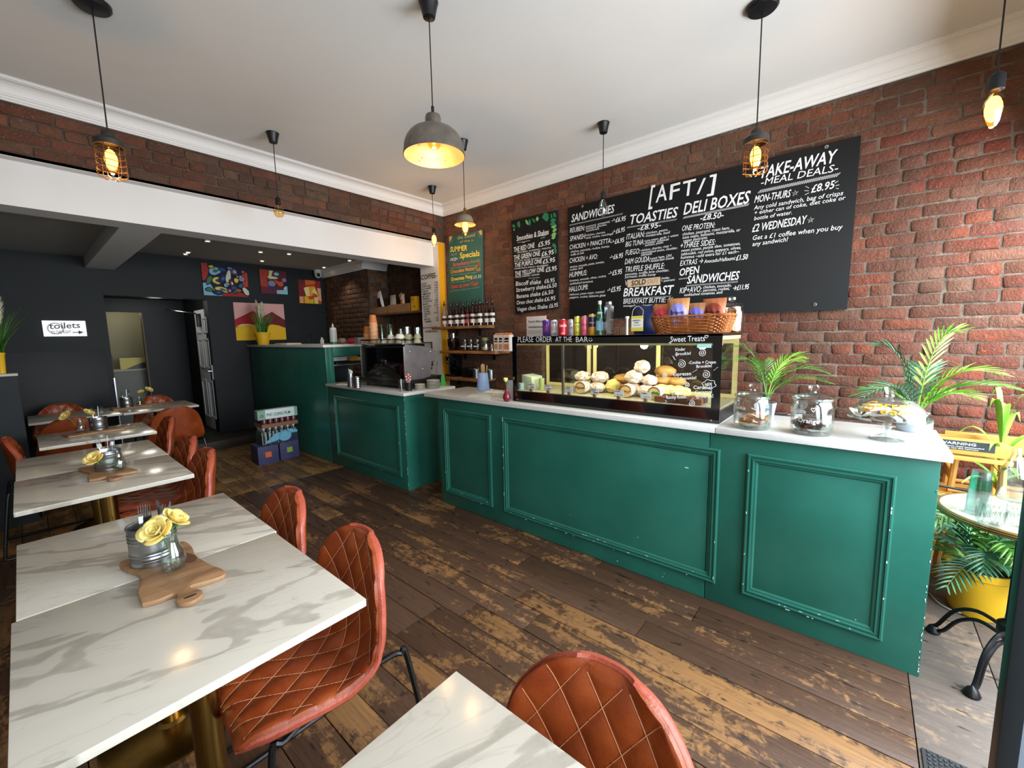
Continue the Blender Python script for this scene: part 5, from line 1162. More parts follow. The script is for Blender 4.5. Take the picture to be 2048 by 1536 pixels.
def glassjar(name, lab, x_, y_, z, r_, h, fill=None, fh=.4, lid=None, grp=None, neck=.8, cat='jar'):
    t = thing(name, lab, cat, (x_, y_, z), group=grp)
    MB().lathe([(0, 0), (r_*.9, 0), (r_, .01), (r_, h*.78), (r_*neck, h*.9), (r_*neck, h), (r_*neck-.003, h), (r_*neck-.003, h*.9), (r_-.003, h*.77), (r_-.003, .012), (0, .006)], 24, cap=False).build('glass_body', M_glass, t)
    if fill: MB().lathe([(0, .008), (r_-.005, .012), (r_-.005, h*fh), (0, h*fh+.004)], 18).build('contents', fill, t)
    if lid: MB().lathe([(r_*neck+.002, h-.02), (r_*neck+.004, h+.004), (r_*neck*.9, h+.014), (0, h+.016)], 20).build('lid', lid, t)
    return t
for n, (a, b_) in enumerate(((415, 480), (490, 560), (572, 645))):
    cx, cyy, r_ = place(860+a/6.4, 860+b_/6.4, 0, 3.56); glassjar('storage_jar', 'small clip-top glass jar with white label on middle shelf, %s' % ['left of three', 'middle of three', 'right of three'][n], cx, cyy, 1.326, .040, .13, mat('coffee_beans', '3a2418', .8), .7, M_steel, 'three clip-top jars')
    o = MB().box(cx-.043, cyy-.030, 1.372, cx-.041, cyy+.03, 1.385).build('paper_label', M_paper); tag(o, 'white strip label on the %s clip-top jar' % ['left', 'middle', 'right'][n], 'label')
cx, cyy, _ = place(963, 978, 0, 3.53); glassjar('storage_jar', 'larger glass jar with green lid and pale contents on the middle shelf', cx, cyy, 1.326, .05, .14, mat('pale_sugar', 'b09a8c', .8), .35, mat('lid_green', '6d7a4a', .5))
cx, cyy, _ = place(980, 988, 0, 3.53); tag(MB().lathe([(0, 0), (.022, 0), (.022, .06), (.015, .07), (.015, .08), (0, .08)], 16, (cx, cyy, 1.326)).build('salt_pot', M_steel), 'tiny metal pot between green-lidded jar and cartons', 'pot')
M_cart = mat('carton_white', 'dcd4cc', .5)
for n, (a, b_, c_) in enumerate(((815, 872, 'b9876a'), (876, 930, 'c08a6a'), (938, 1018, 'd07c4c'))):
    p0 = S(860+a/6.4, 690, 0, 3.50); p1 = S(860+b_/6.4, 690, 0, 3.50); t = thing('drink_carton', ['white milk carton with brown picture, left of the three on the middle shelf', 'white milk carton with tan picture, middle of the three cartons', 'wider orange-topped milk carton at the shelf end'][n], 'carton', (3.50, (p0.y+p1.y)/2, 1.326), group='drink cartons on the middle shelf'); w_ = abs(p0.y-p1.y)*.95
    MB().box(0, -w_/2, 0, .07, w_/2, .18).build('body', M_cart, t); b = MB(); b.prism([(0, .18), (.07, .18), (.035, .205)], -w_/2, w_/2, M=XZ() if False else Matrix(((1, 0, 0, 0), (0, 0, 1, 0), (0, 1, 0, 0), (0, 0, 0, 1)))); b.build('gable', mat('carton_'+c_, c_, .5), t)
    b = MB(); b.box(-.0008, -w_*.4, .02, 0, w_*.4, .08); b.build('picture', _mats['carton_'+c_], t); b = MB(); b.box(-.0008, -w_*.38, .10, 0, w_*.38, .115); b.box(-.0008, -w_*.38, .125, 0, w_*.3, .15); b.build('print', M_darklab, t)
g = thing('coffee_grinder', 'black coffee grinder with clear bean hopper on the low shelf', 'grinder', (3.60, 4.02, .991))
MB().box(-.08, -.09, 0, .08, .09, .03).box(-.02, -.07, .03, .08, .07, .24).box(-.07, -.075, .2, .08, .075, .27).build('body', M_blackg, g, bevel=.012)
MB().lathe([(.025, .27), (.03, .29), (.075, .40), (.078, .48), (.05, .49)], 24, cap=False).build('hopper', glass('smoky', (.35, .28, .25), 0, .12), g)
MB().lathe([(.024, .28), (.06, .37), (.06, .372), (0, .375)], 20).build('beans', _mats['coffee_beans'], g); MB().lathe([(.03, .49), (.03, .55), (.0, .56)], 18).build('hopper_lid', M_steel, g)
MB().box(-.085, -.012, .04, -.082, .014, .24).build('chrome_strip', M_steel, g); MB().tube([(-.07, 0, .18), (-.12, 0, .17)], .01, 8).build('fork_handle', M_black, g)
o = MB().box(3.56, 3.70, .991, 3.70, 3.84, 1.11).build('black_box', M_black, bevel=.01); tag(o, 'plain black box on the low shelf beside the grinder', 'box')
for n, (a, b_) in enumerate(((540, 615), (728, 800))):
    cx, cyy, r_ = place(860+a/6.4, 860+b_/6.4, 0, 3.56); cutlery_tin_lathe = [(.0, 0), (.042, 0), (.042, .11), (.044, .112), (.041, .112), (.040, .004)]
    tag(MB().lathe(cutlery_tin_lathe, 22, (cx, cyy, .991), cap=False).build('metal_tin', M_galv), 'plain metal tin on the low shelf, %s of the blue cup' % ['left', 'right'][n], 'tin')
bc = thing('blue_cup', 'pale blue tapered pot holding wooden stirrers on the worktop', 'pot', (2.76, 2.69, WT+.001))
MB().lathe([(0, .002), (.058, 0), (.060, .008), (.046, .165), (.043, .165), (.055, .012), (0, .01)], 28, cap=False).build('pot', mat('pale_blue', '8fa9d6', .5), bc)
b = MB(); r = random.Random(2)
for k in range(7): a_ = r.uniform(0, 6.28); b.tube([(.02*math.cos(a_), .02*math.sin(a_), .02), (.045*math.cos(a_), .045*math.sin(a_), r.uniform(.20, .235))], .003, 5)
b.prism([(-.018, .16), (.018, .16), (.022, .235), (0, .25), (-.02, .235)], -.001, .001, M=XZ() @ RY(.3)); o = b.build('stirrers', mat('stick_wood', 'a98a62', .7), bc)
# vase with tulip, menu stand, papers
vz = thing('bud_vase_red', 'dark red teardrop vase at the left corner of the display case', 'vase', (2.405, 2.075, WT+.001)); vz.location.x = 2.385
vz.name = 'teardrop_vase'
MB().lathe([(0, 0), (.016, 0), (.027, .012), (.031, .028), (.029, .045), (.020, .066), (.012, .085), (.010, .098), (.011, .10), (.008, .10), (.008, .09), (.008, .08)], 26, cap=False).build('body', mat('maroon_glaze', '6d1f2c', .25), vz)
tu = thing('yellow_tulip', 'single yellow tulip standing in the dark red vase', 'flower', (2.385, 2.075, WT))
MB().tube(bez([(0, 0, .05), (.002, .002, .11), (.004, .012, .15)], 4), .0018, 6).build('stem', M_stem, tu)
b = MB(); 
for k in range(5): petal(b, .017, .036, k*1.256, -.05, .9, .05) if False else b.grid(lambda u, v, a0=k*1.256: Vector((.004+(.016*math.sin(v*2.2)+.002)*math.cos(a0+(u-.5)*1.6), .012+(.016*math.sin(v*2.2)+.002)*math.sin(a0+(u-.5)*1.6), .148+.036*v*(1-.2*(2*u-1)**2*v))), 5, 5)
b.build('bloom', mat('tulip_yellow', 'e6dd7a', .6), tu)
o = MB(); o.box(2.50, 2.09, WT+.001, 2.505, 2.17, WT+.15); o.box(2.46, 2.09, WT+.001, 2.53, 2.17, WT+.006); tag(o.build('card_stand', mat('stand_grey', 'b9bcc0', .4), bevel=.001), 'upright pale card stand behind the red vase', 'stand')
c_ = S(960, 791, 2, WT); o = MB().box(-.07, -.09, 0, .07, .09, .002).build('leaflet', mat('leaflet_green', 'c3ccb4', .7), loc=(c_.x, c_.y, WT+.001), rot=(0, 0, .5)); tag(o, 'pale green leaflet lying flat at the left end of the worktop', 'paper')
c_ = S(987, 785, 2, WT); o = MB().box(-.05, -.07, 0, .05, .07, .012).build('card_block', M_paper, loc=(c_.x, c_.y, WT+.001), rot=(0, 0, .25), bevel=.002); tag(o, 'small white block of cards on the worktop left of the vase', 'cards')
for k, (px, py, w_) in enumerate(((1002, 786, .05),)):
    c_ = S(px, py, 2, WT); o = MB().box(-.05, -.06, 0, .05, .06, .003).build('leaflet', M_paper, loc=(c_.x, c_.y, WT+.001), rot=(0, 0, .7)); tag(o, 'white leaflet lying behind the red vase', 'paper')

# ------------------------------------------------------------------ inside the case
cz = 1.0795
def wrapped(px, py, sx, sy_, sz, seed, lab, x_=2.62, z=None, col=None, rz=0.3, ends=None):
    c = S(px, py, 0, x_); z = c.z if z is None else z
    t = thing('wrapped_sandwich', lab, 'sandwich', (x_, c.y, z), rz, group='wrapped sandwiches in the case')
    b = MB(); b.ball((0, 0, sz*.5), 1, 22, 14, (sx, sy_, sz*.5), nz=.22, seed=seed); b.build('paper_wrap', col or M_wrap, t); return t
M_wrap, N, L, bb = new_nodes('wrap_paper'); _t = N.new('ShaderNodeTexCoord'); n1 = noise_n(N, L, _t.outputs['Object'], 26, 4, .6, 1.6)
L.new(mixc(N, L, ramp(N, L, n1.outputs[0], [(.47, (0, 0, 0)), (.53, (1, 1, 1)), (.60, (0, 0, 0))]).outputs[0], 'ece4d2', 'a0685c'), bb.inputs['Base Color']); bb.inputs['Roughness'].default_value = .6
_b = N.new('ShaderNodeBump'); _b.inputs['Strength'].default_value = .8; _b.inputs['Distance'].default_value = .01; _v = N.new('ShaderNodeTexVoronoi'); _v.inputs['Scale'].default_value = 30; L.new(_t.outputs['Object'], _v.inputs[0]); L.new(_v.outputs[0], _b.inputs['Height']); L.new(_b.outputs[0], bb.inputs['Normal'])
M_wrapy = mat('wrap_yellow', 'ecd884', .6, bump=.5, bscale=40); M_bun = mat('bun_crust', 'b87432', .5, var=1, col2='94561f', vscale=18); M_crumb = mat('bun_crumb', 'e2c88e', .8)
M_roll = mat('bread_roll', 'c99a55', .6, var=1, col2='a87838', vscale=6, bump=.1, bscale=30)
W_ = lambda *a, **k: wrapped(*a, **k)
W_(1163, 786, .045, .06, .075, 1, 'wrapped sandwich on the tray under the left mound of the case', z=cz, x_=2.66)
W_(1195, 788, .05, .06, .075, 2, 'wrapped sandwich on the tray, right of the left mound', z=cz, x_=2.66)
W_(1166, 757, .045, .062, .075, 3, 'wrapped sandwich on top of the left mound in the case', z=cz+.07, x_=2.68)
W_(1199, 757, .05, .065, .08, 4, 'second wrapped sandwich on top of the left mound', z=cz+.07, x_=2.68)
W_(1226, 775, .045, .05, .10, 5, 'yellow wrapped sandwich between the two mounds', z=cz, x_=2.70, col=M_wrapy)
W_(1263, 790, .05, .06, .09, 6, 'wrapped sandwich at the foot of the tall right mound', z=cz, x_=2.64)
W_(1290, 790, .05, .055, .08, 7, 'wrapped sandwich right foot of the tall mound', z=cz, x_=2.64)
W_(1268, 765, .055, .06, .09, 8, 'wrapped sandwich in the middle of the tall mound', z=cz+.085, x_=2.64)
W_(1298, 768, .045, .05, .07, 9, 'wrapped sandwich right side of the tall mound', z=cz+.075, x_=2.66)
W_(1284, 740, .045, .05, .085, 10, 'wrapped sandwich at the very top of the tall mound', z=cz+.155, x_=2.65)
W_(1330, 780, .05, .085, .085, 11, 'long yellow wrapped sandwich behind the brownies', z=cz, x_=2.68, col=M_wrapy)
W_(1358, 782, .045, .07, .08, 12, 'yellow wrapped sandwich at the right end behind the brownies', z=cz, x_=2.68, col=M_wrapy)
def cutroll(px, lab, x_=2.50, fill='6c8a3a'):
    c = S(px, 790, 0, x_); t = thing('cut_sandwich', lab, 'sandwich', (x_+.03, c.y, cz+.045), group='cut filled rolls facing the glass')
    b = MB(); b.lathe([(.040, 0), (.043, .03), (.036, .09), (.02, .1)], 22, M=RY(PI/2)); b.build('paper_wrap', M_wrap, t)
    b = MB(); b.add([Vector((-.001, .041*math.cos(a_), .041*math.sin(a_))) for a_ in [PI*k/10 for k in range(11)]], [tuple(range(11))]); b.build('top_bun', M_bun, t)
    b = MB(); b.add([Vector((-.002, .034*math.cos(a_), .030*math.sin(a_))) for a_ in [PI*k/10 for k in range(11)]], [tuple(range(11))]); b.build('bread', M_crumb, t)
    b = MB(); b.add([Vector((-.001, .041*math.cos(a_), .041*math.sin(a_))) for a_ in [-PI*k/10 for k in range(11)]], [tuple(range(11))]); b.build('bottom_bun', M_crumb, t)
    b = MB()
    rr = random.Random(px)
    for k in range(7): b.ball((-.004, -.032+.0105*k, rr.uniform(-.006, .006)), .008, 7, 5, (.6, 1, .9))
    b.build('filling', mat('filling_'+fill, fill, .6), t); return t
cutroll(1156, 'cut filled roll showing meat, left in the case front', fill='8a5a2e'); cutroll(1247, 'cut filled roll in the middle of the case front', fill='b0702a'); cutroll(1304, 'cut filled roll with green leaves, right in the case front', fill='3f7a2c')
for n, (px, py, sx, sy_, sz, z_) in enumerate(((1236, 770, .06, .075, .07, 0), (1262, 770, .06, .07, .07, 0), (1246, 745, .06, .075, .065, .065), (1324, 770, .06, .075, .07, 0), (1354, 770, .06, .07, .07, 0), (1326, 755, .06, .07, .065, .065), (1352, 752, .055, .065, .06, .065), (1330, 732, .06, .07, .075, .125))):
    c = S(px, py, 0, 2.78); o = MB().ball((0, 0, sz/2), 1, 20, 12, (sx, sy_, sz/2), nz=.12, seed=n+20).build('bread_roll', M_roll, loc=(2.79, c.y, cz+z_))
    tag(o, ['golden roll low at the back, left pile', 'golden roll low at the back, right side of the left pile', 'golden roll on top of the left back pile', 'golden roll at the back bottom of the right pile', 'golden roll at bottom right of the right back pile', 'golden roll in the middle layer, left, right back pile', 'golden roll in the middle layer, right, right back pile', 'big round roll topping the right back pile'][n], 'bread', 'bread rolls at the back of the case')
r = random.Random(8); M_brownie = mat('brownie', '3a2016', .8, bump=.5, bscale=80)
for n in range(8):
    y_ = .93-.052*(n % 4)*1.35; x_ = 2.51+.08*(n//4); o = MB().box(-.028, -.030, 0, .028, .030, .032).build('brownie', M_brownie if n % 3 else mat('blondie', '6a3a22', .8, bump=.5, bscale=80), loc=(x_, y_, cz+.001), rot=(0, 0, r.uniform(-.15, .15)), bevel=.003)
    tag(o, 'dark chocolate traybake square in the %s row, %s from the middle of the case' % (['front', 'rear'][n//4], ['first', 'second', 'third', 'last'][n % 4]), 'brownie', 'brownies at the right end of the case')
tb = thing('plastic_tub', 'frosted tub with sloping lid at the left end of the case', 'tub', (2.58, 1.965, cz)); b = MB(); b.prism([(-.06, 0), (.05, 0), (.035, .10), (-.06, .115)][::-1], -.07, .07, M=Matrix(((0, 0, 1, 0), (-1, 0, 0, 0), (0, 1, 0, 0), (0, 0, 0, 1)))); b.build('tub', mat('frosted', 'b4c0a8', .3), tb, bevel=.004)
cx, cyy, _ = place(1079, 1086, 0, 2.55); tag(MB().lathe([(0, 0), (.02, 0), (.022, .09), (0, .09)], 16, (cx, cyy, cz)).build('sauce_pot', mat('sauce_green', 'a8b878', .4)), 'small pale green pot right of the frosted tub in the case', 'pot')
cx, cyy, _ = place(1036, 1046, 0, 2.50); tag(MB().lathe([(0, 0), (.02, 0), (.022, .05), (0, .05)], 16, (cx, cyy, cz)).build('sauce_pot', mat('sauce_blue', '9fb4b8', .4)), 'small pale blue pot at the left corner of the case', 'pot')
for n, (px, py, nm, sub) in enumerate(((1062, 777, 'REUBEN', ''), (1096, 778, 'SPANISH', ''), (1138, 783, 'CHICKEN', 'PANCETTA'), (1189, 788, 'CHICKEN', '+ AVOCADO'), (1237, 794, 'HALLOUMI', ''), (1291, 799, 'HUMMUS', ''))):
    c = S(px, py, 0, 2.455); t = thing('price_card', 'white price card reading %s%s on a brown wooden block' % (nm, ' '+sub.replace('+ ', 'with ') if sub else ''), 'card', (2.455, c.y, cz), group='price cards inside the case')
    w_ = .030 if n < 4 else .033
    MB().box(.002, -w_, .012, .0032, w_, .058).build('card', M_paper, t); MB().box(-.006, -.010, 0, .010, .010, .020).build('block', M_card, t, bevel=.001)
    b = MB(); text(b, nm, (.0017, w_*.85, .046), (.0017, -w_*.3, .046), .008, (-1, 0, 0), bold=.03)
    if sub: text(b, sub, (.0017, w_*.85, .036), (.0017, -w_*.1, .036), .007, (-1, 0, 0), bold=.03)
    b.box(.0012, -w_*.8, .027, .0018, w_*.3, .032) if n in (0, 1, 3) else text(b, '£6.95  toasted', (.0017, w_*.3, .027), (.0017, -w_*.8, .027), .005, (-1, 0, 0))
    b.build('lettering', M_black, t)

# ------------------------------------------------------------------ on top of the case
CT = 1.489; zc7 = zs(1020, 600, 6.98)
al = thing('allergy_sign', 'white food allergy or intolerance notice with red corners, standing on the display case', 'sign', (0, 0, 0))
P = [S(*zc7(*c), 0, 2.86) for c in ((230, 232), (500, 232), (505, 480), (228, 480))]; y0_, y1_ = P[1].y, P[0].y
y1_ = S(1053, 650, 0, 2.80).y; y0_ = S(1092, 650, 0, 2.80).y; h_ = .165
MB().box(2.80, y0_, CT, 2.804, y1_, CT+h_).build('panel', mat('notice_white', 'd6d2cf', .4), al, bevel=.001)
b = MB(); b.box(2.8045, y0_-.004, CT, 2.808, y1_+.004, CT+h_+.006); b.build('red_backing', mat('notice_red', 'b83226', .4), al)
b = MB(); text(b, 'Food Allergy', (2.7995, y1_-.025, CT+.115), (2.7995, y0_+.015, CT+.115), .017, (-1, 0, 0), bold=.015); text(b, 'or', (2.7995, y1_-.070, CT+.098), (2.7995, y1_-.078, CT+.098), .006, (-1, 0, 0)); text(b, 'Intolerance?', (2.7995, y1_-.025, CT+.07), (2.7995, y0_+.02, CT+.07), .017, (-1, 0, 0), bold=.015)
for k in range(3): text(b, 'please speak to a member of staff', (2.7995, y1_-.015, CT+.045-k*.011), (2.7995, y0_+.05, CT+.045-k*.011), .004, (-1, 0, 0))
b.build('lettering', M_black, al)
def can(a, b_, top, x_, cols, lab, words=(), slim=False, n=0):
    px0, px1 = 1020+a/6.98, 1020+b_/6.98; cx, cyy, r_ = place(px0, px1, 0, x_, 665); h = hz(600+top/6.98, (px0+px1)/2, cx, cyy)-CT
    t = thing('drinks_can', lab, 'can', (cx, cyy, CT+.0005), group='drinks cans on the display case')
    base, band = cols[0], cols[1:]; mb = MB(); mb.lathe([(r_*.8, 0), (r_, .008), (r_, h-.014), (r_*.86, h-.002)], 26, cap=False); mb.build('body', mat('can_'+base, base, .3, metal=.2), t)
    MB().lathe([(r_*.86, h-.002), (r_*.86, h), (r_*.8, h-.004), (0, h-.004)], 22).build('lid', M_steel, t); MB().lathe([(0, .002), (r_*.8, 0)], 20).build('bottom', M_steel, t)
    ang = math.atan2(-cyy, -cx)
    def wrap(b, s_, z_, hh, ww, bold=.03):
        vs, fs, x0, x1 = glyphs(s_, bold); k = ww/(x1-x0); out = []
        for xx, yy in vs: th = ang-ww/2/r_*-1*0+((xx-x0)*k-ww/2)/r_; out.append(((r_+.0006)*math.cos(th), (r_+.0006)*math.sin(th), z_+yy/.7*hh))
        b.add(out, fs)
    for k, (c_, z0_, z1_) in enumerate(band): MB().lathe([(r_+.0003, h*z0_), (r_+.0003, h*z1_)], 26, cap=False).build('colour_band', mat('can_'+c_, c_, .3), t)
    for (s_, z_, hh, ww, c_) in words:
        b = MB(); wrap(b, s_, h*z_, h*hh, r_*2*ww); b.build('lettering', mat('print_'+c_, c_, .5), t)
can(455, 560, 280, 2.53, ('6a3a9a',), 'purple drinks can at the left end of the row', (('TRIP', .74, .14, .75, '1c1238'), ('OOO', .36, .26, .8, 'b03a5a'), ('CBD', .08, .12, .7, '1c1238')))
can(568, 665, 280, 2.50, ('d8d8dc',), 'white drinks can with black and orange print, second from left', (('TRIP', .76, .12, .75, '15151a'), ('OO', .36, .28, .8, 'c06a3a'), ('CBD', .08, .12, .75, '15151a')))
can(675, 800, 272, 2.48, ('b81e2c',), 'bright red cola can with white script, third from left', (('Coca-Cola', .55, .17, .85, 'ececec'), ('COLA', .12, .07, .4, 'ececec')))
can(808, 885, 270, 2.55, ('c6c8cc',), 'silver slim-looking can with red print, fourth from left', (('diet', .68, .1, .5, 'c0303a'), ('Coke', .42, .2, .8, 'c0303a')))
can(895, 982, 228, 2.50, ('d6d24a', ('e2de7a', .55, .62)), 'tall yellow drinks can in the middle of the row', (('DALSTON’S', .62, .08, .7, '3a3a20'), ('◔', .32, .22, .4, '8a9a30'), ('FIZZY', .12, .09, .6, '3a3a20')), True)
can(990, 1086, 222, 2.50, ('d8667a', ('e38a98', .78, .9)), 'tall pink drinks can right of the yellow one', (('DALSTON’S', .8, .06, .7, '7a2436'), ('Rhubarb', .5, .12, .8, 'a02848'), ('SODA', .2, .1, .6, 'a02848')), True)
can(1095, 1196, 196, 2.50, ('c9902e', ('1c2450', .40, .86), ('d9b34a', .86, .97)), 'tall gold and navy drinks can beside the green bottle', (('SANGRIA', .55, .08, .75, 'd9b34a'),), True)
cx, cyy, r_ = place(1020+1200/6.98, 1020+1302/6.98, 0, 2.50, 660); h = hz(602, 1199, cx, cyy)-CT
t = thing('green_water_bottle', 'green glass sparkling water bottle with pale blue label and white cap', 'bottle', (cx, cyy, CT+.0005))
MB().lathe([(0, 0), (r_, .003), (r_, h*.42), (r_*.96, h*.5), (r_*.6, h*.72), (r_*.42, h*.82), (r_*.42, h*.93), (0, h*.93)], 26, cap=False).build('bottle', mat('bottle_green', '1f6a4a', .08, coat=.6), t)
MB().lathe([(r_+.0006, h*.14), (r_+.0006, h*.42)], 26, cap=False).build('label', mat('label_blue', '8fc3d6', .5), t); MB().lathe([(r_*.48, h*.90), (r_*.48, h), (0, h)], 18).build('cap', M_white, t)
b = MB(); b.ball((-.006*1, -.003, h*.64), r_*.78, 16, 10, (1, 1, .6)); b.build('neck_label', mat('label_pale', 'cfdcd6', .5), t)
cx, cyy, r_ = place(1020+1308/6.98, 1020+1450/6.98, 0, 2.47, 660); h = hz(604, 1217, cx, cyy)-CT
t = thing('clear_water_bottle', 'clear still water bottle with dark cap next to the green one', 'bottle', (cx, cyy, CT+.0005))
MB().lathe([(0, .002), (r_*.95, .002), (r_, .01), (r_, h*.86), (r_*.6, h*.92), (r_*.55, h*.94), (r_*.5, h*.94), (r_*.55, h*.91), (r_*.95, h*.85), (r_*.95, .014), (0, .008)], 8, cap=False, sm=False).build('bottle', glass('clear_pet', (.80, .84, .86), .05, .3), t); MB().lathe([(r_*.62, h*.93), (r_*.6, h), (0, h)], 18).build('cap', M_steel, t)
b = MB(); b.box(-r_*.98-.001, .008, h*.40, -r_*.98, .026, h*.5); b.build('label', M_black, t)
# coffee bag with tag
cbag = thing('coffee_bag', 'navy coffee bag with yellow and white paper tag on string, left of the basket', 'bag', (2.60, 1.075, CT+.0005))
b = MB(); b.grid(lambda u, v: Vector((-.030*math.sin(PI*u)*math.sin(PI*min(.98, .15+v*.8)), .075-.15*u*(1-.1*v), .185*v+.006*math.sin(u*7)*v)), 10, 10); b.grid(lambda u, v: Vector((.035*math.sin(PI*u)*math.sin(PI*min(.98, .15+v*.8)), .075-.15*u*(1-.1*v), .185*v+.006*math.sin(u*7)*v)), 10, 10)
b.build('bag', mat('navy_foil', '14204a', .35), cbag)
MB().box(-.046, -.005, .022, -.044, .074, .118).build('tag', mat('tag_yellow', 'd8cc4a', .6), cbag); MB().box(-.0466, -.003, .045, -.0462, .072, .100).build('tag_panel', M_paper, cbag)
b = MB(); text(b, 'ESPRESSO', (-.0475, .062, .085), (-.0475, .010, .085), .009, (-1, 0, 0), bold=.03); text(b, 'BLEND', (-.0475, .05, .072), (-.0475, .022, .072), .008, (-1, 0, 0), bold=.03); text(b, 'roasted in the city', (-.0475, .062, .058), (-.0475, .010, .058), .006, (-1, 0, 0)); b.build('lettering', M_black, cbag)
MB().tube(bez([(-.045, .07, .118), (-.035, .065, .16), (-.02, .04, .18), (-.035, .0, .15), (-.045, .0, .118)], 5), .001, 4).build('string', M_paper, cbag)
o = MB().lathe([(0, 0), (.008, 0), (.008, .10), (.014, .11), (.014, .118), (0, .12)], 12, (2.56, 1.18, CT)).build('whisk_handle', M_paper); tag(o, 'thin cream stick standing left of the navy coffee bag', 'stick')
# basket
bk = thing('wicker_basket', 'long brown wicker basket of crisp packets on the display case', 'basket', (2.66, .80, CT+.0005))
M_wick = mat('wicker', 'b06a34', .45, var=1, col2='8a4a20', vscale=20)
def loop(f, z, n=72, wav=0, ph=0, rr=.0045):
    """rounded rectangle loop; f widens it"""
    hx, hy = .105*f, .205*f*1.03; pts = []
    for k in range(n):
        a_ = 2*PI*k/n; c_, s_ = math.cos(a_), math.sin(a_); e = .35
        x_ = hx*math.copysign(abs(c_)**e, c_); y_ = hy*math.copysign(abs(s_)**e, s_); w_ = wav*math.sin(k*PI/2+ph); pts.append((x_*(1+w_/hx), y_*(1+w_/hy), z))
    return pts
for k in range(10):
    z_ = .010+k*.0088; f = .90+.16*(z_/.1); MB().tube(loop(f, z_, 80, .0042, PI*(k % 2)), .0040, 6, closed=True).build('weaver', M_wick, bk)
b = MB(); n = 40
for k in range(n):
    a_ = 2*PI*k/n; c_, s_ = math.cos(a_), math.sin(a_); e = .35; x_ = .105*math.copysign(abs(c_)**e, c_); y_ = .211*math.copysign(abs(s_)**e, s_)
    b.tube([(x_*.90, y_*.90, .004), (x_*1.07, y_*1.07, .103)], .0028, 5)
o = b.build('stakes', M_wick, bk); o['kind'] = 'stuff'
for k in range(2): MB().tube([(p[0], p[1], .103+.004*math.sin(i_*1.3+k*PI)+.003*k) for i_, p in enumerate(loop(1.07, .1, 90))], .0052, 6, closed=True).build('rim', M_wick, bk)
MB().box(-.09, -.18, .002, .09, .18, .006).build('base', M_wick, bk)
def packet(y_, x_, z_, w_, h, col, back, words, lab, rz=0, tilt=0):
    t = thing('crisp_packet', lab, 'packet', (x_, y_, CT+z_), rot=(0, tilt, rz), group='crisp packets in the basket')
    def side(sg): return lambda u, v: Vector((sg*.028*math.sin(PI*u)**.6*math.sin(PI*v)**.6+.0025*math.sin(u*23+v*9)*math.sin(PI*v), w_*(.5-u)*(1+.05*math.cos(v*6)), h*v))
    MB().grid(side(-1), 14, 12).build('front', mat('kraft_'+back, back, .5), t); MB().grid(side(1), 14, 12).build('back', _mats['kraft_'+back], t)
    f = side(-1)
    def disc(u, v): a_ = u*2*PI; uu = .5+.46*v*math.cos(a_); vv = .45+.40*v*math.sin(a_); p = f(uu, vv); return p+Vector((-.0015, 0, 0))
    MB().grid(disc, 24, 6).build('printed_panel', mat('crisp_'+col, col, .5), t)
    b = MB()
    for (s_, v0, hh, cc) in words:
        vs, fs, x0, x1 = glyphs(s_, .02); k = .62/(x1-x0)
        out = [f(.5-.31+(xx-x0)*k, v0+yy/.7*hh)+Vector((-.0028, 0, 0)) for xx, yy in vs]; b.add(out, fs)
    b.build('lettering', mat('print_'+words[0][3], words[0][3], .5), t); return t
BW = lambda c_: [('Brown', .50, .13, c_), ('Bag', .36, .11, c_), ('crisps', .20, .12, c_)]
packet(.965, 2.60, .018, .13, .168, 'c03a4a', 'b0663a', BW('5a101c'), 'pink-red crisp packet at the left of the basket')
packet(.862, 2.58, .022, .125, .190, '8a86d0', 'b07a4a', BW('1c1a4a'), 'tall kraft crisp packet with big lilac circle in the middle of the basket', .05, -.04)
packet(.765, 2.60, .018, .11, .162, '6d6ab8', '9a6a44', BW('1c1a4a'), 'lilac crisp packet half hidden right of the tall one')
packet(.668, 2.60, .018, .125, .182, '8a3a2c', 'b06a44', BW('3a120c'), 'brown-red crisp packet at the right of the basket', -.1, .03)
cj = glassjar('biscuit_jar', 'glass jar of brown paper packets behind the right end of the basket', 2.82, .625, CT+.0005, .070, .155, None, neck=.86)
MB().lathe([(.064, .155), (.068, .160), (.060, .172), (.02, .182), (.012, .186), (.024, .197), (.024, .212), (.01, .22), (0, .22)], 24).build('lid', M_glass, cj)
for k in range(6):
    a_ = k*1.05; o = MB().grid(lambda u, v: Vector(((u-.5)*.05, .012*math.sin(PI*u)*math.sin(PI*v), v*.075)), 5, 5).build('paper_packet', mat('kraft_tan', 'b8784c', .6), loc=(2.82+.032*math.cos(a_), .625+.032*math.sin(a_), CT+.012+.055*(k % 2)), rot=(.3*math.sin(k), .2, a_+1.4))
    sd = o.modifiers.new('s', 'SOLIDIFY'); sd.thickness = .01; tag(o, 'folded brown paper packet inside the glass jar behind the basket', 'packet', 'paper packets in the jar')

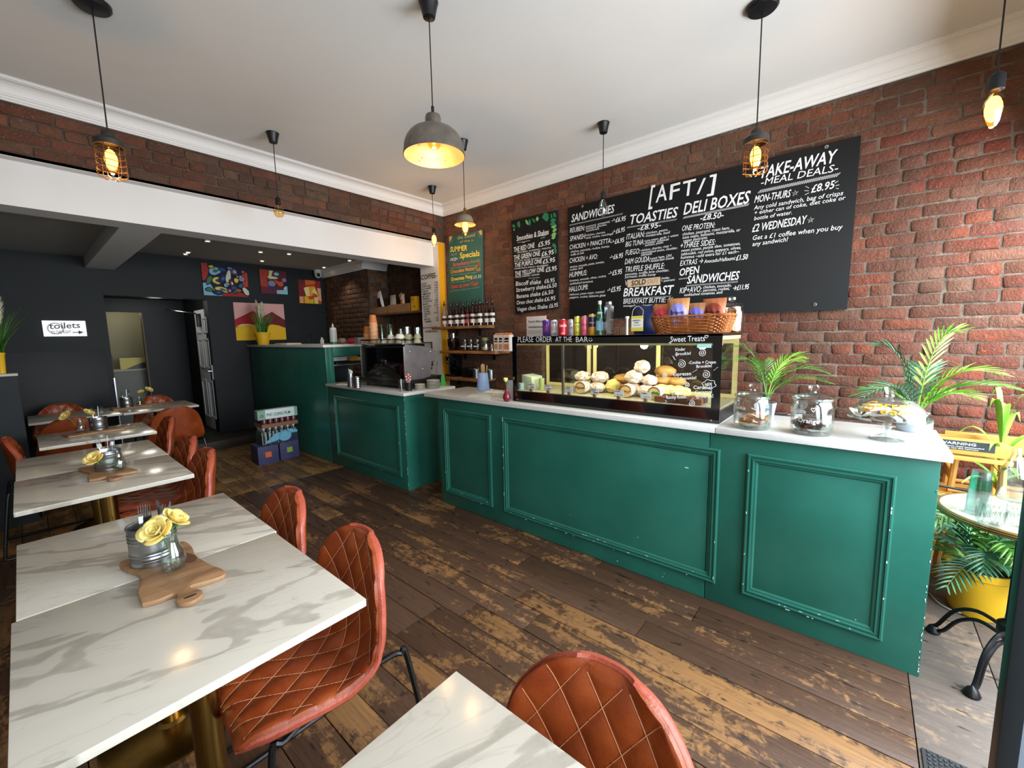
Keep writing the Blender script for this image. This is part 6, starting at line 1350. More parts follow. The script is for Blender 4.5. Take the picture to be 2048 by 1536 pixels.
# ------------------------------------------------------------------ on the near worktop
def wraptext(b, s_, cx, cyy, r_, z_, hh, ww, a0, bold=.01, rf=None, N_=None):
    vs, fs, x0, x1 = glyphs(s_, bold); k = ww/(x1-x0); out = []
    for xx, yy in vs:
        zz = z_+yy/.7*hh; rr = rf(zz) if rf else r_; th = a0+((xx-x0)*k-ww/2)/r_; out.append((cx+(rr+.001)*math.cos(th), cyy+(rr+.001)*math.sin(th), zz))
    b.add(out, fs)
for n, (pl, pr_, pb, pt, cont) in enumerate(((1466, 1543, 862, 795, 'cookie'), (1580, 1669, 874, 800, 'dark'))):
    c = S((pl+pr_)/2, pb, 2, WT); x_ = c.x+.075; cx, cyy, r_ = place(pl, pr_, 0, x_, 840); h = hz(pt, (pl+pr_)/2, cx, cyy)-WT
    t = thing('cookie_jar', ['glass lidded jar of pale biscuits, nearer the display case', 'glass lidded jar of dark chocolate slices with white writing on it'][n], 'jar', (cx, cyy, WT+.0005), group='lidded glass jars on the worktop')
    w_ = .004; MB().lathe([(0, .0), (r_*.86, 0), (r_*.97, .012), (r_, .03), (r_, h*.88), (r_*.93, h*.95), (r_*.90, h), (r_*.90-w_, h), (r_*.93-w_, h*.94), (r_-w_, h*.88), (r_-w_, .032), (r_*.85, .012), (0, .010)], 40, cap=False).build('glass_body', M_glass, t)
    MB().lathe([(r_*.88, h-.006), (r_*.98, h+.004), (r_*.98, h+.014), (r_*.80, h+.022), (r_*.3, h+.034), (.015, h+.036), (.012, h+.043), (.024, h+.055), (.025, h+.066), (.017, h+.076), (0, h+.078)], 36, cap=False).build('lid', M_glass, t)
    MB().lathe([(r_*.955, h+.0035), (r_*.99, h+.0045), (r_*.99, h+.012), (r_*.955, h+.0125)], 36, cap=False, closed=True).build('seal', glass('seal_ring', (.75, .9, .85), .2, .35), t)
    rr = random.Random(n+3); m1 = mat('cookie_pale', 'a8704a', .7, var=1, col2='c8966c', vscale=20, bump=.3, bscale=60) if n == 0 else M_brownie
    for k in range(9):
        a_ = rr.uniform(0, 6.28); q = rr.uniform(.0, r_*.58); zz = .022+.018*(k//3)
        o = MB().box(-.030, -.026, -.008, .030, .026, .010).build('biscuit' if n == 0 else 'chocolate_slice', m1, loc=(cx+q*math.cos(a_), cyy+q*math.sin(a_), WT+zz), rot=(rr.uniform(-.25, .25), rr.uniform(-.25, .25), rr.uniform(0, 3)), bevel=.003)
        tag(o, ['pale broken biscuit in the %s layer of the left glass jar', 'dark chocolate slice in the %s layer of the right glass jar'][n] % ['bottom', 'middle', 'top'][k//3], 'biscuit', ['biscuits in the left jar', 'chocolate slices in the right jar'][n])
    o = MB().grid(lambda u, v: Vector(((u-.5)*1.5*r_, (v-.5)*1.5*r_, .013+.006*math.sin(u*9)*math.sin(v*8)+.02*max(abs(u-.5), abs(v-.5))**3*8)), 12, 12).build('paper_liner', M_paper, t)
    a0 = math.atan2(-cyy, -cx); b = MB()
    if n == 0:
        for k in range(3): b.tube([((r_+.001)*math.cos(a0-.05+.2*k*.3), (r_+.001)*math.sin(a0-.05+.2*k*.3), h*(.74-.2*k)), ((r_+.001)*math.cos(a0+.18+.2*k*.3), (r_+.001)*math.sin(a0+.18+.2*k*.3), h*(.68-.2*k))], .0014, 4)
        wraptext(b, 'Cookie', 0, 0, r_, h*.66, .02, .07, a0-.75, rf=None); wraptext(b, 'Pie', 0, 0, r_, h*.46, .018, .03, a0-.7)
    else: wraptext(b, 'Chocolate', 0, 0, r_, h*.66, .022, .10, a0-.85, .015); wraptext(b, 'Orange', 0, 0, r_, h*.40, .022, .085, a0-.15, .015); wraptext(b, '♡', 0, 0, r_, h*.72, .02, .02, a0+.05)
    b.build('lettering', M_paint, t)
# knife between the jars
c = S(1562, 830, 2, WT); t = thing('cake_knife', 'black-handled cake knife lying between the two glass jars', 'knife', (c.x, c.y, WT+.010), -1.15)
MB().box(-.07, -.011, -.008, .03, .011, .008).build('handle', M_black, t, bevel=.004); MB().box(.03, -.014, -.003, .16, .014, 0).build('blade', M_steel, t)
# cake stand with dome
cx, cyy, _ = place(1741, 1818, 0, 2.49, 860); c = Vector((cx, cyy))
t = thing('cake_stand', 'glass pedestal cake stand at the near end of the worktop', 'cake stand', (2.50, -.105, WT+.0005)); SX, SY = 2.50, -.105
MB().lathe([(0, .004), (.062, 0), (.064, .004), (.04, .014), (.016, .030), (.012, .050), (.020, .066), (.014, .074), (.022, .090), (.05, .094), (.145, .100), (.150, .110), (.146, .111), (.142, .105), (.04, .098), (0, .098)], 44, cap=False).build('glass_stand', M_glass2, t)
dm = thing('cake_dome', 'clear glass dome lettered carrot cake in yellow, over the cake stand', 'dome', (SX, SY, WT+.107))
R_, HD = .132, .088
prf = [(R_*math.cos(k/12*PI/2)**.8, HD*math.sin(k/12*PI/2)) for k in range(12)]
MB().lathe(prf+[(.012, HD), (.018, HD+.008), (.014, HD+.014), (.024, HD+.045), (.021, HD+.047), (0, HD+.044)], 44, cap=False).build('glass_dome', M_glass2, dm)
def rf(zz): q = max(0, min(.98, zz/HD)); return R_*math.cos(math.asin(q))**.8
a0 = math.atan2(-SY, -SX); b = MB(); wraptext(b, 'Carrot', 0, 0, .10, HD*.64, .019, .17, a0, .02, rf=rf); wraptext(b, '♡ cake', 0, 0, .115, HD*.34, .024, .19, a0, .025, rf=rf); b.build('lettering', mat('gold_pen', 'd99a12', .5), dm)
for k in range(4):
    a_ = k*1.57+2.2; t = thing('cake_slice', ['slice of carrot cake with cream top, left under the dome', 'slice of carrot cake at the front under the dome', 'slice of carrot cake, right under the dome', 'slice of carrot cake at the back under the dome'][k], 'cake', (SX+.06*math.cos(a_), SY+.06*math.sin(a_), WT+.112), a_, group='carrot cake slices under the dome')
    MB().prism([(-.045, 0), (.045, -.035), (.045, .035)], 0, .026).build('sponge', mat('carrot_sponge', '8a5228', .85, bump=.4, bscale=90), t); MB().prism([(-.047, 0), (.047, -.037), (.047, .037)], .0262, .038).build('cream', mat('cream_icing', 'ece0b4', .6, bump=.2, bscale=40), t, bevel=.003)
    MB().grid(lambda u, v: Vector(((u-.45)*.13, (v-.5)*.11, -.002+.05*abs(v-.5)**2*4*.5+.012*math.sin(u*8+k)*abs(v-.5))), 9, 7).build('baking_paper', M_paper, t)
ORD = ['bottom', 'second', 'third', 'fourth', 'fifth', 'sixth', 'seventh', 'eighth', 'ninth', 'tenth', 'eleventh', 'twelfth', 'thirteenth', 'fourteenth', 'top']
# ------------------------------------------------------------------ plants
def frond(root, base, az, L_, rise, droop, nleaf, ll, lw, mt, seed=0, curl=.5):
    r = random.Random(seed); pts = []
    for k in range(13):
        t = k/12; d = L_*t; pts.append(Vector(base)+Vector((math.cos(az)*d*(.25+.75*t), math.sin(az)*d*(.25+.75*t), rise*math.sin(min(1, t*1.05)*PI/2)-droop*t*t)))
    b = MB(); b.tube(pts, [.0035*(1-.75*k/12) for k in range(13)], 5)
    side = Vector((-math.sin(az), math.cos(az), 0))
    for k in range(nleaf):
        t = .22+.78*(k+.5)/nleaf; q = t*12; i_ = min(11, int(q)); p = pts[i_].lerp(pts[i_+1], q-i_); T_ = (pts[i_+1]-pts[i_]).normalized()
        env = math.sin(PI*min(.97, .18+.78*(t-.2)/.8))**.7
        for sg in (-1, 1):
            l_ = ll*env*r.uniform(.85, 1.1); d = (T_*(.55+.5*t)+side*sg*(1.0-.45*t)+Vector((0, 0, .25))).normalized(); up = T_.cross(side*sg).normalized()*sg; n_ = d.cross(T_).normalized()
            vs = []
            for j in range(5):
                u = j/4; c = p+d*(l_*u)-Vector((0, 0, 1))*(l_*curl*u*u*.6); w_ = lw*math.sin(PI*(.08+.88*u))**.8*(1 if j < 4 else .15)
                wv = T_*w_; vs += [c-wv, c+n_*w_*.35, c+wv]
            fs = [(3*j+a, 3*j+a+1, 3*j+a+4, 3*j+a+3) for j in range(4) for a in (0, 1)]
            b.add(vs, fs, True)
    return b.build('frond', mt, root)
pm = thing('potted_palm', 'small feathery palm between the display case and the biscuit jar', 'plant', (2.84, .42, WT+.0005))
MB().lathe([(0, 0), (.04, 0), (.052, .08), (.048, .08), (.040, .01)], 22, cap=False).build('pot', mat('concrete', '8b95a1', .8, bump=.1), pm); MB().lathe([(.048, .068), (0, .072)], 18, cap=False).build('soil', mat('soil', '2a2019', .95), pm)
for k, (az, L_, ri, dr, s_) in enumerate(((1.9, .20, .36, .02, 1), (2.6, .24, .30, .03, 2), (-.6, .24, .30, .06, 3), (-1.3, .30, .30, .12, 4), (-1.0, .34, .22, .10, 5), (-2.0, .20, .33, .05, 6), (.4, .2, .28, .05, 7))):
    frond(pm, (0, 0, .07), az, L_, ri, dr, 17, .12, .0045, [M_leafg, M_leafg, M_leafb][k % 3], s_, .35)
pm = thing('potted_palm', 'tall palm in a grey concrete pot behind the cake stand', 'plant', (2.80, -.215, WT+.0005))
MB().lathe([(0, 0), (.062, 0), (.066, .012), (.066, .062), (.060, .062), (.058, .05), (0, .05)], 30, cap=False).build('pot', _mats['concrete'], pm, bevel=.0)
for k, (az, L_, ri, dr, s_, mt) in enumerate(((1.7, .20, .48, .02, 11, M_leafd), (-2.3, .16, .56, .02, 12, M_leafb), (2.4, .34, .34, .16, 13, M_leafd), (-1.3, .34, .40, .10, 14, M_leafb), (-1.6, .40, .32, .10, 15, M_leafg), (-1.1, .28, .25, .10, 16, M_leafb), (1.3, .28, .26, .12, 17, M_leafg), (-.2, .25, .4, .1, 18, M_leafd))):
    frond(pm, (.005*math.cos(az), .005*math.sin(az), .05), az, L_*.85, ri*.80, dr*.9, 15, .13, .008, mt, s_, .30)
# floor plant in yellow pot
pf = thing('floor_palm', 'dark arching palm in a big yellow pot on the floor behind the round table', 'plant', (3.13, -.535, 0))
MB().lathe([(0, 0), (.095, 0), (.10, .01), (.130, .22), (.137, .225), (.139, .26), (.128, .26), (.122, .22)], 36, cap=False).build('pot', M_pot, pf); MB().lathe([(.125, .215), (0, .225)], 24, cap=False).build('soil', _mats['soil'], pf)
for k in range(20):
    az = k*2*PI/20+.2; frond(pf, (.02*math.cos(az), .02*math.sin(az), .22), az, .26+.05*(k % 3), .16+.09*(k % 4), .14, 13, .15, .012, [M_leafd, M_leafg, M_leafd][k % 3], 30+k, .5)
pl = thing('leafy_plant', 'bright green broad-leaved plant rising above the round table', 'plant', (3.36, -.60, 0))
MB().lathe([(0, 0), (.075, 0), (.09, .16), (.083, .16), (.075, .02)], 24, cap=False).build('pot', mat('dark_pot', '2b2a2a', .6), pl)
MB().tube(bez([(0, 0, .1), (.02, .0, .4), (.0, -.01, .7), (.01, 0, .86)], 4), [.008]*6+[.006]*7, 7).build('stem', M_stem, pl)
r = random.Random(21)
for k in range(17):
    az = k*2.4; z_ = .62+.016*k; l_ = .25-.007*k; up = .07+.009*k; w_ = .013+.003*(k % 3)
    def leaf(u, v, az=az, z_=z_, l_=l_, up=up, w_=w_): 
        s_ = (u-.5)*2*w_*math.sin(PI*min(.98, .06+v*.93)); d = l_*v; rr_ = d*(.92 if k < 12 else .5)
        return Vector((math.cos(az)*rr_-math.sin(az)*s_, math.sin(az)*rr_+math.cos(az)*s_, z_+up*math.sin(v*2.0)*(1 if k < 12 else 1.5)-.05*v*v+abs(u-.5)*w_*.8))
    MB().grid(leaf, 4, 9).build('leaf', M_leafb, pl)
def grass_pot(x_, y_, z, r_, h, lab, n=110, gh=.20, seed=3):
    t = thing('potted_grass', lab, 'plant', (x_, y_, z)); rr = random.Random(seed)
    MB().lathe([(0, 0), (r_*.72, 0), (r_*.98, h*.88), (r_*1.06, h*.9), (r_*1.08, h), (r_*.98, h), (r_*.9, h*.85)], 28, cap=False).build('pot', M_pot, t); MB().lathe([(r_*.92, h*.86), (0, h*.88)], 18, cap=False).build('soil', _mats['soil'], t)
    b = MB()
    for k in range(n):
        a_ = rr.uniform(0, 6.28); q = rr.uniform(0, r_*.6); a2 = a_+rr.uniform(-.6, .6); l_ = gh*rr.uniform(.6, 1.05); sp = rr.uniform(.1, .55)
        p = [Vector((q*math.cos(a_)+l_*sp*math.cos(a2)*(j/4)**1.6, q*math.sin(a_)+l_*sp*math.sin(a2)*(j/4)**1.6, h*.85+l_*(j/4)*(1-.15*(j/4)*sp))) for j in range(5)]
        w_ = .0045; sd = Vector((-math.sin(a2+.8), math.cos(a2+.8), 0)); vs = []
        for j, c in enumerate(p): ww = w_*(1-j/4.2); vs += [c-sd*ww, c+sd*ww]
        b.add(vs, [(2*j, 2*j+1, 2*j+3, 2*j+2) for j in range(4)], True)
    o = b.build('grass_blades', M_leafg, t); o['kind'] = 'stuff'
    q_ = gh/.2
    for k, (dx, dy, hh, ln) in enumerate(((-.01*q_, .028*q_, gh*1.22, .13*q_), (.0, -.014*q_, gh*1.10, .11*q_), (.015*q_, .01*q_, gh*1.15, .12*q_), (-.02*q_, -.03*q_, gh*1.0, .09*q_), (.0, .01*q_, gh*.95, .10*q_))):
        b = MB(); b.tube([(dx*.3, dy*.3, h), (dx, dy, h+hh-ln*.5)], .0015, 4)
        for j in range(220):
            tz = rr.random(); a_ = rr.uniform(0, 6.28); c = Vector((dx*(1+tz*.3), dy*(1+tz*.4), h+hh-ln+ln*tz)); e = c+Vector((math.cos(a_), math.sin(a_), 1.1))*(.019*q_*math.sin(PI*min(.95, .15+tz*.8)))
            n_ = Vector((-math.sin(a_), math.cos(a_), 0))*.0026*q_; b.add([c-n_, c+n_, e], [(0, 1, 2)])
        b.build('plume', mat('plume_cream', 'e6dfc8', .9), t)
    return t
cx, cyy, r_ = place(508, 543, 0, 2.40, 675)
grass_pot(cx, cyy, 1.4325, r_*.90, .185, 'yellow pot of grass with cream plumes on the raised bar top', gh=.40, n=170)
cx, cyy, r_ = place(-14, 13, 1, 5.37, 720)
grass_pot(cx-.0, cyy, 1.2705, r_*.9, .17, 'yellow pot of grass with pale plume on the half wall at the left edge', gh=.42, seed=8)

# ------------------------------------------------------------------ on the raised bar
BZ = 1.4325
def rnd_obj(name, lab, cat, pl_, pr_, x_, z, prof, mt, grp=None, py=680, k=1.0):
    cx, cyy, r_ = place(pl_, pr_, 0, x_, py); o = MB().lathe([(a*r_*k, b_) for a, b_ in prof], 22, cap=False).build(name, mt, loc=(cx, cyy, z)); tag(o, lab, cat, grp); return o
t = thing('squeeze_bottle', 'clear squeeze bottle with white nozzle on the raised bar', 'bottle', (0, 0, 0)); cx, cyy, r_ = place(659, 674, 0, 2.6, 670); t.location = (cx, cyy, BZ)
MB().lathe([(0, 0), (r_, 0), (r_, .17), (r_*.9, .185)], 20, cap=False).build('body', mat('milky', 'b8c2c0', .4), t); MB().lathe([(r_*.92, .18), (r_*.92, .205), (r_*.3, .215), (r_*.15, .26), (0, .262)], 18).build('nozzle', M_white, t); MB().lathe([(r_+.001, .0), (r_+.001, .03)], 18, cap=False).build('green_base', M_leafd, t)
rnd_obj('spray_bottle', 'tiny white bottle on the raised bar left of the squeeze bottle', 'bottle', 640, 648, 2.7, BZ, [(0, 0), (1, 0), (1, .05), (.3, .09), (0, .095)], M_white)
o = MB().tube(bez([(0, .05, 0), (0, .05, .10), (0, .02, .135), (0, -.03, .13), (0, -.05, .08)], 5), .006, 8).build('mixer_tap', M_bmetal); c = S(620, 680, 0, 2.8); o.location = (2.8, c.y, BZ); tag(o, 'thin black arched tap beyond the raised bar top', 'tap')
c = S(572, 689, 0, 2.45)
for k in range(4): o = MB().box(-.10, -.20+.02*k, 0, .10, .24-.03*k, .005).build('folded_cloth', mat('cloth_cream', 'd9d3c2', .9), loc=(2.46, 6.20, BZ+.0055*k), rot=(0, 0, .04*k), bevel=.002); tag(o, '%s cream napkin in the flat pile beside the grass pot' % ['bottom', 'second', 'third', 'top'][k], 'napkin', 'cream napkins on the bar')
def blobthing(name, lab, cat, px, py, x_, z, sc, mt, seed=1, sz=0):
    c = S(px, py, 0, x_); o = MB().ball((0, 0, sc[2]), 1, 16, 10, sc, nz=.25, seed=seed).build(name, mt, loc=(x_, c.y, z)); tag(o, lab, cat); return o
blobthing('red_bag', 'crumpled red bag on the raised bar', 'bag', 702, 684, 2.75, BZ, (.05, .075, .035), mat('red_plastic', 'b01f2e', .4), 4)
blobthing('paper_bag', 'crumpled pinkish paper bag on the raised bar beside the red bag', 'bag', 684, 684, 2.72, BZ, (.05, .07, .038), mat('pink_paper', '9a8078', .7), 7)
c = S(720, 683, 0, 2.72); o = MB().box(-.05, -.045, 0, .05, .045, .08).build('grey_box', mat('box_grey', '8d8583', .6), loc=(2.72, c.y, BZ), bevel=.003); tag(o, 'small grey box at the right end of the raised bar', 'box')
# cups on the machine
CZ_ = 1.4425
M_pc = mat('cup_orange', 'c8793f', .6); M_pcr = mat('cup_rim', 'e6c8a4', .6)
def cup_stack(pl_, pr_, n, x_, lab, sp, flip=True):
    cx, cyy, r_ = place(pl_, pr_, 0, x_, 680); r_ = r_*.96; p0 = None
    for k in range(n):
        t = thing('paper_cup', lab.replace('cup in', 'cup, %s in' % ('top' if k == n-1 else ORD[k]+(' up' if k else ''))), 'cup', (cx+.0015*math.sin(k*2.1), cyy+.0015*math.cos(k*1.7), CZ_+k*sp), group=lab.split(' in ')[-1])
        if p0 is None:
            MB().lathe([(r_*.72, .098), (r_*.72, .096), (r_*.97, .006)], 22, cap=True).build('cup_wall', M_pc, t); MB().lathe([(r_*.97, .001), (r_, .0), (r_, .006), (r_*.96, .007)], 22, cap=False, closed=True).build('rim', M_pcr, t); p0 = t
        else:
            for ch in p0.children: q = ch.copy(); COL.objects.link(q); q.parent = t
cup_stack(727, 742, 7, 2.62, 'upturned orange paper cup in the shorter nested stack on the machine', .016)
cup_stack(739, 757, 15, 2.60, 'upturned orange paper cup in the taller nested stack on the machine', .0155)
for n, (a, b_) in enumerate(((757, 771), (773, 789))):
    cx, cyy, r_ = place(a, b_, 0, 2.72, 670)
    for k in range(6):
        o = MB().lathe([(r_*.75, .17), (r_*.73, .168), (r_, .0), (r_*1.02, .002)], 22, cap=False).build('plastic_tumbler', M_gcup, loc=(cx, cyy, CZ_+.008*k)); tag(o, 'clear green tumbler, %s in the %s upturned stack on the machine' % (ORD[k] if k < 5 else 'top', ['left', 'right'][n]), 'tumbler', 'tumblers in the %s green stack' % ['left', 'right'][n])
M_stone = mat('stoneware_green', 'a3a486', .4, var=.3, vscale=12); M_white2 = mat('cup_white', 'd6d4cc', .3)
bowls = [(751, 762, 2.55, 'green', .05, 0), (762, 776, 2.52, 'white', .05, 0), (774, 792, 2.52, 'green', .045, 0), (790, 810, 2.53, 'green', .05, 0), (809, 827, 2.60, 'green', .045, 0), (826, 843, 2.62, 'green', .045, 0), (774, 790, 2.54, 'white', .045, .046), (789, 811, 2.55, 'white', .045, .05), (808, 827, 2.61, 'green', .045, .045), (827, 843, 2.63, 'green', .045, .045)]
nm = ['leftmost small green cup', 'white cup second from left', 'green cup third from left, bottom row', 'wide green bowl in the middle, bottom row', 'green cup fifth from left, bottom row', 'green cup at the right, bottom row', 'white cup upturned on the third cup', 'wide white-based bowl upturned on the middle bowl', 'green cup upturned on the fifth one', 'green cup upturned at the right end']
for n, (a, b_, x_, c_, h, dz) in enumerate(bowls):
    cx, cyy, r_ = place(a, b_, 0, x_, 680); o = MB().lathe([(0, h), (r_*.5, h), (r_*.62, h*.92), (r_*.95, h*.3), (r_, 0), (r_*.95, 0), (r_*.9, h*.3), (r_*.55, h*.85), (0, h*.86)] if True else [], 22, cap=False).build('cup', M_stone if c_ == 'green' else M_white2, loc=(cx, cyy, CZ_+dz)); tag(o, nm[n]+' on the coffee machine', 'cup', 'stoneware cups on the machine')
for n, (a, b_, h) in enumerate(((797, 807, .15), (808, 822, .17), (829, 842, .16))):
    cx, cyy, r_ = place(a, b_, 0, 2.70, 670); o = MB().lathe([(0, .004), (r_*.85, .0), (r_, h), (r_*.95, h), (r_*.8, .008)], 22, cap=False).build('drinking_glass', M_glass, loc=(cx, cyy, CZ_)); tag(o, 'tall clear glass standing on the machine, %s of three' % ['left', 'middle', 'right'][n], 'glass', 'clear glasses on the machine')
# on the low bar
LZ = .9755
def low(name, lab, cat, pl_, pr_, pb, prof, mt, grp=None, off=.0, seg=24):
    c = S((pl_+pr_)/2, pb, 2, LZ); cx, cyy, r_ = place(pl_, pr_, 0, c.x+off, 770); o = MB().lathe([(a*r_, b_) for a, b_ in prof], seg, cap=False).build(name, mt, loc=(cx, cyy, LZ)); tag(o, lab, cat, grp); return o, cx, cyy, r_
_, cx, cyy, r_ = low('straw_tin', 'metal tin holding folded napkins on the low coffee bar', 'tin', 695, 709, 775, [(0, 0), (1, 0), (1, .15), (.96, .15), (.94, .01)], M_galv, off=.03)
for k in range(3): o = MB().prism([(-.02, 0), (.02, 0), (.026, .05), (.0, .075-.01*k), (-.02, .04)], -.001, .001, M=XZ() @ RZ(0)).build('napkin', M_paper, loc=(cx-.01+.01*k, cyy-.012+.012*k, LZ+.13), rot=(.2*(k-1), 0, 1.2+.5*k)); tag(o, '%s folded napkin standing in the metal tin on the low bar' % ['left', 'middle', 'right'][k], 'napkin', 'napkins in the tin')
low('ribbed_tin', 'ribbed metal tin beside the napkin tin on the low coffee bar', 'tin', 708, 722, 777, [(0, 0)]+[(1+.02*math.sin(k*1.4), .12*k/24) for k in range(25)]+[(.95, .12), (.94, .01)], M_steel, off=.03)
low('water_glass', 'clear empty glass on the front corner of the low coffee bar', 'glass', 797, 810, 784, [(0, .004), (.85, 0), (1, .12), (.96, .12), (.8, .01)], M_glass, off=.03)
_, cx, cyy, r_ = low('black_tumbler', 'black tumbler with a bundle of red striped straws on the low coffee bar', 'cup', 810, 825, 783, [(0, 0), (.9, 0), (1, .085), (.95, .085), (.9, .01)], M_black, off=.04)
t = thing('straw_bundle', 'bundle of red and white striped paper straws in the black tumbler', 'straws', (cx, cyy, LZ+.01)); m_st, N, L, bb = new_nodes('straw_stripe'); _t = N.new('ShaderNodeTexCoord'); _w = N.new('ShaderNodeTexWave'); _w.inputs['Scale'].default_value = 22; _w.bands_direction = 'DIAGONAL'; L.new(_t.outputs['Object'], _w.inputs[0]); L.new(ramp(N, L, _w.outputs[0], [(0, 'e8e0dc'), (.5, 'b8283a')], 'CONSTANT').outputs[0], bb.inputs['Base Color'])
rr = random.Random(6)
for k in range(16): a_ = rr.uniform(0, 6.28); q = rr.uniform(0, .022); MB().tube([(q*.5*math.cos(a_), q*.5*math.sin(a_), .0), (q*1.5*math.cos(a_), q*1.5*math.sin(a_)+.006, .155+rr.uniform(-.006, .006))], .0035, 6).build('straw', m_st, t)
M_plate = mat('plate_stone', 'b9b5a6', .35)
for (pl_, pr_, pb, n, nm_) in ((829, 850, 781, 4, 'small'), (853, 880, 778, 6, 'large')):
    c = S((pl_+pr_)/2, pb, 2, LZ); cx, cyy, r_ = place(pl_, pr_, 0, c.x+.05, 770); p0 = None
    for k in range(n):
        if p0 is None: p0 = MB().lathe([(0, .002), (.62, 0), (.66, .002), (.97, .011), (1, .016), (.96, .0165), (.64, .007), (0, .006)], 30, M=None, cap=False)
        o = MB().lathe([(a*r_, b_) for a, b_ in [(0, .002), (.62, 0), (.9, .004), (1, .008), (1, .0145), (.95, .0135), (.6, .007), (0, .006)]], 30, cap=False).build('plate', M_plate, loc=(cx, cyy, LZ+.0145*k*.98)); tag(o, 'stoneware plate, %s in the %s stack on the low coffee bar' % ('top' if k == n-1 else ORD[k], nm_), 'plate', 'plates in the %s stack' % nm_)
c = S(884, 772, 2, LZ); o = MB().prism([(-.03, 0), (.03, 0), (.015, .11), (-.005, .14), (-.02, .10)], -.004, .004, M=XZ()).build('green_bag', mat('bag_green', '3f9a4a', .5), loc=(c.x+.02, c.y, LZ), rot=(0, 0, -.9)); tag(o, 'upright green packet behind the large plate stack', 'packet')
for k in range(2): c = S(686, 769, 2, LZ); o = MB().box(-.04, -.07, 0, .04, .07, .003).build('menu_card', M_paper, loc=(c.x+.01*k, c.y+.01*k, LZ+.0035*k), rot=(0, 0, .2+.3*k)); tag(o, '%s white card lying at the back left of the low bar' % ['lower', 'upper'][k], 'card')

# ------------------------------------------------------------------ rear alcove shelf
t = thing('alcove_shelf', 'thick wooden shelf in the dark brick alcove', 'shelf', (0, 0, 0)); MB().box(3.66, 4.70, 1.845, 3.955, 5.92, 1.875).build('plank', M_shelfd, t, bevel=.003)
def tray(pl_, pr_, x_, h, lab):
    a, b_ = S(pl_, 615, 0, x_).y, S(pr_, 615, 0, x_).y; t = thing('card_tray', lab, 'box', (x_+.1, (a+b_)/2, 1.8755), group='cardboard trays on the alcove shelf'); w_ = abs(a-b_)/2*.97
    MB().box(-.10, -w_, 0, .14, w_, .006).build('base', M_card, t)
    MB().box(-.104, -w_, .0, -.10, w_, h).build('front_side', M_card, t); MB().box(.14, -w_, 0, .144, w_, h).build('back_side', M_card, t)
    for s_ in (-1, 1): MB().box(-.10, s_*w_-.002, .0, .14, s_*w_+.002, h).build('end', M_card, t)
tray(745, 774, 3.68, .10, 'open cardboard tray at the left of the alcove shelf'); tray(775, 818, 3.68, .115, 'open cardboard tray at the right of the alcove shelf')
def bag(px, pyb, pyt, w_, x_, mt, lab, tilt=0, z=1.89, seed=1, mt2=None):
    c = S(px, pyb, 0, x_); h = (hz(pyt, px, x_, c.y)-z); t = thing('food_packet', lab, 'packet', (x_, c.y, z), rot=(tilt, 0, 0))
    f = lambda sg: (lambda u, v: Vector((sg*.03*math.sin(PI*u)**.6*math.sin(PI*(.1+.85*v))+.004*noise.noise(Vector((u*6, v*6, seed))), w_*(.5-u), h*v)))
    MB().grid(f(-1), 10, 10).build('front', mt, t); MB().grid(f(1), 10, 10).build('back', mt, t)
    if mt2: g_ = f(-1); MB().grid(lambda u, v: g_(.25+.5*u, .2+.5*v)+Vector((-.002, 0, 0)), 6, 6).build('printed_panel', mt2, t)
bag(750, 620, 585, .14, 3.80, mat('foil_violet', '4a4560', .4), 'violet-grey foil packet at the left of the cardboard tray', seed=3)
bag(766, 620, 581, .14, 3.76, M_paper, 'white packet with dark print leaning in the left tray', tilt=-.3, mt2=M_darklab, seed=5)
bag(787, 618, 590, .15, 3.77, mat('clear_film', 'a89e90', .3), 'clear film bag of goods in the right tray', seed=8)
bag(806, 612, 588, .09, 3.78, mat('pack_cream', 'cdb8a8', .5), 'cream and red packet in the right tray', mt2=mat('pack_red', 'b04a3a', .5), seed=2)
c = S(803, 596, 0, 3.80); o = MB().box(-.002, -.04, -.08, .002, .04, .08).build('card_flap', mat('flap_card', 'b0a075', .7), loc=(3.80, c.y, c.z), rot=(-.5, .1, 0)); tag(o, 'tan card flap sticking up out of the right tray', 'card')
c = S(830, 612, 0, 3.72); t = thing('yellow_coffee_box', 'bright yellow packet with black print at the right of the alcove shelf', 'packet', (3.72, c.y, 1.8755)); MB().box(-.03, -.058, 0, .04, .058, .205).build('box', mat('pack_yellow', 'dca818', .5), t, bevel=.004)
b = MB(); text(b, 'Finest', (-.0305, .045, .165), (-.0305, .0, .165), .016, (-1, 0, 0), bold=.02); text(b, 'coffee', (-.0305, .045, .14), (-.0305, .0, .14), .014, (-1, 0, 0), bold=.02); b.box(-.0312, -.04, .05, -.0305, -.015, .07); b.build('lettering', M_black, t)

# ------------------------------------------------------------------ crates of water on the floor
M_crate = mat('crate_blue', '40426a', .6, var=.25, vscale=8); RC = .28
def P2(px, py): return S(px, py, 2, 0)
cra = Vector((1.735, 5.455, 0)); ux = Vector((math.cos(.0), math.sin(.0), 0))
for n, (dx, dy, cn, lab) in enumerate(((0, 0, 'd8682e', 'left blue box with orange square at the bottom of the stack'), (.245, .03, '86a832', 'right blue box with green square at the bottom of the stack'))):
    t = thing('blue_box', lab, 'box', (cra.x+dx+.105, cra.y+dy+.15, .0005), -.06 if n == 0 else .02); MB().box(-.113, -.15, 0, .113, .15, .225).build('carton', M_crate, t, bevel=.004)
    b = MB(); b.box(-.033, -.1515, .085, .033, -.1502, .150); b.build('square_label', mat('sq_'+cn, cn, .6), t)
pk = thing('water_bottle_pack', 'shrink-wrapped pack of green water bottles with pale blue printed band', 'bottle pack', (1.99, 5.60, .2265), -.03)
k = 0; b0 = None
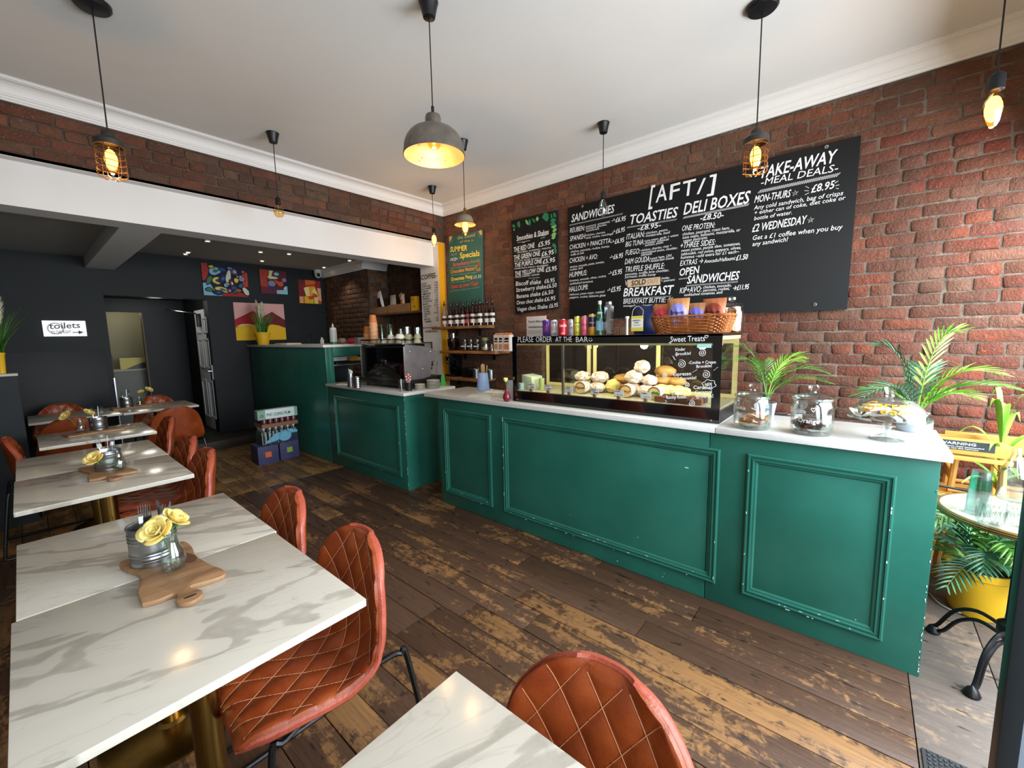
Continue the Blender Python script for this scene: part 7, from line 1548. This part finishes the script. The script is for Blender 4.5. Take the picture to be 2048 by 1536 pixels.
for i_ in range(6):
    for j in range(4):
        o = None
        if b0 is None:
            b0 = MB().lathe([(0, 0), (.031, 0), (.033, .01), (.033, .11), (.027, .14), (.013, .175), (.012, .20), (0, .20)], 14, cap=False).build('bottle', mat('pack_bottle', '3a4a40', .15, coat=.5), pk); c0 = MB().lathe([(.014, .19), (.014, .212), (0, .213)], 12, cap=False).build('cap', M_white, b0); o = b0
        else: o = copy_tree(b0, pk)
        o.location = (-.17+.068*i_, -.10+.067*j, 0)
b = MB(); n = 24
b.grid(lambda u, v: Vector((-.205+.41*u, -.137-.003*math.sin(u*60), .012+.155*v)), 30, 4); b.build('shrink_film', glass('shrink_film', (.72, .82, .88), .1, .3), pk)
b = MB(); cc = Vector((.05, -.1405, .09)); b.add([Vector((cc.x+.075*math.cos(a_), cc.y, cc.z+.068*math.sin(a_))) for a_ in [2*PI*k/24 for k in range(24)]], [tuple(range(24))])
b.add([(-.19, -.1395, .02), (-.06, -.1395, .13), (.12, -.1395, .165), (.2, -.1395, .14), (.2, -.1395, .11), (.1, -.1395, .11), (-.05, -.1395, .04)], [tuple(range(7))]); b.build('printed_band', mat('film_blue', '6fb4d2', .4), pk)
b = MB(); b.add([(-.19, -.1385, .013), (.2, -.1385, .013), (.2, -.1385, .11), (.1, -.1385, .11), (-.05, -.1385, .04), (-.19, -.1385, .02)], [tuple(range(6))]); b.build('navy_band', mat('film_navy', '16244a', .4), pk)
b = MB()
for k, ch in enumerate('S.PELLEGRINO'):
    a_ = PI*1.05-k*PI*.9/11; rr_ = .056; p = Vector((cc.x+rr_*math.cos(a_), cc.y-.001, cc.z+rr_*math.sin(a_))); tx = Vector((math.sin(a_), 0, -math.cos(a_))); text(b, ch, p-tx*.006, p+tx*.006, .012, (0, -1, 0), bold=.03)
b.build('lettering', mat('print_navy', '18365a', .5), pk)
tr = thing('can_tray', 'brown cardboard tray of shrink-wrapped cans on the water bottles', 'tray', (2.0, 5.60, .441), -.03)
b = MB(); b.box(-.205, -.135, 0, .205, .135, .005); b.box(-.205, -.137, 0, .205, -.133, .045); b.box(-.205, .133, 0, .205, .137, .045); b.box(-.207, -.135, 0, -.203, .135, .045); b.box(.203, -.135, 0, .207, .135, .045); b.build('tray', M_card, tr)
b0 = None
for i_ in range(6):
    for j in range(4):
        o = MB().lathe([(.028, .006), (.031, .012), (.031, .098), (.026, .108), (0, .106)], 14, cap=False).build('can', mat('can_maroon', '6a4248', .3, metal=.4), tr) if b0 is None else copy_tree(b0, tr)
        if b0 is None: b0 = o
        o.location = (-.168+.067*i_, -.10+.066*j, 0)
cf = thing('cling_film_box', 'long white and green box reading PVC CLING FILM on top of the stack', 'box', (1.975, 5.50, .550), -.03)
MB().box(-.225, -.05, 0, .225, .05, .112).build('box', mat('box_white', 'd6e6e4', .5), cf, bevel=.003); b = MB(); b.box(-.2258, -.0508, -.0005, -.14, .0508, .1125); b.box(.19, -.0508, -.0005, .2258, .0508, .1125); b.build('green_ends', mat('box_teal', '7fa898', .5), cf)
b = MB(); text(b, 'PVC CLING FILM', (-.125, -.0515, .036), (.14, -.0515, .036), .034, (0, -1, 0), bold=.02); b.tube([(-.18+.014*math.cos(a_), -.0512, .042+.014*math.sin(a_)) for a_ in [2*PI*k/16 for k in range(16)]], .003, 5, closed=True); b.build('lettering', mat('print_dark', '1f3a42', .5), cf)

# ------------------------------------------------------------------ right end: bistro table, high chairs, door mat
RT = (2.594, -.555); rt = thing('round_table', 'small round marble-topped table with brass rim and black cast-iron base, at the right edge', 'table', (RT[0], RT[1], 0))
MB().lathe([(0, .70), (.250, .70), (.250, .72), (.246, .722), (0, .722)], 64).build('table_top', M_marble, rt); MB().lathe([(.2505, .696), (.262, .697), (.264, .702), (.260, .705), (.264, .709), (.260, .713), (.263, .717), (.258, .722), (.2505, .722)], 64, cap=False, closed=True).build('brass_rim', mat('aged_brass', '8a7444', .35, metal=.8), rt)
b = MB(); b.box(-.09, -.09, .68, .09, .09, .70); b.lathe([(.02, .24), (.018, .3), (.018, .60), (.03, .64), (.05, .68)], 16); 
for k in range(3): a_ = k*2.094+.4; b.tube([(.028*math.cos(a_), .028*math.sin(a_), .22), (.022*math.cos(a_), .022*math.sin(a_), .66)], .008, 6)
b.lathe([(.03, .17), (.045, .2), (.045, .24), (.02, .26)], 16); b.build('pedestal', M_bmetal, rt)
for k, (fx, fy) in enumerate(((.185, .205), (-.225, .13), (.03, -.27))):
    a_ = math.atan2(fy, fx); R1 = math.hypot(fx, fy); dx, dy = math.cos(a_), math.sin(a_); b = MB(); n_ = Vector((-dy, dx, 0))
    up_ = bez([(.03, 0, .215), (.12, 0, .22), (.20, 0, .165), (R1-.02, 0, .06), (R1, 0, .03)], 4); lo_ = bez([(.03, 0, .175), (.11, 0, .180), (.18, 0, .130), (R1-.045, 0, .045), (R1-.02, 0, .02)], 4)
    for pth in (up_, lo_): b.tube([Vector((p.x*dx, p.x*dy, p.z)) for p in pth], .0085, 8)
    b.lathe([(.0, .0), (.026, .0), (.028, .008), (.018, .03), (.0, .045)], 14, (dx*R1, dy*R1, 0)); b.build('foot', M_bmetal, rt)
TT = .7225
def on_rt(name, lab, pl_, pr_, pb, h, prof, mt, cat, seg=28, sm=True):
    c = S((pl_+pr_)/2, pb, 2, TT); cx, cyy, r_ = place(pl_, pr_, 0, c.x+.03, 1000); o = MB().lathe([(a*r_, b_*h) for a, b_ in prof], seg, cap=False, sm=sm).build(name, mt, loc=(cx, cyy, TT)); tag(o, lab, cat); return o, cx, cyy, r_
on_rt('green_tumbler_stack', 'stacked clear plastic tumblers with a green band, upturned on the round table', 1930, 1986, 1032, .185, [(1, 0), (.74, 1), (0, 1), (0, .98), (.72, .98), (.98, 0)], M_gplastic, 'tumblers')
o = bpy.data.objects['green_tumbler_stack']; r_ = max(v.co.x for v in o.data.vertices); MB().lathe([(r_*.855, .105), (r_*.80, .150)], 28, cap=False).build('green_band', glass('green_band', (.1, .75, .45), .1, .3), o)
for k in range(3): MB().lathe([(r_*(.76+.015*k), .176-.008*k), (r_*(.775+.015*k), .178-.008*k)], 28, cap=False).build('nested_rim', M_gplastic, o)
for n, (a, b_, pb) in enumerate(((1952, 2018, 1056), (2014, 2074, 1064))):
    on_rt('whisky_glass', ['cut glass tumbler at the front rim of the round table', 'cut glass tumbler at the right rim of the round table, half out of view'][n], a, b_, pb, .095, [(0, .05), (.88, 0), (.93, .04), (1, 1), (.95, 1), (.86, .12), (0, .14)], M_glass, 'glass')
    o = bpy.data.objects['whisky_glass' + ('' if n == 0 else '.001')]; r_ = max(v.co.x for v in o.data.vertices); b = MB()
    for k in range(18): a_ = 2*PI*k/18; b.tube([(r_*.95*math.cos(a_), r_*.95*math.sin(a_), .02), (r_*1.0*math.cos(a_+.35), r_*1.0*math.sin(a_+.35), .07)], .0018, 4); b.tube([(r_*.95*math.cos(a_), r_*.95*math.sin(a_), .02), (r_*1.0*math.cos(a_-.35), r_*1.0*math.sin(a_-.35), .07)], .0018, 4)
    b.build('cut_pattern', M_glass, o)
on_rt('glass_carafe', 'tall clear glass water bottle with swing-top neck on the round table', 1990, 2056, 1003, .24, [(0, .03), (.9, 0), (1, .03), (1, .45), (.85, .6), (.42, .80), (.34, .87), (.36, .93), (.30, .99), (.26, 1), (.26, .9), (.36, .8), (.8, .6), (.94, .45), (.94, .05), (0, .04)], M_glass, 'bottle')
# stacked wooden high chairs
M_beech = mat('beech', 'c99245', .45, var=.15, vscale=6)
for n, (xx, yy, lab) in enumerate(((3.42, -.44, 'pale wooden high chair with WARNING plate beneath the brick wall, in front'), (3.56, -.62, 'second pale wooden high chair nested behind the one with the plate'))):
    t = thing('high_chair', lab, 'high chair', (xx, yy, 0))
    for sx in (-1, 1):
        for sy_ in (-1, 1): MB().tube([(sx*.13, sy_*.21, 0), (sx*.10, sy_*.165, .80)], .016, 8).build('leg', M_beech, t)
        for z_ in (.30, .55): MB().tube([(sx*.118, -.19, z_), (sx*.118, .19, z_)], .012, 8).build('rail', M_beech, t)
    for sy_ in (-1, 1): MB().box(-.12, sy_*.175-.010, .60, .12, sy_*.175+.010, .66).build('side_panel', M_beech, t, bevel=.006)
    MB().box(-.11, -.16, .52, .11, .16, .535).build('seat', M_beech, t, bevel=.004)
    b = MB(); b.prism([(-.20, .80), (.20, .80), (.215, .86), (.14, .888), (-.14, .888), (-.215, .86)], -.125, -.108, M=YZ()); b.build('front_board', M_beech, t, bevel=.004)
    MB().box(-.13, -.20, .765, -.105, .20, .79).build('front_bar', M_beech, t, bevel=.006); b = MB(); b.prism([(-.2, .80), (.2, .80), (.2, .86), (-.2, .86)], .10, .118, M=YZ()); b.build('back_board', M_beech, t, bevel=.004)
    if n == 0:
        MB().box(-.1275, -.13, .825, -.1255, .13, .875).build('warning_plate', mat('plate_dark', '2c3236', .5), t); b = MB(); text(b, 'WARNING', (-.1285, .08, .853), (-.1285, -.06, .853), .014, (-1, 0, 0), bold=.04); text(b, 'do not leave child unattended', (-.1285, .10, .840), (-.1285, -.09, .840), .006, (-1, 0, 0)); text(b, 'always use the harness', (-.1285, .08, .830), (-.1285, -.07, .830), .006, (-1, 0, 0)); b.build('lettering', M_paint, t)
        MB().box(-.14, .08, .57, -.115, .14, .65).build('buckle', M_black, t, bevel=.005); MB().tube([(-.13, .10, .61), (-.135, -.05, .60), (-.13, -.16, .59)], .007, 6).build('strap', M_black, t)
o = MB().tube(bez([tuple(S(px, py, 2, .006)) for px, py in ((1858, 1186), (1880, 1208), (1915, 1224), (1960, 1229), (2000, 1222), (2040, 1205))], 5), .0035, 6).build('floor_cable', mat('cable_grey', 'a8a4a0', .6)); tag(o, 'thin pale cable lying on the floor around the yellow pot', 'cable')
dmt = thing('door_mat', 'dark ribbed rubber mat at the bottom right corner by the door', 'mat', (0, 0, 0)); MB().box(1.2, -1.1, .0005, 1.94, -.245, .008).build('mat_base', mat('rubber', '2a2d30', .7), dmt, bevel=.002)
b = MB(); 
for k in range(24):
    for j in range(20): b.cbox((1.93-.018*k-.009*(j % 2), -.262-.014*j, .009), (.011, .007, .004))
o = b.build('rubber_studs', _mats['rubber'], dmt); o['kind'] = 'stuff'
